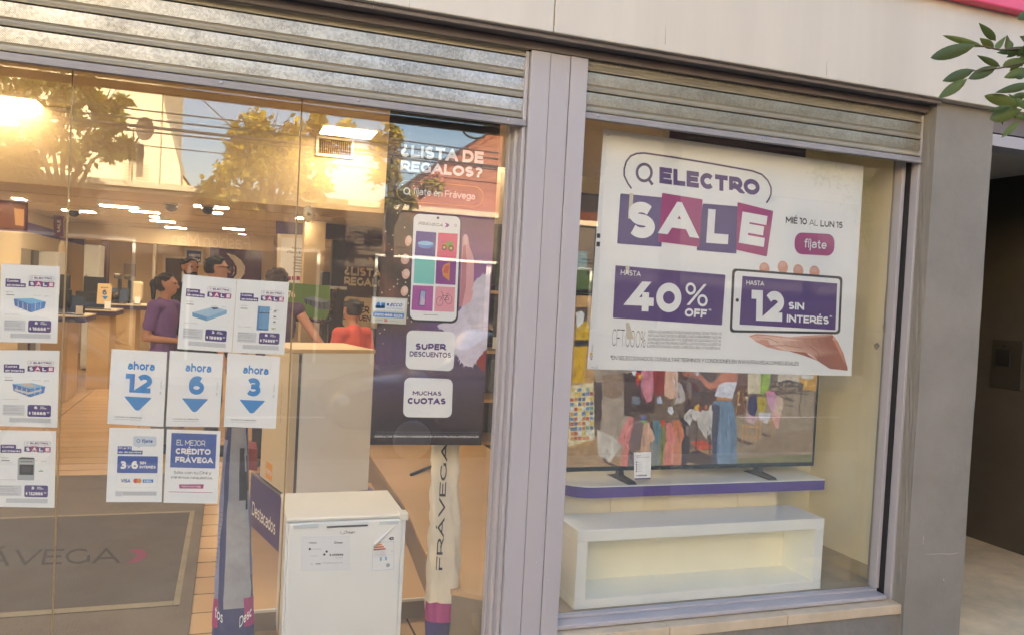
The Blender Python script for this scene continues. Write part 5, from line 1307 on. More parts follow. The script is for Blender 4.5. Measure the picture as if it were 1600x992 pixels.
q = [S.Z(*p, 14) for p in ((290, 389.5), (316.5, 391.5), (315.5, 412.5), (289.5, 410.5))]; ring(h, q, .05, LF); h.build('lettering', o)
o, S = panel('notice_board', 'small beige notice board on the back wall', 'notice board', [(193, 412), (212, 413), (212, 433), (193, 432)], YBW - .05, mat('beige_board', lin(166, 146, 116), .7, var=.2, scale=6))
o, S = panel('back_doorway', 'dark doorway in the back wall beside the credit poster', 'door', [(257, 402), (286, 404), (284, 460), (255, 458)], YBW - .04, DOORB)
h = MB(); ring(h, [S.Z(*p, 12) for p in ((256, 462), (256.5, 401), (287, 403), (285, 462))], .06, LF, False); h.build('door_frame', o)
struct(MB().box((at(239, 400, 15).x, 15, 0), (at(244, 400, 15).x, 15.3, ZC2 - .01), LF), 'back_column')
# right part: bands, lit panel, column
o, S = panel('purple_wall_band', 'purple band on the wall above the white information panel', 'wall band', [(431, 340), (476, 343), (475, 369), (431, 366)], 9, PURW)
o, S = panel('information_panel', 'white information panel with black lettering behind the curly haired customer', 'poster', [(440, 371), (478, 373), (475, 446), (437, 443)], 8.9, PAPER)
h = MB(); S.ztext(h, 'f\u00edjate en', (456, 386), (481, 388), (456, 390), INK_K, 10, .12, q=3); S.ztext(h, 'FRAVEGA', (449, 392), (482, 394), (448, 396), INK_K, 10, .14, shear=.2, q=3)
for k in range(6): S.line(h, [(458 + (k % 2) * 2, 402 + 4.6 * k), (476, 403 + 4.6 * k)], .012, INK_G, 10)
for k in range(3): S.poly(h, [(449 + 7 * k, 432), (454.5 + 7 * k, 432.4), (454.5 + 7 * k, 438.4), (449 + 7 * k, 438)], INK_M, 10)
h.build('lettering', o)
h = MB(); ring(h, [S.Z(*p, -20) for p in ((436, 450), (437, 369), (480, 371))], .06, LF, False); h.build('frame', o)
a, b = at(475, 400, 8.2), at(507, 400, 8.2)
struct(MB().box((a.x, 8.2, 0), (b.x, 8.6, ZC2 - .01), mat('column_paint', lin(196, 170, 126), .7, var=.05)), 'shop_column')
o, S = panel('purple_wall_band', 'long purple band over the dark doorway beside the column', 'wall band', [(506, 346), (640, 352), (638, 380), (505, 374)], 8.7, PURW)
struct(MB().box((at(519, 400, 8.75).x, 8.75, 0), (4.9, 8.9, ZC2 - .02), DOORB), 'dark_back_partition')
o, S = panel('gift_list_banner', 'second dark gift list banner deep in the shop, lettering in cream', 'banner', [(540, 372), (618, 377), (612, 640), (534, 632)], 7.4, mat('brown_banner', lin(74, 50, 38), .5, var=.3, scale=5), th=.01)
h = MB(); CRI = ink(244, 228, 190)
S.ztext(h, '\u00bfLISTA DE', (538.5, 417), (622, 423), (538, 430), CRI, 8, .22); S.ztext(h, 'REGALOS?', (538, 432.5), (620, 438), (537.5, 445.5), CRI, 8, .22); h.build('heading', o)
h = MB(); S.rpoly(h, [(538, 463), (602, 468), (600, 514), (535, 510)], CRI, 8, .05); S.ztext(h, 'SUPER', (541, 476), (577, 479), (540, 487), ink(96, 72, 96), 10, .2); S.ztext(h, 'DESCUENTOS', (537, 490), (598, 494.5), (536, 499), ink(96, 72, 96), 10, .18); h.build('offer_box', o)
for x, y, r_ in ((579, 405, 3.4), (568, 421, 2.6)):
    p = at(x, y, 7.3); bl = tag(MB().ball(tuple(p), (r_ / 1257 * 10.6,) * 3, mat('gold_ball', lin(222, 164, 84), .25, .7), 12).build('bauble'), 'gold christmas bauble hanging before the second banner, %s' % ('the larger upper one' if r_ > 3 else 'the smaller lower one'), 'bauble')
# green pool box
q = [at(430, 440, 6.0), at(516, 447, 6.0), at(514, 500, 6.0), at(428, 494, 6.0)]
gb = thing('pool_box', 'green pool carton with a printed grey frame pool behind the flyers', 'carton', tuple(q[3]))
b = MB(); b.slab(q, (0, .45, 0), mat('green_carton', lin(104, 142, 56), .6, var=.15, scale=5)); b.build('carton', gb)
S = Sheet([(430, 440), (516, 447), (514, 500), (428, 494)], Y=6.0); h = MB()
S.ztext(h, '76', (449, 454), (461, 455), (449, 465), CRI, 8, .2); S.poly(h, [(474, 466), (490, 463), (516, 471), (514, 484), (500, 484), (476, 473)], ink(92, 104, 112), 8); S.poly(h, [(474, 466), (490, 463), (516, 471), (500, 473)], ink(126, 142, 150), 10)
for k in range(5): S.line(h, [(478 + 7 * k, 468 + 1.4 * k), (479 + 7 * k, 476 + 1.6 * k)], .012, ink(60, 70, 80), 12)
S.poly(h, [(449, 478), (470, 480), (480, 492), (448, 490)], ink(78, 120, 44), 8); h.build('printing', gb)
cs = thing('carton_stand', 'dark table carrying the green pool carton', 'table', (q[3].x, 6.2, 0))
b = MB(); b.bbox((q[3].x - .05, 6.02, q[3].z - .05), (q[2].x + .05, 6.5, q[3].z - .002), BLK, .006); b.build('table_top', cs)
for x in (q[3].x, q[2].x - .06): MB().bbox((x, 6.1, 0), (x + .06, 6.4, q[3].z - .051), mat('dark_wood_leg', lin(60, 42, 30), .6), .004).build('leg', cs)
# tinsel garland
tn = MB(); GOLD = mat('gold_tinsel', lin(206, 150, 74), .3, .8); TBK = mat('dark_tinsel', lin(50, 36, 30), .5)
pts = [at(462, 489, 5.6), at(480, 497, 5.6), at(498, 503, 5.6), at(512, 500, 5.6), at(518, 480, 5.6), at(521, 458, 5.6), at(530, 452, 5.6)]
tn.tube(pts, .012, TBK, 5)
for k in range(420):
    i = random.randrange(len(pts) - 1); p = pts[i].lerp(pts[i + 1], random.random()); d = Vector([random.gauss(0, 1) for _ in range(3)]).normalized() * random.uniform(.03, .06); s_ = d.cross(Vector((.3, .5, .8))).normalized() * .004
    tn.add([p - s_, p + s_, p + d], [(0, 1, 2)], GOLD if k % 2 else TBK)
tag(tn.build('tinsel_garland'), 'gold and black tinsel garland draped over the green carton', 'garland')
# black loudspeakers above the carton, printer below
o = tag(MB().bbox(tuple(at(503, 446, 7.0)), (at(516, 425, 7.0).x, 7.3, at(503, 425, 7.0).z), BLK, .01).build('loudspeaker'), 'small black loudspeaker on a shelf beside the column', 'speaker')
sh = thing('wall_shelf', 'narrow shelf carrying the black loudspeaker', 'shelf', tuple(at(505, 447, 7.0)))
p = at(503, 446.2, 7.0); MB().bbox((p.x - .05, 6.95, p.z - .04), (p.x + .3, 7.35, p.z - .001), LF, .004).build('board', sh); MB().box((p.x, 7.2, 0), (p.x + .06, 7.3, p.z - .041), LF).build('post', sh)

# counters with their gadgets
CTOP = mat('counter_top', lin(214, 200, 172), .35); CEDGE = mat('counter_edge_purple', lin(58, 40, 66), .5); CBODY = mat('counter_body', lin(206, 178, 128), .6, var=.06)
def counter(label, x0, x1, y, Y, d, legs):
    a, b = at(x0, y, Y), at(x1, y, Y); z = a.z
    t = thing('counter', label, 'counter', ((a.x + b.x) / 2, Y, 0), 'service counters')
    MB().bbox((a.x, Y, z - .02), (b.x, Y + d, z), CTOP, .004).build('counter_top', t)
    MB().bbox((a.x, Y, z - .085), (b.x, Y + d, z - .0205), CEDGE, .006).build('purple_edge', t)
    for l0, l1 in legs:
        c, e = at(l0, y + 10, Y), at(l1, y + 10, Y)
        MB().bbox((c.x, Y + .08, 0), (e.x, Y + d - .05, z - .0855), CBODY, .006).build('pedestal', t)
    return t, z
t1, z1 = counter('cream counter with a purple rim nearest the pool flyers', 60, 133, 491, 8.2, .9, ((62, 105),))
t2, z2 = counter('cream counter with a purple rim below the small payment sign', 112, 182, 482, 9.6, .8, ((136, 171),))
t3, z3 = counter('cream counter with a purple rim nearest the saleswoman', 166, 232, 474, 10.6, .8, ((172, 212),))
def screen(label, x0, x1, y0, Y, z, tilt=0):
    a, b = at(x0, y0, Y), at(x1, y0, Y)
    t = thing('monitor', label, 'monitor', ((a.x + b.x) / 2, Y, z))
    MB().bbox((a.x, Y, z + .08), (b.x, Y + .04, a.z), BLK, .008).build('screen', t)
    c = (a.x + b.x) / 2; MB().bbox((c - .03, Y + .01, z + .012), (c + .03, Y + .04, z + .079), BLK, .004).build('neck', t)
    MB().bbox((c - .12, Y - .06, z + .001), (c + .12, Y + .10, z + .0115), BLK, .004).build('base', t)
    return t
screen('dark monitor with a pale frame on the near counter', 93, 112, 452, 8.5, z1)
screen('black monitor standing on the middle counter', 118, 150, 455, 9.9, z2)
screen('large dark monitor behind the payment sign', 131, 166, 432, 11.4, z3)
screen('black monitor on the near counter before the pale wall', 94, 110, 429, 9.3, z1)
o, S = panel('payment_sign', 'small tan payment sign with number six standing on the middle counter', 'sign', [(153, 443), (175, 444), (173, 476), (151, 475)], 9.75, mat('tan_paper', lin(222, 196, 150), .7), th=.02)
h = MB(); S.ztext(h, 'ahora', (158, 448), (169, 448.5), (158, 450.5), INK_N, 8, .2, q=2); S.ztext(h, '6', (160, 453), (167, 453), (160, 461), ink(54, 88, 132), 8, .24); S.poly(h, [(159, 463), (169, 463.5), (164, 468.5)], INK_B, 8); h.build('printing', o)
def coffee(label, x0, x1, y0, y1, Y, z):
    a, b = at(x0, y1, Y), at(x1, y0, Y)
    t = thing('coffee_maker', label, 'coffee maker', ((a.x + b.x) / 2, Y, z)); w_ = b.x - a.x
    MB().bbox((a.x, Y, z + .001), (b.x, Y + .25, z + .05), BLK, .01).build('base', t)
    MB().bbox((a.x + .5 * w_, Y + .1, z + .051), (b.x, Y + .25, b.z - .08), BLK, .01).build('column', t)
    MB().bbox((a.x, Y, b.z - .079), (b.x, Y + .25, b.z), mat('steel_trim', lin(120, 112, 100), .3, .8), .02).build('head', t)
    c = a.x + .25 * w_; MB().tube([(c, Y + .08, z + .052), (c, Y + .08, z + .12), (c, Y + .08, z + .17)], [.05, .06, .04], mat('jug_glass', lin(70, 56, 44), .1), 12).build('jug', t)
coffee('black coffee maker beside the small payment sign', 176, 188, 428, 476, 10.8, z3); coffee('black and steel coffee maker nearest the saleswoman', 192, 204, 430, 472, 10.9, z3)
o = tag(MB().bbox(tuple(at(206, 470, 11)), (at(222, 446, 11).x, 11.25, at(206, 440, 11).z), mat('toaster_white', lin(220, 204, 170), .4), .03).build('toaster'), 'pale toaster with a lit window at the end of the far counter', 'toaster')
def laptop(label, x, y, Y, z):
    a = at(x, y, Y); t = thing('laptop', label, 'laptop', (a.x, Y, z))
    MB().bbox((a.x - .17, Y, z + .001), (a.x + .17, Y + .23, z + .018), BLK, .005).build('base', t)
    b = MB(); b.hexa([(a.x - .17, Y + .23, z + .019), (a.x + .17, Y + .23, z + .019), (a.x + .17, Y + .24, z + .019), (a.x - .17, Y + .24, z + .019), (a.x - .17, Y + .30, z + .24), (a.x + .17, Y + .30, z + .24), (a.x + .17, Y + .31, z + .24), (a.x - .17, Y + .31, z + .24)], BLK); s_ = b.build('lid', t)
    b = MB(); b.add([(a.x - .155, Y + .2335, z + .035), (a.x + .155, Y + .2335, z + .035), (a.x + .155, Y + .2945, z + .228), (a.x - .155, Y + .2945, z + .228)], [(0, 1, 2, 3)], mat('laptop_screen', lin(70, 84, 110), .15)); b.build('screen', s_)
laptop('black laptop open on the near counter', 104, 491, 8.3, z1); laptop('black laptop open on the middle counter beside the little sign', 141, 482, 9.65, z2); laptop('black laptop open on the far counter', 178, 474, 10.65, z3)
for x_, z_, Y_, s_ in ((124, z1, 8.3, 'near'), (168, z2, 9.65, 'middle'), (214, z3, 10.65, 'far')):
    a = at(x_, 480, Y_); t = thing('price_holder', 'small white price card standing on the %s counter' % s_, 'card holder', (a.x, Y_, z_))
    MB().bbox((a.x - .04, Y_, z_ + .011), (a.x + .04, Y_ + .006, z_ + .12), PAPER, .001).build('card', t); MB().bbox((a.x - .045, Y_ - .02, z_ + .001), (a.x + .045, Y_ + .03, z_ + .0105), BLK, .002).build('foot', t)
# stored appliances along the left wall
WH = mat('appliance_white', lin(222, 224, 220), .35, var=.03); WHG = mat('appliance_grey', lin(150, 136, 116), .4, .2)
def upright(label, x0, x1, y0, Y, m, split=.62):
    a, b = at(x0, y0, Y), at(x1, y0, Y)
    t = thing('refrigerator', label, 'refrigerator', ((a.x + b.x) / 2, Y, 0))
    MB().bbox((a.x, Y + .05, .02), (b.x, Y + .6, a.z), m, .01).build('cabinet', t)
    s_ = a.z * split
    d0 = MB().bbox((a.x, Y, .06), (b.x, Y + .0485, s_ - .004), m, .01).build('door', t); d1_ = MB().bbox((a.x, Y, s_ + .004), (b.x, Y + .0485, a.z - .002), m, .01).build('door', t)
    for dd, z0_, z1_ in ((d0, s_ - .4, s_ - .06), (d1_, s_ + .06, s_ + .3)): MB().bbox((a.x + .04, Y - .03, z0_), (a.x + .06, Y - .0005, z1_), GRYM, .004).build('handle', dd)
upright('white refrigerator standing beside the dark column at the back', 132, 156, 382, 12.2, WH); upright('steel refrigerator standing first in the appliance row under the reddish screen', 8, 34, 386, 10.4, WHG); upright('dark refrigerator between two paler ones in the appliance row', 36, 52, 390, 11.0, mat('appliance_dark', lin(88, 76, 62), .35, .3)); upright('white refrigerator behind the top pool flyer', 60, 92, 392, 11.4, WH)
struct(MB().box((at(158, 400, 13.4).x, 13.4, 0), (at(167, 400, 13.4).x, 13.8, ZC2 - .01), DOORB), 'dark_column')
# purple band and pictures along the left wall
o = tag(MB().box((XLW + .001, 8.0, at(40, 348, 8).z), (XLW + .03, 15.5, at(40, 330, 8).z), PURW).build('purple_wall_band'), 'purple band running along the side wall behind the reddish screen', 'wall band')
o, S = panel('wall_screen', 'reddish brown lit screen hanging high in a red frame', 'screen', [(-20, 314), (41, 320), (40, 360), (-20, 356)], 7.6, emit('wall_screen_picture', lin(150, 82, 40), .12), th=.06)
h = MB(); S.poly(h, [(22, 326), (38, 328), (37, 354), (24, 352)], emit('wall_screen_light', lin(220, 150, 80), .16), 10); ring(h, [S.Z(*p, 12) for p in ((-20, 313), (42, 319.5), (41, 361), (-20, 357))], .03, mat('red_frame', lin(122, 40, 34), .5)); h.build('screen_frame', o)
o, S = panel('hanging_banner', 'narrow plum banner hanging beside the reddish screen', 'banner', [(84, 337), (100, 338), (99, 371), (83, 369)], 8.4, mat('plum_cloth', lin(110, 44, 70), .7), th=.02)
h = MB(); S.ztext(h, 'SALE', (89, 364), (89.5, 344), (94, 364), INK_W, 8, .2, q=2); h.build('lettering', o)

# shelving seen through the gap beside the banner
sx0, sx1 = at(742, 400, 4.4).x, at(842, 400, 4.4).x
t = thing('display_shelving', 'dark display shelving with pale wooden shelves beyond the tall banner', 'shelves', ((sx0 + sx1) / 2, 4.6, 0))
ztop = at(785, 343, 4.4).z
MB().box((sx0, 4.94, 0), (sx1, 4.999, ztop), mat('dark_back_panel', lin(64, 50, 38), .7, var=.2, scale=3)).build('back_panel', t)
WOOD = mat('pale_wood_shelf', lin(196, 156, 104), .5, var=.15, scale=6, stretch=(1, 8, 8))
shz = [at(785, y, 4.4).z for y in (455, 548, 624, 690)]
for z in shz: MB().bbox((sx0, 4.4, z - .03), (sx1, 4.939, z), WOOD, .003).build('shelf', t)
for x in (sx0 - .03, sx1): MB().bbox((x, 4.4, 0), (x + .029, 4.939, ztop), WOOD, .003).build('side_panel', t)
for k, (z, y0_, y1_) in enumerate(((shz[0], 352, 440), (shz[1], 466, 540), (shz[2], 562, 618))):
    a, b = at(766, y0_, 4.7), at(806, y0_, 4.7)
    tv2 = thing('television', 'dark television standing on the %s wooden shelf beyond the tall banner' % ('top', 'middle', 'lower')[k], 'television', ((a.x + b.x) / 2, 4.7, z))
    MB().bbox((a.x, 4.7, z + .05), (b.x, 4.74, a.z), BLK, .006).build('casing', tv2)
    MB().box((a.x + .02, 4.697, z + .07), (b.x - .02, 4.6995, a.z - .02), mat('dim_green_screen', lin(62, 66, 34), .25, var=.4, scale=4)).build('screen', tv2)
    c = (a.x + b.x) / 2; MB().bbox((c - .04, 4.66, z + .001), (c + .04, 4.76, z + .0495), BLK, .004).build('stand', tv2)
for k, (x, z) in enumerate(((775, shz[1]), (791, shz[1]), (780, shz[0]), (788, shz[2]))):
    p = at(x, 500, 4.5)
    c = thing('price_holder', 'slim white card holder on the %s' % ('middle shelf, nearer the banner', 'middle shelf, nearer the window frame', 'top shelf', 'lower shelf')[k], 'card holder', (p.x, 4.5, z))
    MB().bbox((p.x - .02, 4.5, z + .011), (p.x + .02, 4.51, z + .13), PAPER, .001).build('card', c); MB().bbox((p.x - .025, 4.48, z + .001), (p.x + .025, 4.53, z + .0105), BLK, .002).build('foot', c)
# wall lamp above it
p = at(790, 234, 4.9)
t = thing('wall_lamp', 'bright white wall lamp above the shelving', 'lamp', tuple(p))
MB().bbox((p.x - .10, 4.9, p.z - .022), (p.x + .07, 4.95, p.z + .022), emit('wall_lamp_tube', (1, .86, .66, 1), 28.0), .01).build('tube', t)
MB().bbox((p.x - .03, 4.952, p.z - .1), (p.x + .04, 4.998, p.z + .1), LF, .01).build('bracket', t)
# second television seen left of the sale poster
a, b = at(897, 300, 3.2), at(965, 306, 3.2); zt = at(900, 458, 3.2).z
t = thing('television', 'dark television with a teal picture beside the edge of the sale poster', 'television', ((a.x + b.x) / 2, 3.2, zt))
MB().bbox((a.x, 3.2, zt), (b.x, 3.25, a.z), BLK, .006).build('casing', t)
S = Sheet([(899, 304), (962, 310), (960, 454), (898, 454)], Y=3.197); h = MB()
S.poly(h, [(899, 304), (962, 310), (960, 454), (898, 454)], scr(70, 60, 52), 1); S.poly(h, [(899, 330), (962, 336), (961, 356), (899, 350)], scr(150, 80, 50), 3); S.poly(h, [(899, 392), (961, 396), (961, 424), (899, 420)], scr(70, 130, 140), 3); S.poly(h, [(899, 420), (961, 424), (960, 452), (898, 452)], scr(90, 108, 60), 3)
S.poly(h, [(918, 386), (932, 386), (934, 430), (916, 430)], scr(40, 40, 44), 6); h.build('screen', t)
sh = thing('display_counter', 'pale display counter under the teal television', 'counter', ((a.x + b.x) / 2, 3.3, 0))
MB().bbox((a.x - .4, 3.0, zt - .06), (b.x + .2, 3.6, zt - .001), WLAC, .004).build('counter_top', sh); MB().bbox((a.x - .3, 3.1, 0), (b.x + .1, 3.55, zt - .061), CRP, .004).build('counter_body', sh)

# ---- entrance mat
MATM = bpy.data.materials.new('ribbed_mat'); MATM.use_nodes = True
t_ = MATM.node_tree; p_ = t_.nodes['Principled BSDF']; p_.inputs['Roughness'].default_value = .95
tc = t_.nodes.new('ShaderNodeTexCoord'); vo = t_.nodes.new('ShaderNodeTexVoronoi'); vo.inputs['Scale'].default_value = 58; vo.inputs['Randomness'].default_value = .25
nz = t_.nodes.new('ShaderNodeTexNoise'); nz.inputs['Scale'].default_value = 3; nz.inputs['Detail'].default_value = 9
t_.links.new(tc.outputs['Object'], vo.inputs['Vector']); t_.links.new(tc.outputs['Object'], nz.inputs['Vector'])
cr = t_.nodes.new('ShaderNodeValToRGB'); cr.color_ramp.elements[0].position = .1; cr.color_ramp.elements[1].position = .65; cr.color_ramp.elements[0].color = lin(58, 50, 44); cr.color_ramp.elements[1].color = lin(110, 96, 80)
mu = t_.nodes.new('ShaderNodeMath'); mu.operation = 'MULTIPLY_ADD'; mu.inputs[1].default_value = .7; t_.links.new(nz.outputs['Fac'], mu.inputs[0]); 
m2 = t_.nodes.new('ShaderNodeMath'); m2.operation = 'MULTIPLY'; m2.inputs[1].default_value = .45; t_.links.new(vo.outputs['Distance'], m2.inputs[0]); t_.links.new(m2.outputs[0], mu.inputs[2])
t_.links.new(mu.outputs[0], cr.inputs['Fac']); t_.links.new(cr.outputs[0], p_.inputs['Base Color'])
mr = atz(306, 900, .008).x
mt = thing('entrance_mat', 'wide brown ribbed entrance mat with faded dark lettering and a magenta arrow', 'mat', (-1.4, 2, 0))
MB().bbox((-2.8, .32, .0005), (mr, 4.1, .010), MATM, .003).build('mat_field', mt)
b = MB(); MP = mat('mat_pile', lin(86, 76, 66), .98, var=.22, scale=2.6, bump=.8, bscale=140)
ix1 = atz(292, 873, .012).x; iy0 = atz(140, 955, .012).y; iy1 = atz(150, 803, .012).y
b.bbox((-2.3, iy0, .0105), (ix1, iy1, .0135), MP, .001); b.build('pile_panel', mt)
b = MB(); BR = mat('mat_border', lin(140, 126, 100), .9, var=.2, scale=10)
b.box((-2.3, iy0, .0138), (ix1 - .032, iy0 + .06, .0152), BR); b.box((-2.3, iy1 - .035, .0138), (ix1 - .032, iy1, .0152), BR); b.box((ix1 - .03, iy0, .0138), (ix1, iy1, .0152), BR); b.build('border', mt)
b = MB(); DK = mat('mat_lettering', lin(44, 38, 36), .98, var=.2, scale=9); MG = mat('mat_arrow', lin(124, 44, 70), .98, var=.2, scale=9)
zt = .0142
tl, tr, bl = atz(-100, 861, zt), atz(186, 855, zt), atz(-112, 886, zt)
text(b, 'FR\u00c1VEGA', tl, tr, bl, DK, .13, shear=.1, toward=Vector((0, 0, 1)), q=5)
b.add([atz(200, 858, zt), atz(222, 857, zt), atz(232, 866, zt), atz(215, 878, zt), atz(197, 879, zt), atz(216, 867, zt)], [list(range(6))], MG); b.build('lettering', mt)

# ---- plinths near the glass
pA = MB(); zA = .10; yA = atz(500, 946, zA).y; xa0 = atz(396, 951, zA).x - .6
pA.box((xa0 + .45, yA + .012, .0005), (atz(672, 938, zA).x + .2, 3.2, zA - .006), RISER)
pA.box((xa0 + .45, yA + .012, zA - .0055), (atz(672, 938, zA).x + .2, 3.2, zA), TAN)
pA.box((xa0 + .45, yA, .0005), (atz(672, 938, zA).x + .2, yA + .0115, zA - .012), RISER); pA.bbox((xa0 + .45, yA - .004, zA - .0115), (atz(672, 938, zA).x + .2, yA + .0118, zA + .002), TRIM, .002)
tag(pA.build('display_plinth'), 'low tan display plinth with a white front trim under the fridges', 'plinth')
zB = .30; poly = [atz(x, y, zB) for x, y in ((630, 786), (640, 806), (658, 848), (678, 890), (706, 922), (740, 958), (775, 1000))]
poly = [p for p in poly if p.y > .19]; poly += [Vector((1.13, .19, zB)), Vector((2.2, .86, zB)), Vector((2.2, 4.3, zB)), Vector((poly[0].x + .05, 4.3, zB))]
pB = MB(); pB.slab(poly, (0, 0, -.02), TAN); pB.slab([p + Vector((.004 if i < 6 else -.001, .003, -.0205)) for i, p in enumerate(poly)], (0, 0, -(zB - .0215)), RISER)
tag(pB.build('display_platform'), 'raised tan tiled platform with a curved brown edge beside the white cover', 'platform')

def obox(mb, K, d1, d2, l1, l2, z0, z1, m, o1=0, o2=0):
    """box from corner K along d1 and d2 (unit vectors on the floor)"""
    K = Vector((K[0], K[1], 0)) + d1 * o1 + d2 * o2
    c = [K, K + d2 * l2, K + d2 * l2 + d1 * l1, K + d1 * l1]
    return mb.hexa([(p.x, p.y, z0) for p in c] + [(p.x, p.y, z1) for p in c], m)
# purple plinth and the fridge on it, both turned a little
K = atz(442, 897, .0); d1 = Vector((-.243, .970, 0)); d2 = Vector((.970, .243, 0))
zP = at(442, 782, K.y).z
t = thing('plinth', 'purple display plinth with white lettering under the grey sided fridge', 'plinth', (K.x, K.y, 0))
b = MB(); obox(b, K, d1, d2, .72, .56, .075, zP, PURB); b.build('plinth_body', t)
b = MB(); obox(b, K, d1, d2, .70, .54, .002, .0745, RISER, .01, .01); b.build('plinth_base', t)
b = MB(); L = -d2 * .0015 - d1 * 0
def side(s_, z): p = Vector((K.x, K.y, 0)) + d1 * s_ + L; p.z = z; return p
text(b, 'Destacados', side(.66, zP * .62), side(.17, zP * .62), side(.66, zP * .62 - .085), INK_W, .14, toward=-d2, q=4); b.build('lettering', t)
b = MB(); obox(b, K, d1, d2, .72, .008, zP + .0005, zP + .014, GRYM); b.build('edge_strip', t)
KF = Vector((at(447, 772, K.y + .02).x, K.y + .02, 0)); zF = at(447, 551, K.y + .02).z; z0 = zP + .015
t = thing('refrigerator', 'small fridge with a cream door facing the entrance and a plain grey side', 'refrigerator', (KF.x, KF.y, z0))
GSIDE = mat('grey_fridge_side', lin(238, 241, 245), .38, var=.03, scale=2); CDOOR = mat('cream_fridge_door', lin(216, 200, 170), .35, var=.03)
w2 = .5
b = MB(); obox(b, KF, d1, d2, .52, w2 - .06, z0, zF, GSIDE, 0, .06); b.build('cabinet', t)
b = MB(); obox(b, KF, d1, d2, .52, .04, z0 + .01, zF - .005, CDOOR); b.build('door', t)
b = MB(); obox(b, KF, d1, d2, .50, .0185, z0 + .015, zF - .01, mat('fridge_gasket', lin(96, 96, 96), .6), .01, .0408); b.build('gasket', t)
b = MB(); obox(b, KF, d1, d2, .525, w2 + .01, zF + .0005, zF + .022, mat('cream_fridge_top', lin(206, 178, 136), .4), -.004, -.004); b.build('top', t)
def fside(s_, z): p = KF + d1 * s_ - d2 * .002; p.z = z; return p
b = MB(); b.add([fside(.40, z0 + .13), fside(.27, z0 + .13), fside(.27, z0 + .03), fside(.40, z0 + .03)], [(0, 1, 2, 3)], ink(224, 152, 40)); text(b, 'oferta', fside(.39, z0 + .095), fside(.28, z0 + .095), fside(.39, z0 + .06), INK_W, .16, toward=-d2, lift=.001, q=3); b.build('orange_sticker', t)
b = MB()
for k in range(5): obox(b, KF, d1, d2, .006, .001, z0 + .40 + .05 * k, z0 + .44 + .05 * k, mat('faint_print', lin(170, 160, 140), .6), .16, -.0012)
b.build('printed_marks', t)

# ---- mini freezer in front
YF = .30; a, b_ = at(447.5, 808, YF), at(635, 806, YF); zt = (a.z + b_.z) / 2
xa, xb = a.x, b_.x
yb = (atz(609, 768, zt).y + atz(448, 767, zt).y) / 2
t = thing('freezer', 'small white freezer with a price card and a half peeled energy label', 'freezer', ((xa + xb) / 2, YF, 0))
FW = mat('freezer_white', lin(244, 246, 246), .32, var=.02, scale=2, coat=.15); FT = mat('freezer_top', lin(234, 230, 220), .35, var=.03)
MB().bbox((xa + .004, YF + .045, .03), (xb - .004, yb, zt - .016), FW, .008).build('cabinet', t)
MB().bbox((xa, YF + .004, zt - .0155), (xb, yb + .006, zt), FT, .008).build('top', t)
d = MB(); d.bbox((xa + .012, YF, .06), (xb - .016, YF + .044, zt - .018), FW, .007); d.bbox((xa, YF + .004, .06), (xa + .0115, YF + .044, zt - .018), FW, .004); d.bbox((xb - .0155, YF + .004, .06), (xb, YF + .044, zt - .018), FW, .004)
fd = d.build('door', t)
xm = (xa + xb) / 2
MB().bbox((xa + .17, YF - .0035, zt - .044), (xb - .17, YF - .0002, zt - .036), mat('handle_slot', lin(70, 74, 76), .5), .001).build('handle', fd)
for q0, q1 in ((xa + .03, xa + .135), (xb - .12, xb - .035)): MB().bbox((q0, YF - .006, zt - .040), (q1, YF - .0003, zt - .024), mat('handle_trim', lin(214, 224, 230), .25), .002).build('handle', fd)
MB().bbox((xb - .03, YF - .002, zt - .026), (xb + .008, YF + .06, zt + .007), FT, .003).build('hinge_cover', t)
S = Sheet([(530, 829), (556, 829), (556, 833), (530, 833)], Y=YF - .0006); b = MB(); S.ztext(b, 'Drean', (538, 828.5), (556, 828.5), (536.5, 833), INK_K, 1, .15, shear=.25, q=5); S.line(b, [(537, 834), (533, 833), (531.5, 831), (534, 829.5)], .0012, INK_K, 1); b.build('brand_lettering', fd)
S = Sheet([(471.5, 838), (546, 837), (546, 889.5), (470.5, 891.5)], Y=YF - .0012)
o = S.body('price_sheet', 'white price sheet in a clear sleeve on the small freezer door', 'price card', mat('sleeve_paper', lin(242, 244, 249), .25)); b = MB()
S.txt(b, 'FREEZER', .15, .16, .31, .20, INK_K, 2, .18, q=2); S.txt(b, 'Drean', .68, .15, .86, .215, INK_K, 2, .2, q=3)
for u, v in ((.17, .36), (.47, .53), (.52, .44)): S.upoly(b, [(u + .026 * math.cos(i * .7), v + .036 * math.sin(i * .7)) for i in range(9)], INK_K, 2)
S.txt(b, 'CAPACIDAD 75L', .21, .35, .41, .38, INK_G, 2, .12, q=2); S.txt(b, '$ 459999', .58, .51, .87, .575, INK_K, 2, .24, q=3); S.txt(b, 'PRECIO FINAL', .70, .62, .86, .645, INK_G, 2, .14, q=2); S.txt(b, '12 cuotas fijas', .16, .55, .33, .575, INK_G, 2, .12, q=2)
S.txt(b, 'oferta', .18, .78, .24, .81, INK_G, 2, .14, q=2); S.txt(b, '$ 99999', .29, .775, .40, .815, INK_K, 2, .2, q=2); S.txt(b, 'PTF 99999 TEA 99 CFT 99', .45, .765, .86, .80, INK_G, 2, .12, q=2); S.frame(b, .005, .01, .995, .99, .001, INK_L, 2); b.build('printing', o)
S = Sheet([(583, 820), (617, 818), (616, 889), (580, 892.5)], Y=YF - .001)
en = MB(); en.slab([S.P(0, .36, 0), S.P(.12, .30, 0), S.P(1, 0, 0), S.P(1, 1, 0), S.P(0, 1, 0)], (0, .0006, 0), PAPER)
en = tag(en.build('energy_label'), 'white energy label with coloured bars, its top corner peeling off the freezer', 'label'); b = MB()
S.frame(b, .03, .38, .97, .985, .0008, INK_B, 2)
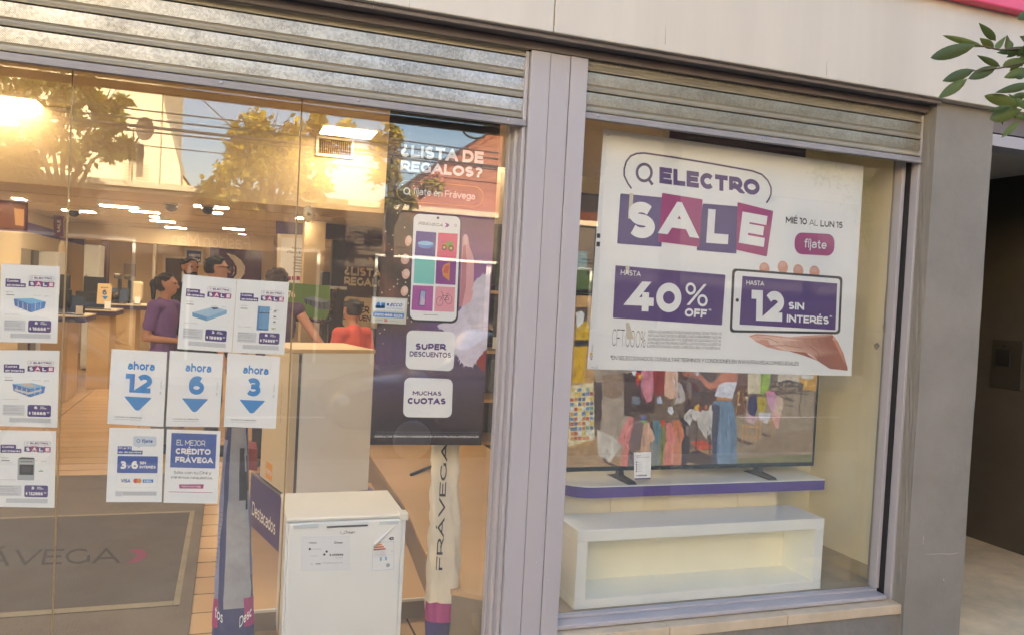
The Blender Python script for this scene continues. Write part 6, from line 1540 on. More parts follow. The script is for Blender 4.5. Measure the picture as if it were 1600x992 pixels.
for k, c in enumerate(((230, 200, 50), (236, 170, 50), (222, 110, 50), (200, 50, 50))): S.rect(b, .06, .36 + .05 * k, .36 + .08 * k, .395 + .05 * k, ink(*c), 3)
S.upoly(b, [(.72, .31), (.80, .28), (.95, .28), (.95, .345), (.80, .345)], INK_K, 3); S.txt(b, 'A', .83, .295, .90, .33, INK_W, 5, .2)
for k in range(6): S.txt(b, 'CONSUMO DE ENERGIA', .08, .57 + .022 * k, .60, .582 + .022 * k, INK_G, 3, .1, q=2)
for u in (.36, .58): S.rect(b, u, .70, u + .08, .78, ink(110, 180, 230), 3)
S.txt(b, '75L', .84, .58, .94, .60, INK_K, 3, .14, q=2); S.upoly(b, [(.72 + .09 * math.cos(k * .5), .89 + .045 * math.sin(k * .5)) for k in range(13)], ink(150, 176, 190), 3); S.line(b, [(592, 866), (612, 866)], .0006, INK_B, 3); b.build('printing', en)
b = MB(); pts = []
A0, A1 = S.P(.0, .36, 0), S.P(1, 0, 0)
n_ = 7; vs = []; fs = []
for i in range(n_):
    ang = R(30 + 215 * i / (n_ - 1)); rad = .0085
    for j in range(8):
        f_ = j / 7; p = A0.lerp(A1, f_); w_ = 1.0 - .75 * f_
        dn = Vector((.5, 0, -.86)); vs.append(p + dn * (rad * w_ * (1.3 - math.cos(ang))) + Vector((0, -1, 0)) * (rad * w_ * (1 - math.cos(ang) * .2 + math.sin(ang)) ) )
for i in range(n_ - 1):
    for j in range(7): fs.append((i * 8 + j, i * 8 + j + 1, (i + 1) * 8 + j + 1, (i + 1) * 8 + j))
b.add(vs, fs, PAPER, True); b.build('curled_corner', en)

# ---- fabric covers on the alarm pedestals
SUBR = 4
def cover(name, label, prof, Y, dep, m, rnd, sides=12, crumple=1.0):
    """prof: rows of (y pixel, left x, right x) from the top down"""
    rows = []
    for (y, xl, xr) in prof:
        a, b = at(xl, y, Y), at(xr, y, Y); rows.append(((a.x + b.x) / 2, (b.x - a.x) / 2, a.z))
    mb = MB(); vs = []; fs = []; n = sides * 3
    rows2 = []
    for i in range(len(rows) - 1):
        for k in range(SUBR):
            f = k / SUBR; rows2.append(tuple(rows[i][j] * (1 - f) + rows[i + 1][j] * f for j in range(3)))
    rows2.append(rows[-1]); rr = random.Random(rnd); ph = [rr.uniform(0, 6.28) for _ in range(6)]
    for i, (cx, hw, z) in enumerate(rows2):
        for k in range(n):
            a = 2 * math.pi * k / n
            ca, sa = math.cos(a), math.sin(a); e = .62
            sq = (abs(ca) ** e) * (1 if ca > 0 else -1), (abs(sa) ** e) * (1 if sa > 0 else -1)
            wr = 1 + crumple * (.09 * math.sin(9 * z + 3 * a + ph[0]) + .07 * math.sin(23 * z - 4 * a + ph[1]) + .05 * math.sin(51 * z + 3 * a + ph[2]) + .06 * math.sin(14 * z + 7 * a + ph[3]) + .13 * (.5 - abs(math.sin(8 * z - 3 * a + ph[4]))) + .10 * (.5 - abs(math.sin(17 * z + 4 * a + ph[5]))))
            if abs(ca) > .9: wr = 1 + (wr - 1) * .6
            vs.append((cx + hw * sq[0] * wr, Y + dep + dep * sq[1] * wr * hw / rows2[-1][1], z))
    for i in range(len(rows2) - 1):
        for k in range(n): fs.append((i * n + k, (i + 1) * n + k, (i + 1) * n + (k + 1) % n, i * n + (k + 1) % n))
    fs.append(list(range(n)))
    mb.add(vs, fs, m, True)
    return mb, rows2, n, vs
def strip(mbx, vs, n, rows, k0, k1, i0, i1, m, off=.002):
    """print on the cover: a patch of the cloth between columns k0..k1 and rows i0..i1, lifted slightly"""
    o = []; f = []; W = k1 - k0 + 1; c_ = [sum(v[j] for v in vs) / len(vs) for j in range(3)]
    for i in range(i0, i1 + 1):
        cx = sum(vs[i * n + k][0] for k in range(n)) / n; cy = sum(vs[i * n + k][1] for k in range(n)) / n
        for k in range(k0, k1 + 1):
            v = Vector(vs[i * n + k % n]); d = Vector((v.x - cx, v.y - cy, 0)).normalized(); o.append(v + d * off)
    for i in range(i1 - i0):
        for k in range(W - 1): f.append((i * W + k, (i + 1) * W + k, (i + 1) * W + k + 1, i * W + k + 1))
    mbx.add(o, f, m, True)
NAVY = mat('navy_cover_cloth', lin(52, 60, 116), .7, var=.15, scale=9, bump=.7, bscale=14); SILV = mat('silver_cover_print', lin(168, 168, 174), .5, var=.35, scale=7, bump=.6, bscale=14)
prof = [(640, 357, 386), (664, 355, 387), (690, 352, 388), (740, 347, 389), (800, 343, 391), (870, 338, 393), (940, 334, 396), (1000, 331, 398), (1100, 326, 402), (1180, 322, 405)]
Yc = .36
base_z = 0
mb, rows, n, vs = cover('c', '', prof, Yc, .07, NAVY, 5, 10, .35)
ct = thing('pedestal_cover', 'dark blue printed cloth cover on the pedestal beside the purple plinth', 'cover', (rows[-1][0], Yc + .07, 0)); mb.build('cloth', ct)
b = MB(); last = len(rows) - 1
strip(b, vs, n, rows, 15, 19, 8, 26, mat('pale_cover_print', lin(146, 150, 190), .6, var=.3, scale=8)); strip(b, vs, n, rows, 21, 27, 5, 25, SILV); strip(b, vs, n, rows, 27, 29, 10, 22, mat('grey_blue_print', lin(110, 116, 150), .6, var=.3, scale=7)); b.build('printed_picture', ct)
b = MB(); strip(b, vs, n, rows, 15, 29, 0, 5, mat('black_cover_cap', lin(42, 40, 46), .6)); b.build('dark_cap', ct)
b = MB(); strip(b, vs, n, rows, 23, 25, 9, 15, BLK, .004); strip(b, vs, n, rows, 25, 26, 12, 16, BLK, .004); strip(b, vs, n, rows, 26, 27, 10, 14, mat('dark_steel_print', lin(74, 74, 80), .5), .004); b.build('printed_phone', ct)
b = MB(); strip(b, vs, n, rows, 15, 19, 24, 27, INK_M, .003); strip(b, vs, n, rows, 24, 29, 24, 27, INK_M, .003); b.build('magenta_band', ct)
S = Sheet([(0, 0)] * 4, Y=Yc - .012); b = MB(); S.ztext(b, 'tos', (336, 944), (349, 956), (335, 962), INK_W, 6, .16, shear=.1); S.ztext(b, 'Desc', (374, 964), (394, 944), (374, 980), INK_W, 6, .15, shear=.1); b.build('lettering', ct)
b = MB()
for k in range(13): S.line(b, [(344 - .75 * k, 800 + 7 * k), (349 - .75 * k, 800.6 + 7 * k)], .0014, INK_K, 4)
b.build('fine_lettering', ct)
CAN = mat('white_cover_cloth', lin(228, 218, 198), .75, var=.14, scale=7, bump=1.0, bscale=11)
prof = [(560, 690, 722), (620, 687, 722), (700, 681, 722), (750, 679, 721), (800, 677, 720), (835, 676, 724), (880, 674, 723), (930, 672, 722), (990, 671, 722), (1100, 668, 724), (1190, 664, 726)]
Yc = .30
mb, rows, n, vs = cover('c', '', prof, Yc, .06, CAN, 11, 10, 1.1)
ct = thing('pedestal_cover', 'white printed cloth cover on the pedestal under the tall banner', 'cover', (rows[-1][0], Yc + .06, 0)); mb.build('cloth', ct)
b = MB(); strip(b, vs, n, rows, 15, 30, 29, 31, INK_M, .003); b.build('magenta_band', ct)
b = MB(); strip(b, vs, n, rows, 15, 30, 31, len(rows) - 1, mat('purple_cover_cloth', lin(66, 54, 110), .7, var=.3, scale=10), .003); b.build('purple_base', ct)
b = MB(); S = Sheet([(0, 0)] * 4, Y=Yc + .004); S.ztext(b, 'FR\u00c1VEGA', (681, 890), (690, 690), (691, 890), INK_K, 1, .16, q=5); b.build('lettering', ct)

# ---- purple audio carton further back
S = Sheet([(520, 628), (642, 640), (641, 741), (518, 722)], Y=3.75); t = thing('audio_carton', 'purple display carton with white category words and a yellow stripe behind the fridge', 'carton', tuple(S.P(.5, 1)))
b = MB(); b.slab(S.c, (0, .5, 0), PURB); b.build('carton', t)
b = MB(); S.poly(b, [(628, 639), (641.8, 640.4), (640.8, 740.6), (626, 738.4)], mat('violet_print', lin(104, 60, 120), .5), 4); S.poly(b, [(625, 639), (628, 639.4), (624, 738), (620, 737.4)], ink(222, 190, 60), 6); b.build('printed_stripe', t)
b = MB()
for s_, x0_, x1_, y_, hh in (('Cable', 536, 571, 648, 10), ('Tableta', 528, 571, 669, 10), ('Audio', 554, 597, 695, 11), ('C\u00e1maras', 535, 593, 718, 10)): S.ztext(b, s_, (x0_, y_), (x1_, y_ + (x1_ - x0_) * .11), (x0_, y_ + hh), INK_W, 8, .13, q=4)
b.build('lettering', t)
k0, k1 = atz(642, 741, zB + .01), atz(678, 726, zB + .01)
tag(MB().tube([k0, k1], .012, BLK, 8).build('floor_rail'), 'thin black rail on the tan floor behind the white cover', 'rail')
# low lit objects glimpsed between the flyers and the fridge
q = MB(); q.slab([at(385, 700, 2.9), at(402, 702, 2.9), at(402, 735, 2.9), at(385, 733, 2.9)], (0, .3, 0), mat('red_carton', lin(120, 40, 44), .6)); tag(q.build('red_carton'), 'small dark red carton behind the blue cover', 'carton')
# ------------------------------------------------------------------ people
def capsule(vs, fs, p0, r0, p1, r1, n=10):
    p0, p1 = Vector(p0), Vector(p1); d = p1 - p0; L = d.length
    d = d.normalized() if L > 1e-6 else Vector((0, 0, 1))
    u = d.cross(Vector((0, 0, 1)) if abs(d.z) < .9 else Vector((1, 0, 0))).normalized(); v = d.cross(u)
    o = len(vs); rows = []
    for a in (-75, -45, -15): rows.append((p0 + d * r0 * math.sin(R(a)), r0 * math.cos(R(a))))
    for a in (15, 45, 75): rows.append((p1 + d * r1 * math.sin(R(a)), r1 * math.cos(R(a))))
    for c, r in rows:
        for k in range(n): t = 2 * math.pi * k / n; vs.append(c + u * r * math.cos(t) + v * r * math.sin(t))
    for i in range(5):
        for k in range(n): fs.append((o + i * n + k, o + i * n + (k + 1) % n, o + (i + 1) * n + (k + 1) % n, o + (i + 1) * n + k))
    fs.append([o + k for k in range(n - 1, -1, -1)]); fs.append([o + 5 * n + k for k in range(n)])
def ellip(vs, fs, c, r, n=12):
    o = len(vs); h = 8
    for i in range(1, h):
        t = math.pi * i / h
        for k in range(n): a = 2 * math.pi * k / n; vs.append(Vector((c[0] + r[0] * math.sin(t) * math.cos(a), c[1] + r[1] * math.sin(t) * math.sin(a), c[2] + r[2] * math.cos(t))))
    for i in range(h - 2):
        for k in range(n): fs.append((o + i * n + k, o + (i + 1) * n + k, o + (i + 1) * n + (k + 1) % n, o + i * n + (k + 1) % n))
    fs.append([o + k for k in range(n)]); fs.append([o + (h - 2) * n + k for k in range(n - 1, -1, -1)])
def fuse(name, vs, fs, m, parent, voxel=.011, smooth=2):
    """overlapping volumes fused into one continuous skin"""
    me = bpy.data.meshes.new(name); me.from_pydata([tuple(v) for v in vs], [], fs); me.update()
    o = bpy.data.objects.new(name, me); C.objects.link(o)
    r = o.modifiers.new('r', 'REMESH'); r.mode = 'VOXEL'; r.voxel_size = voxel
    s = o.modifiers.new('s', 'SMOOTH'); s.factor = .5; s.iterations = smooth
    dg = bpy.context.evaluated_depsgraph_get(); dg.update()
    m2 = bpy.data.meshes.new_from_object(o.evaluated_get(dg))
    o.modifiers.clear(); o.data = m2; bpy.data.meshes.remove(me)
    m2.materials.clear(); m2.materials.append(m)
    for p in m2.polygons: p.use_smooth = True
    if parent is not None: o.parent = parent
    return o
SKIN = mat('skin_tan', lin(196, 138, 104), .55, var=.05, scale=20); SKIN2 = mat('skin_light', lin(206, 150, 118), .55, var=.05, scale=20)
HAIRK = mat('dark_hair', lin(38, 28, 22), .5, var=.3, scale=60, stretch=(1, 1, .2)); HAIRB = mat('brown_curly_hair', lin(66, 42, 26), .6, var=.35, scale=40)

def person(label, pos, face, H, top, bottom, skin, hair, arms, sleeve='short', build=1.0, hairstyle='short', head_turn=0, walk=0, extra=None):
    k = H / 1.75
    t = thing('person', label, 'person', pos)
    t.rotation_euler = (0, 0, math.atan2(-face[0], face[1]))
    V = lambda x, y, z: Vector((x * k, y * k, z * k))
    b = build
    sh = [V(-.19 * b, 0, 1.42), V(.19 * b, 0, 1.42)]
    hip = [V(-.09 * b, 0, .90), V(.09 * b, 0, .90)]
    feet = [V(-.10, .02 + walk, .08), V(.10, .02 - walk, .08 + abs(walk) * .35)]
    knee = [hip[i].lerp(feet[i], .5) + V(0, .03 + abs(walk) * .15, 0) for i in (0, 1)]
    def torso(g):
        vs, fs = [], []
        ellip(vs, fs, V(0, .0, 1.27), ((.175 * b + g) * k, (.115 * b + g) * k, (.22 + g) * k)); ellip(vs, fs, V(0, .01, 1.07), ((.15 * b + g) * k, (.112 * b + g) * k, (.2 + g) * k)); ellip(vs, fs, V(0, 0, .93), ((.17 * b + g) * k, (.125 * b + g) * k, (.13 + g) * k))
        capsule(vs, fs, sh[0], (.058 + g) * k, sh[1], (.058 + g) * k); capsule(vs, fs, V(0, -.01, 1.36), (.085 + g) * k, V(0, -.01, 1.45), (.062 + g) * k)
        return vs, fs
    vs, fs = torso(0)
    capsule(vs, fs, V(0, -.01, 1.42), .056 * k, V(0, .015, 1.55), .052 * k)
    R_ = Matrix.Rotation(head_turn, 3, 'Z'); hc = V(0, .02, 1.635)
    def hd(x, y, z): return hc + R_ @ V(x, y, z)
    o0 = len(vs)
    ellip(vs, fs, (0, 0, 0), (.074 * k, .092 * k, .105 * k), 14); ellip(vs, fs, (0, .03 * k, -.058 * k), (.052 * k, .058 * k, .06 * k)); ellip(vs, fs, (0, -.02 * k, .03 * k), (.078 * k, .088 * k, .082 * k), 14)
    for i in range(o0, len(vs)): vs[i] = hc + R_ @ vs[i]
    capsule(vs, fs, hd(0, .088, .012), .010 * k, hd(0, .108, -.022), .015 * k, 8)
    for s in (-1, 1):
        capsule(vs, fs, hd(.078 * s, -.005, -.015), .012 * k, hd(.082 * s, -.012, .02), .016 * k, 8)
        capsule(vs, fs, hd(.03 * s, .082, .032), .012 * k, hd(.05 * s, .07, .03), .010 * k, 8)
    capsule(vs, fs, hd(-.02, .083, -.056), .010 * k, hd(.02, .083, -.056), .010 * k, 8)
    for i in (0, 1):
        e, w_ = V(*arms[i][0]), V(*arms[i][1]); hdv = (w_ - e).normalized()
        capsule(vs, fs, sh[i], .052 * k, e, .038 * k); capsule(vs, fs, e, .039 * k, w_, .026 * k)
        pd = V(*arms[i][2]).normalized() if len(arms[i]) > 2 else hdv
        pm = w_ + pd * .075 * k; sd = pd.cross(Vector((0, 0, 1)));
        sd = sd.normalized() if sd.length > .2 else Vector((0, 1, 0))
        capsule(vs, fs, w_, .026 * k, pm, .030 * k); capsule(vs, fs, w_ + sd * .014 * k, .022 * k, pm + sd * .022 * k, .020 * k); capsule(vs, fs, w_ - sd * .014 * k, .022 * k, pm - sd * .022 * k, .020 * k)
        for q, ln in ((-.032, .062), (-.011, .078), (.011, .072), (.032, .055)):
            a = pm + sd * q * k; c = a + pd * ln * .55 * k; d_ = c + (pd * .6 + Vector((0, 0, -.6))) * ln * .5 * k
            capsule(vs, fs, a, .0105 * k, c, .0098 * k, 7); capsule(vs, fs, c, .0098 * k, d_, .0085 * k, 7)
        th = w_ + pd * .03 * k + sd * (.03 * k if i == 0 else -.03 * k); capsule(vs, fs, th, .013 * k, th + (pd * .7 + sd * (.5 if i == 0 else -.5)) * .05 * k, .0105 * k, 7)
    for i in (0, 1):
        capsule(vs, fs, hip[i], .082 * b * k, knee[i], .055 * k); capsule(vs, fs, knee[i], .056 * k, feet[i], .036 * k)
        capsule(vs, fs, feet[i] + V(0, -.04, -.035), .035 * k, feet[i] + V(0, .15, -.05), .028 * k)
    fuse('body', vs, fs, skin, t)
    # clothes
    vs, fs = torso(.014)
    for i in (0, 1):
        e, w_ = V(*arms[i][0]), V(*arms[i][1])
        if sleeve == 'short': capsule(vs, fs, sh[i], .068 * k, sh[i].lerp(e, .62), .060 * k)
        elif sleeve == 'long': capsule(vs, fs, sh[i], .066 * k, e, .052 * k); capsule(vs, fs, e, .052 * k, e.lerp(w_, .92), .038 * k)
    fuse('shirt', vs, fs, top, t, .012)
    vs, fs = [], []
    ellip(vs, fs, V(0, 0, .92), ((.185 * b) * k, (.14 * b) * k, .13 * k))
    for i in (0, 1):
        if bottom[1] == 'short': capsule(vs, fs, hip[i], .105 * b * k, hip[i].lerp(knee[i], .85), .088 * k)
        else: capsule(vs, fs, hip[i], .098 * b * k, knee[i], .072 * k); capsule(vs, fs, knee[i], .072 * k, knee[i].lerp(feet[i], .93), .055 * k)
    fuse('trousers', vs, fs, bottom[0], t, .013)
    for i in (0, 1):
        vs, fs = [], []
        capsule(vs, fs, feet[i] + V(0, -.045, -.038), .040 * k, feet[i] + V(0, .155, -.052), .033 * k); fuse('shoe', vs, fs, extra or mat('dark_shoe', lin(40, 38, 40), .6), t, .010)
    # hair
    rr = random.Random(len(label)); hv, hf = [], []
    if hairstyle == 'curly':
        for _ in range(46):
            a, z = rr.uniform(0, 6.28), rr.uniform(-.03, .12); r_ = .088 * math.sqrt(max(.05, 1 - (z / .13) ** 2)); p = (r_ * math.cos(a), r_ * math.sin(a) * 1.1 - .01, z + .01)
            if p[1] > .07 and z < .05: continue
            ellip(hv, hf, (p[0] * k, p[1] * k, p[2] * k), (.032 * k, .032 * k, .030 * k), 8)
        ellip(hv, hf, (0, -.015 * k, .03 * k), (.090 * k, .098 * k, .10 * k))
    else:
        ellip(hv, hf, (0, -.010 * k, .016 * k), (.085 * k, .103 * k, .108 * k), 18)
        if hairstyle == 'tied': ellip(hv, hf, (0, -.125 * k, .0), (.035 * k, .045 * k, .05 * k), 8); capsule(hv, hf, (0, -.13 * k, -.01 * k), .032 * k, (0, -.125 * k, -.17 * k), .018 * k)
        for _ in range(16):
            a = rr.uniform(0, 6.28); p = Vector((.08 * math.cos(a), .085 * math.sin(a) - .015, .06 + rr.uniform(-.02, .03))) * k
            if p.y < .05 * k: ellip(hv, hf, p, (.022 * k, .026 * k, .014 * k), 8)
    # clear the face
    low = -.02 if hairstyle == 'short' else .008
    hv = [hc + R_ @ Vector((v[0], min(v[1], (.082 if v[2] > .062 * k else .045 if v[2] > .045 * k else .018 if v[2] > .02 * k else low) * k), max(v[2], -.045 * k) if hairstyle == 'short' else v[2])) for v in hv]
    fuse('hair', hv, hf, hair, t, .009, 2)
    ev, ef = [], []
    for s in (-1, 1): ellip(ev, ef, hd(.031 * s, .087, .014), (.011 * k, .007 * k, .0065 * k), 8)
    m_ = MB(); m_.add(ev, ef, mat('dark_eye', lin(30, 22, 20), .2), True); e_ = m_.build('eyes', None); e_.parent = t
    return t, hd, k
def ground_under(x, y, Y, z=0.0):
    p = at(x, y, Y); return (p.x, p.y, z)
def height_at(x, ytop, Y, z0=0.0): return at(x, ytop, Y).z - z0
exv = (ex.x, ex.y); fwd = (-ex.y, ex.x)      # camera right and camera forward on the floor
def facing(rt, fw): return (exv[0] * rt + fwd[0] * fw, exv[1] * rt + fwd[1] * fw)

POLO = mat('purple_polo', lin(122, 84, 152), .8, var=.12, scale=12, bump=.3, bscale=12); JEANG = mat('grey_jeans', lin(120, 122, 124), .85, var=.15, scale=20)
BLKT = mat('black_shirt', lin(36, 34, 36), .8, var=.2, scale=10, bump=.3, bscale=12); DARKJ = mat('dark_trousers', lin(44, 46, 52), .85)
ORT = mat('coral_tshirt', lin(214, 84, 66), .8, var=.10, scale=8, bump=.35, bscale=10); SHORTS = mat('charcoal_shorts', lin(60, 58, 62), .85); PLUM = mat('plum_top', lin(88, 58, 84), .8, var=.1)
TEAL = mat('teal_sandal', lin(76, 140, 128), .6)
hang = ((-.25, .0, 1.14), (-.25, .08, .90)), ((.25, .0, 1.14), (.25, .08, .90))
Yw = 5.1; H_ = height_at(262, 426.5, Yw) * 1.0
person('saleswoman in a purple polo shirt and grey jeans, dark hair tied back, hands joined', ground_under(258, 450, Yw), facing(1, -.12), H_, POLO, (JEANG, 'long'), SKIN, HAIRK, (((-.22, -.05, 1.12), (-.06, .20, 1.08), (1, .3, .1)), ((.22, -.05, 1.12), (.05, .22, 1.10), (-1, .3, .1))), 'short', .92, 'tied', head_turn=R(12))
Ym_ = 6.6; H_ = height_at(292, 402, Ym_)
t, hd, k = person('bearded man in a black shirt standing behind the saleswoman', ground_under(296, 420, Ym_), facing(.75, -.65), H_, BLKT, (DARKJ, 'long'), SKIN, HAIRK, hang, 'long', 1.05, 'short')
vs, fs = [], []; ellip(vs, fs, hd(0, .045, -.075), (.058 * k, .056 * k, .046 * k), 12); capsule(vs, fs, hd(-.06, .02, -.05), .014 * k, hd(-.07, -.005, .0), .010 * k); capsule(vs, fs, hd(.06, .02, -.05), .014 * k, hd(.07, -.005, .0), .010 * k); capsule(vs, fs, hd(-.022, .092, -.040), .007 * k, hd(.022, .092, -.040), .007 * k)
o = fuse('beard', vs, fs, HAIRK, t, .008, 1)
Ym_ = 4.9; H_ = height_at(335, 400, Ym_)
t, hd, k = person('man with short receding hair and dark glasses, his head showing above the mattress flyer', ground_under(335, 420, Ym_), facing(.86, .35), H_, BLKT, (DARKJ, 'long'), SKIN2, HAIRK, hang, 'short', 1.08, 'short')
m_ = MB(); GL_ = mat('glasses_frame', lin(24, 22, 24), .2)
for s in (-1, 1):
    m_.tube([hd(s * .022, .108, .014), hd(s * .028, .110, .030), hd(s * .056, .098, .032), hd(s * .062, .092, .014), hd(s * .052, .098, -.006), hd(s * .028, .108, -.006), hd(s * .022, .108, .014)], .0035 * k, GL_, 6); m_.tube([hd(s * .062, .092, .02), hd(s * .084, .03, .02), hd(s * .086, -.02, .012)], .0032 * k, GL_, 6)
m_.tube([hd(-.022, .108, .016), hd(.022, .108, .016)], .003 * k, GL_, 6); g_ = m_.build('glasses'); g_.parent = t
Yc_ = 4.3; H_ = height_at(432, 425, Yc_)
person('curly haired person in a plum top, back turned, one bare arm with hand on hip', ground_under(432, 450, Yc_), facing(-.25, 1), H_, PLUM, (DARKJ, 'long'), SKIN, HAIRB, (((-.26, -.02, 1.14), (-.24, .06, .92)), ((.40, -.06, 1.13), (.20, .02, .98), (-1, .3, -.2))), 'none', 1.0, 'curly')
Yb_ = 3.62; zb_ = .0; H_ = height_at(552, 467, Yb_)
person('boy in a coral t-shirt, charcoal shorts and teal sandals, walking away', ground_under(553, 480, Yb_), facing(-.75, .55), H_, ORT, (SHORTS, 'short'), SKIN, HAIRK, (((-.22, .03, 1.14), (-.20, .14, .96)), ((.22, -.04, 1.14), (.21, .03, .95))), 'short', .88, 'short', head_turn=R(-10), walk=-.10, extra=TEAL)
# ------------------------------------------------------------------ the street behind the camera, seen mirrored in the glass
def rf(x, y, Ym):
    """street point whose mirror image in the glass stands at pixel (x, y), Ym behind the glass plane"""
    p = at(x, y, Ym); return Vector((p.x, 2 * YG - p.y, p.z))
OCRE = mat('ochre_render', lin(214, 188, 140), .85, var=.15, scale=.8); OCR2 = mat('cream_render', lin(222, 208, 176), .85, var=.12, scale=.9); BROWNW = mat('red_brown_render', lin(150, 98, 76), .85, var=.2, scale=1.2)
GREYW = mat('grey_shop_front', lin(84, 70, 56), .8, var=.2, scale=1.5); DARKG = mat('dark_shop_glass', (.015, .015, .017, 1), .1)
YR = -14.22
ztop = rf(300, 301, 14.5).z
b = thing('corner_shop', 'low shop row across the street with a dark front and a script sign', 'shop', (0, YR, 0))
MB().box((-22, YR - 3.2, -.1), (8.2, YR, ztop), GREYW).build('wall', b)
MB().box((-22, YR - 3.3, ztop + .001), (8.2, YR + .12, ztop + .12), mat('coping', lin(196, 180, 150), .8, var=.2)).build('coping', b)
for i, x in enumerate((-11.5, -8.0, -4.4, -.8, 3.0, 5.6)):
    w_ = MB(); w_.box((x, YR - .02, .5 if i % 2 else 0), (x + 2.5, YR + .01, 2.35), DARKG); o = w_.build('shop_window', b)
    f = MB()
    for q0, q1 in (((x - .06, .0), (x, 2.41)), ((x + 2.5, .0), (x + 2.56, 2.41)), ((x, 2.351), (x + 2.5, 2.41))): f.box((q0[0], YR - .01, q0[1]), (q1[0], YR + .04, q1[1]), LF)
    f.build('window_frame', o)
a0, a1 = rf(392, 371, 14.5), rf(268, 362, 14.5)
sb = MB(); SGN = mat('sign_board', lin(70, 58, 48), .6); sb.box((a1.x - .3, YR + .002, a1.z - .62), (a0.x + .3, YR + .06, a1.z + .12), SGN); sb.build('sign_board', b)
lt = MB(); zc_ = a1.z
text(lt, 'Fashion Man', Vector((a0.x, YR + .063, zc_)), Vector((a1.x, YR + .063, zc_)), Vector((a0.x, YR + .063, zc_ - .28)), mat('sign_letters', lin(236, 228, 210), .5), .11, shear=.2, toward=Vector((0, 1, 0)))
lt.build('sign_lettering', b)
# pale tall house with a dish, stepped side, gabled shed
h = thing('pale_house', 'tall sunlit cream house across the street with a satellite dish', 'house', (-12, -17.5, 0))
xr = rf(253, 160, 17.6).x
MB().box((-28, -25, -.1), (xr, -17.32, 10.5), OCR2).build('wall', h)
q0, q1 = rf(215, 225, 17.6), rf(223, 278, 17.6)
MB().box((min(q0.x, q1.x), -17.33, q1.z), (max(q0.x, q1.x), -17.30, q0.z), mat('dark_window_slot', lin(70, 60, 50), .5)).build('window', h)
MB().box((-28.2, -25.2, 10.501), (xr + .2, -17.1, 10.7), OCRE).build('roof', h)
for zz in (rf(60, 205, 17.6).z, rf(60, 255, 17.6).z): MB().box((-27, -17.32, zz), (rf(105, 230, 17.6).x, -17.1, zz + .12), OCRE).build('ledge', h)
d = thing('satellite_dish', 'dark satellite dish on a pole before the cream house', 'satellite dish', tuple(rf(227, 225, 16.6)))
c = rf(227, 203, 16.6); bmx = MB(); vs = []; fs = []
for i in range(5):
    for k_ in range(16): a = 2 * math.pi * k_ / 16; r_ = .26 * i / 4 + .001; vs.append((c.x + r_ * math.cos(a) * .75 , c.y + .10 * (i / 4) ** 2 + r_ * .25 * math.cos(a), c.z + r_ * math.sin(a)))
for i in range(4):
    for k_ in range(16): fs.append((i * 16 + k_, i * 16 + (k_ + 1) % 16, (i + 1) * 16 + (k_ + 1) % 16, (i + 1) * 16 + k_))
DK_ = mat('dish_grey', lin(96, 84, 70), .6); bmx.add(vs, fs, DK_, True); bmx.add([(x, y - .012, z) for x, y, z in vs], fs, DK_, True); bmx.build('dish', d)
MB().tube([c, (c.x - .25, c.y - .3, c.z - .3), (c.x - .3, c.y - .7, c.z - .5)], .02, DK_, 6).build('arm', d)
MB().tube([(c.x - .3, -16.9, ztop + .12), (c.x - .3, -16.9, c.z + .1)], .02, DK_, 6).build('pole', d)
a0, a1 = rf(188, 281, 15.5), rf(236, 303, 15.5)
ac = thing('cooling_unit', 'boxy rooftop cooling unit on the low shop row', 'cooling unit', tuple(a1))
MB().bbox((a0.x, -15.9, ztop + .121), (a1.x, -15.2, a0.z), mat('unit_beige', lin(190, 170, 130), .7), .02).build('housing', ac)
g = MB()
for k_ in range(7): g.box((a0.x + .05, -15.21 + .012, ztop + .2 + k_ * .06), (a1.x - .05, -15.18, ztop + .22 + k_ * .06), mat('unit_slats', lin(140, 120, 90), .7))
g.build('grille', ac)
st = thing('side_annex', 'cream annex with a sloping top beside the tall house', 'house', (xr, -18.5, 0))
pp = [rf(254, 150, 17.9), rf(257, 168, 17.9), rf(281, 262, 17.9), rf(284, 330, 17.9)]
pp = [Vector((xr + .01, pp[0].y, pp[0].z))] + pp[1:] + [Vector((pp[-1].x, pp[-1].y, 0)), Vector((xr + .01, pp[0].y, 0))]
MB().slab(pp, (0, -4, 0), OCR2).build('wall', st)
gs = thing('gabled_shed', 'small ochre shed with a pitched roof behind the shop row', 'shed', tuple(rf(292, 300, 19)))
pp = [rf(281, 330, 19), rf(282, 268, 19), rf(304, 299, 19), rf(304, 330, 19)]; pp[0].z = pp[3].z = 0
MB().slab(pp, (0, -3, 0), OCRE).build('wall', gs); e0, e1 = rf(281, 266, 19), rf(306, 300, 19); MB().slab([e0, e1, e1 - Vector((0, 0, .1)), e0 - Vector((0, 0, .1))], (0, -3.1, 0), DK_).build('roof', gs)
br = thing('brown_house', 'red brown gabled house across the street mirrored over the tall banner', 'house', tuple(rf(780, 300, 16)))
pp = [rf(640, 304, 16), rf(786, 204, 16), rf(960, 318, 16)]; pp += [Vector((pp[2].x, pp[2].y, 0)), Vector((pp[0].x, pp[0].y, 0))]
MB().slab(pp, (0, -7, 0), BROWNW).build('wall', br)
for i in (0, 1):
    e0, e1 = pp[i], pp[i + 1]; u = Vector((0, .12, .02)); MB().slab([e0 + u, e1 + u, e1 + u + Vector((0, 0, .14)), e0 + u + Vector((0, 0, .14))], (0, -7.3, 0), mat('roof_tile', lin(140, 82, 60), .8, var=.3)).build('roof', br)
for k_ in range(3):
    w0 = rf(742 + 0 * k_, 246, 16); MB().box((w0.x - .5 + 1.8 * k_, w0.y - .01, .9), (w0.x + .5 + 1.8 * k_, w0.y + .03, 2.3), DARKG).build('window', br)
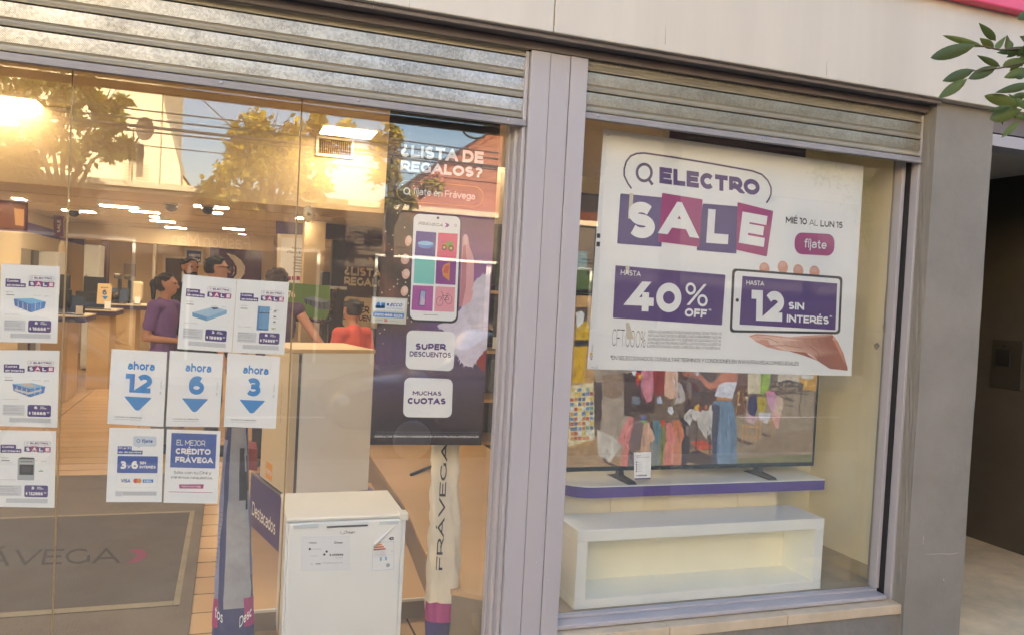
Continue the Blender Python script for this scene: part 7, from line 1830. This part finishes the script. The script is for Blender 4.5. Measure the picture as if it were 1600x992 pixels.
MB().box((8.3, -24, -.1), (40, -14.1, 8.5), mat('brick_darkened_as_shade', lin(40, 36, 34), .9, var=.1, scale=2)).build('x')  # coloured dark as if unlit, to dim its reflection over the sale poster
bd = bpy.data.objects['x']; bd.name = 'darkened_block'; tag(bd, 'long block at the far end of the opposite side, darkened as if in shade', 'building')

# trees
def leafy(label, trunk_xy, blobs, n, size, m, m2, seed, hz):
    rr = random.Random(seed); t = thing('street_tree', label, 'tree', (trunk_xy[0], trunk_xy[1], 0), 'street trees')
    tr = MB(); BARK = mat('bark', (.10, .075, .05, 1), .9, var=.3, scale=9, bump=.6, bscale=25); x, y = trunk_xy
    tr.tube([(x, y, -.05), (x + .03, y, hz * .5), (x - .04, y + .03, hz * .85), (x, y, hz)], [.12, .09, .075, .06], BARK, 9)
    for c, r in blobs:
        mid = Vector((x, y, hz)).lerp(Vector(c), .55) + Vector((0, 0, .1)); tr.tube([(x, y, hz * .8), mid, c], [.05, .03, .01], BARK, 6)
        for _ in range(7):
            d_ = Vector([rr.gauss(0, 1) for _ in range(3)]).normalized(); tr.tube([mid.lerp(Vector(c), rr.random()), Vector(c) + Vector((d_.x * r[0], d_.y * r[1], d_.z * r[2])) * .8], [.016, .005], BARK, 5, False)
    tr.build('trunk', t)
    cr_ = MB(); cl = []
    for c, r in blobs:
        for _ in range(max(4, int(22 * r[0] * r[2]) + 6)):
            d_ = Vector([rr.gauss(0, 1) for _ in range(3)]).normalized() * rr.random() ** .45; cl.append((Vector(c) + Vector((d_.x * r[0], d_.y * r[1], d_.z * r[2])), rr.uniform(.12, .30) * min(1.2, max(r))))
    for _ in range(n):
        c, s_ = rr.choice(cl); p = c + Vector([rr.gauss(0, .5) for _ in range(3)]) * s_; a = Vector([rr.gauss(0, 1) for _ in range(3)]); a.z -= .5; a.normalize(); w_ = a.cross(Vector([rr.gauss(0, 1) for _ in range(3)])).normalized()
        L = size * rr.uniform(.6, 1.25); mm = m if rr.random() < .6 else m2
        cr_.add([p, p + a * L * .45 + w_ * L * .26, p + a * L, p + a * L * .45 - w_ * L * .26], [(0, 1, 2), (0, 2, 3)], mm)
    cr_.build('crown', t)
    return t
def leafmat(name, c, tr=.5):
    m = mat(name, c, .5, var=.25, scale=3); t = m.node_tree; p = t.nodes['Principled BSDF']; o = [n for n in t.nodes if n.type == 'OUTPUT_MATERIAL'][0]
    tl = t.nodes.new('ShaderNodeBsdfTranslucent'); tl.inputs['Color'].default_value = (c[0] * 1.6, c[1] * 1.5, c[2], 1); mx = t.nodes.new('ShaderNodeMixShader'); mx.inputs['Fac'].default_value = tr
    t.links.new(p.outputs[0], mx.inputs[1]); t.links.new(tl.outputs[0], mx.inputs[2]); t.links.new(mx.outputs[0], o.inputs['Surface']); return m
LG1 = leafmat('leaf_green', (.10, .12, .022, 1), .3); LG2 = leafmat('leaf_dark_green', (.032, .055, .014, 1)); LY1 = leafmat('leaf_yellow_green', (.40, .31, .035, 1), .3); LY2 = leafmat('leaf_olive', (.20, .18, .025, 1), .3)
def bl(x, y, Ym, rx, ry): c = rf(x, y, Ym); s_ = (Ym + 3.2) / 1257 * 1.06; return (tuple(c), (rx * s_, rx * s_ * .8, ry * s_))
c = rf(100, 300, 11.2); leafy('green street tree across the road before the cream house', (c.x, c.y), [bl(20, 150, 11.2, 55, 34), bl(95, 140, 11.4, 55, 26), bl(165, 160, 11.2, 40, 30), bl(150, 215, 11, 38, 36), bl(70, 215, 11.4, 55, 40), bl(178, 235, 11.1, 22, 22), bl(15, 260, 11.3, 40, 40)], 5200, .15, LG1, LY2, 4, rf(90, 290, 11.2).z)
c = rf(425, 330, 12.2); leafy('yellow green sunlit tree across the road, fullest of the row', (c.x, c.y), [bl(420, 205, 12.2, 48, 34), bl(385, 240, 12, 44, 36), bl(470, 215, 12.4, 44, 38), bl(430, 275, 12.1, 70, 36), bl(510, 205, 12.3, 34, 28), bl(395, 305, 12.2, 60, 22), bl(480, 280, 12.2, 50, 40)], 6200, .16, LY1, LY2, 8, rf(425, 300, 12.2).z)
c = rf(612, 330, 11.8); leafy('slim yellow green tree mirrored beside the tall banner', (c.x, c.y), [bl(600, 210, 11.8, 20, 26), bl(618, 225, 11.8, 12, 22), bl(608, 262, 11.8, 24, 34), bl(620, 300, 11.8, 34, 30), bl(668, 292, 12, 20, 12)], 2200, .14, LY1, LG1, 12, rf(612, 300, 11.8).z)
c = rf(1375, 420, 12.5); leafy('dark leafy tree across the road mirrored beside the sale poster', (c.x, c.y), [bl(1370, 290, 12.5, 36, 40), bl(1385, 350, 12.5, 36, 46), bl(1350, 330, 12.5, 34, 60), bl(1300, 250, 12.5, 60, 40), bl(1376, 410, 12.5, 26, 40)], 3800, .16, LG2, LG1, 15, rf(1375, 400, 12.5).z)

# overhead cables along the street
CAB = mat('cable_black', (.02, .02, .02, 1), .6)
for i, (x, y, Ym, r_, s_) in enumerate(((300, 178, 10.2, .012, 'uppermost'), (300, 192, 10.2, .014, 'second'), (300, 203, 10.2, .026, 'thick'), (300, 211, 10.2, .014, 'fourth'), (300, 232, 10.2, .008, 'lowest'))):
    p = rf(x, y, Ym); z = p.z
    o = MB().tube([(-22 + k_ * 4, p.y, z + .0 + .004 * ((k_ * 4 - 22) % 12 - 6) ** 2 - .1 + (.02 * (i % 2)) * (k_ - 5)) for k_ in range(13)], r_, CAB, 6)
    tag(o.build('overhead_cable'), '%s black overhead cable strung along the street' % s_, 'cable', None)
p0, p1 = rf(315, 155, 10.4), rf(390, 225, 10.4); tag(MB().tube([p0 + (p0 - p1) * 3, p0, p1, p1 + (p1 - p0) * .6], .010, CAB, 6).build('overhead_cable'), 'slanting black service cable dropping across the sky', 'cable')
c = rf(742, 203, 9.8); pts = [(c.x + .22 * math.cos(k_ * .42), c.y + .02 * k_ / 15, c.z + .15 * math.sin(k_ * .42)) for k_ in range(34)]; tag(MB().tube(pts, .016, CAB, 6).build('cable_coil'), 'coil of spare black cable hanging from the overhead lines', 'cable')
po = thing('utility_pole', 'concrete utility pole carrying the street cables', 'pole', (-14.5, rf(300, 200, 10.2).y - .12, 0)); MB().tube([(-14.5, po.location.y, -.05), (-14.5, po.location.y, 7.0)], [.15, .10], mat('pole_concrete', (.35, .33, .3, 1), .9, var=.2), 12).build('pole_shaft', po); MB().bbox((-14.7, po.location.y + .105, 5.0), (-14.3, po.location.y + .16, 5.1), CAB, .01).build('cross_arm', po)

# parked cars at the kerb
def car(label, x0, yc, paint, flip=1):
    L, W = 4.25, 1.72; t = thing('parked_car', label, 'car', (x0 + L / 2, yc, -.15), 'cars parked along the kerb')
    prof = [(0, .42, .62), (.02, .36, .70), (.10, .30, .74), (.35, .28, .84), (.9, .27, .92), (1.25, .27, .97), (2.0, .26, .99), (2.9, .26, 1.0), (3.6, .28, 1.0), (4.0, .30, .98), (4.18, .36, .92), (4.25, .44, .80)]
    b = MB(); vs = []; n = 14
    for (x, zl, zh) in prof:
        tp = 1 - .16 * max(0, (x - 3.6) / .65) ** 2 - .20 * max(0, (.6 - x) / .6) ** 2
        for k_ in range(n):
            a = 2 * math.pi * (k_ + .5) / n; ca, sa = math.cos(a), math.sin(a); e = .35
            yy = W / 2 * tp * (abs(ca) ** e) * (1 if ca > 0 else -1); zz = (zl + zh) / 2 + (zh - zl) / 2 * (abs(sa) ** .5) * (1 if sa > 0 else -1)
            vs.append((x0 + x, yc + yy * flip, zz - .15))
    fs = [(i * n + k_, i * n + (k_ + 1) % n, (i + 1) * n + (k_ + 1) % n, (i + 1) * n + k_) for i in range(len(prof) - 1) for k_ in range(n)] + [list(range(n)), list(range((len(prof) - 1) * n, len(prof) * n))]
    b.add(vs, fs, paint, True); b.build('body', t)
    cab = [(1.0, .95, .95, .80), (1.75, 1.40, 1.42, .62), (2.2, 1.45, 1.47, .61), (2.9, 1.44, 1.46, .61), (3.45, 1.34, 1.36, .62), (4.02, .98, .98, .74)]
    g = MB(); vs = []
    for (x, z, _, hw) in cab: vs += [(x0 + x, yc - .80, .80), (x0 + x, yc - hw, z - .15), (x0 + x, yc + hw, z - .15), (x0 + x, yc + .80, .80)]
    fs = [(i * 4 + j, i * 4 + j + 1, i * 4 + j + 5, i * 4 + j + 4) for i in range(len(cab) - 1) for j in range(3)]
    g.add(vs, fs, mat('car_glass', (.02, .024, .026, 1), .05), False); g.build('windows', t)
    r = MB()
    for s in (-1, 1):
        r.tube([(x0 + 1.0, yc + s * .80, .81), (x0 + 1.75, yc + s * .625, 1.26), (x0 + 2.2, yc + s * .615, 1.31), (x0 + 2.9, yc + s * .615, 1.30), (x0 + 3.45, yc + s * .625, 1.20), (x0 + 4.02, yc + s * .745, .84)], .035, paint, 8)
        r.tube([(x0 + 2.45, yc + s * .81, .82), (x0 + 2.5, yc + s * .62, 1.30)], .04, CAB, 6)
    r.hexa([(x0 + 1.74, yc - .62, 1.262), (x0 + 3.46, yc - .62, 1.20), (x0 + 3.46, yc + .62, 1.20), (x0 + 1.74, yc + .62, 1.262), (x0 + 1.9, yc - .56, 1.315), (x0 + 3.3, yc - .56, 1.27), (x0 + 3.3, yc + .56, 1.27), (x0 + 1.9, yc + .56, 1.315)], paint)
    r.build('roof', t)
    for x in (.78, 3.38):
        for s in (-1, 1):
            yw = yc + s * (W / 2 - .06); w_ = MB(); w_.tube([(x0 + x, yw - .09, .15), (x0 + x, yw + .09, .15)], .30, mat('tyre_rubber', (.02, .02, .02, 1), .85), 24); wo = w_.build('wheel', t)
            MB().tube([(x0 + x, yw + s * .091, .15), (x0 + x, yw + s * .098, .15)], [.20, .17], mat('rim_alloy', (.5, .5, .5, 1), .3, .9), 18).build('rim', wo)
    for s in (-1, 1):
        MB().ball((x0 + .13, yc + s * .62, .50), (.10, .14, .07), mat('headlamp', (.75, .75, .72, 1), .1), 12).build('headlight', t); MB().ball((x0 + 4.17, yc + s * .62, .66), (.06, .12, .09), mat('tail_lamp', (.35, .02, .02, 1), .2), 12).build('tail_light', t)
        MB().ball((x0 + 1.3, yc + s * .92, .86), (.07, .09, .06), paint, 10).build('mirror', t)
    return t
car('silver hatchback parked at the kerb behind the photographer, mirrored under the payment signs', -5.0, -5.35, mat('silver_paint', (.34, .34, .35, 1), .25, .6, coat=.6))
car('dark hatchback parked at the kerb behind the photographer, mirrored in the tall banner', 1.0, -5.35, mat('dark_paint', (.05, .05, .055, 1), .22, .4, coat=.6))

# ------------------------------------------------------------------ the tree whose twigs reach in at the top right
YT_ = -1.25
w5 = lambda x, y: at(1300 + x / 1.983, y / 1.983, YT_)
t = thing('street_tree', 'near street tree, its pointed green leaves hanging before the fascia and pillar', 'tree', (3.3, -2.2, 0))
tr = MB(); BARK = mat('bark', 0)
tr.tube([(3.3, -2.2, -.05), (3.32, -2.18, 1.4), (3.26, -2.2, 2.7), (3.3, -2.15, 3.6)], [.11, .095, .08, .05], BARK, 10)
tr.tube([(3.27, -2.2, 2.6), (2.9, -1.7, 2.62), w5(760, 120)], [.04, .02, .008], BARK, 7)
tr.tube([w5(760, 120), w5(660, 150), w5(595, 152), w5(520, 156), w5(445, 140)], [.009, .005, .004, .003, .0018], BARK, 6)
tr.tube([w5(660, 150), w5(600, 195), w5(520, 212), w5(430, 222)], [.005, .004, .003, .0016], BARK, 6)
tr.tube([w5(700, 140), w5(640, 300), w5(585, 330), w5(560, 332)], [.005, .003, .002, .001], BARK, 6)
tr.build('trunk', t)
LF1 = leafmat('near_leaf', (.12, .17, .05, 1), .35); LF2 = leafmat('near_leaf_dark', (.075, .115, .04, 1), .3)
lf_ = MB(); rr = random.Random(2)
def leaf(a, b_, wd, m, curl=.12):
    a, b_ = Vector(a), Vector(b_); d_ = b_ - a; L = d_.length; d_.normalize()
    view = (a - CAM).normalized(); s_ = d_.cross(view).normalized(); nrm = s_.cross(d_).normalized()
    n = 7; vs = []; fs = []
    for i in range(n + 1):
        f = i / n; w_ = wd * L * math.sin(math.pi * min(1, f ** .8)) ** .85 * (1 - .25 * f); c_ = a + d_ * L * f + nrm * curl * L * math.sin(f * 2.6)
        k_ = nrm * (.35 * w_); vs += [c_ - s_ * w_ * .68 + k_, c_, c_ + s_ * w_ * .68 + k_]
    for i in range(n): fs += [(i * 3, i * 3 + 1, i * 3 + 4, i * 3 + 3), (i * 3 + 1, i * 3 + 2, i * 3 + 5, i * 3 + 4)]
    lf_.add(vs, fs, m, True)
for (a, b_, wd, dk) in (((448, 140), (315, 178), .19, 1), ((474, 148), (350, 113), .10, 0), ((508, 128), (453, 70), .22, 1), ((502, 152), (456, 118), .3, 0), ((508, 152), (542, 110), .25, 0), ((548, 160), (542, 108), .26, 1), ((540, 164), (600, 158), .2, 1), ((522, 208), (448, 172), .16, 1), ((512, 208), (424, 245), .22, 1), ((442, 217), (344, 252), .2, 1), ((420, 245), (330, 305), .2, 0), ((528, 204), (610, 184), .2, 0), ((610, 215), (532, 242), .22, 0), ((620, 262), (505, 288), .14, 1), ((606, 290), (560, 300), .2, 1), ((588, 328), (480, 300), .2, 0), ((590, 340), (496, 368), .26, 0), ((582, 374), (525, 428), .18, 0), ((560, 330), (480, 346), .12, 1), ((610, 40), (574, 62), .4, 1), ((600, 236), (560, 240), .3, 1), ((640, 130), (600, 100), .3, 1), ((660, 330), (600, 350), .3, 0), ((640, 240), (610, 200), .3, 1)):
    leaf(w5(*a), w5(*b_), wd, LF2 if dk else LF1, rr.uniform(-.1, .15))
for _ in range(26):
    q_ = rr.choice(((560, 150), (590, 165), (600, 205), (575, 215), (560, 325), (580, 350), (600, 290), (610, 120))); a_ = rr.uniform(0, 6.28); l_ = rr.uniform(22, 70)
    leaf(w5(*q_) + Vector((0, rr.uniform(-.06, .06), 0)), w5(q_[0] + l_ * abs(math.cos(a_)) - 8, q_[1] + l_ * math.sin(a_)) + Vector((0, rr.uniform(-.08, .08), 0)), rr.uniform(.16, .26), rr.choice((LF1, LF2)), rr.uniform(-.2, .2))
for _ in range(900):
    c_ = Vector((rr.uniform(2.6, 4.6), rr.uniform(-3.6, -1.2), rr.uniform(3.2, 4.4))); a = Vector([rr.gauss(0, 1) for _ in range(3)]); a.z -= .8; a.normalize()
    leaf(c_, c_ + a * rr.uniform(.08, .13), .2, LF1 if rr.random() < .5 else LF2)
lf_.build('leaves', t)
# ------------------------------------------------------------------ tidy the bookkeeping property
for o in bpy.data.objects:
    if '_w' in o: del o['_w']
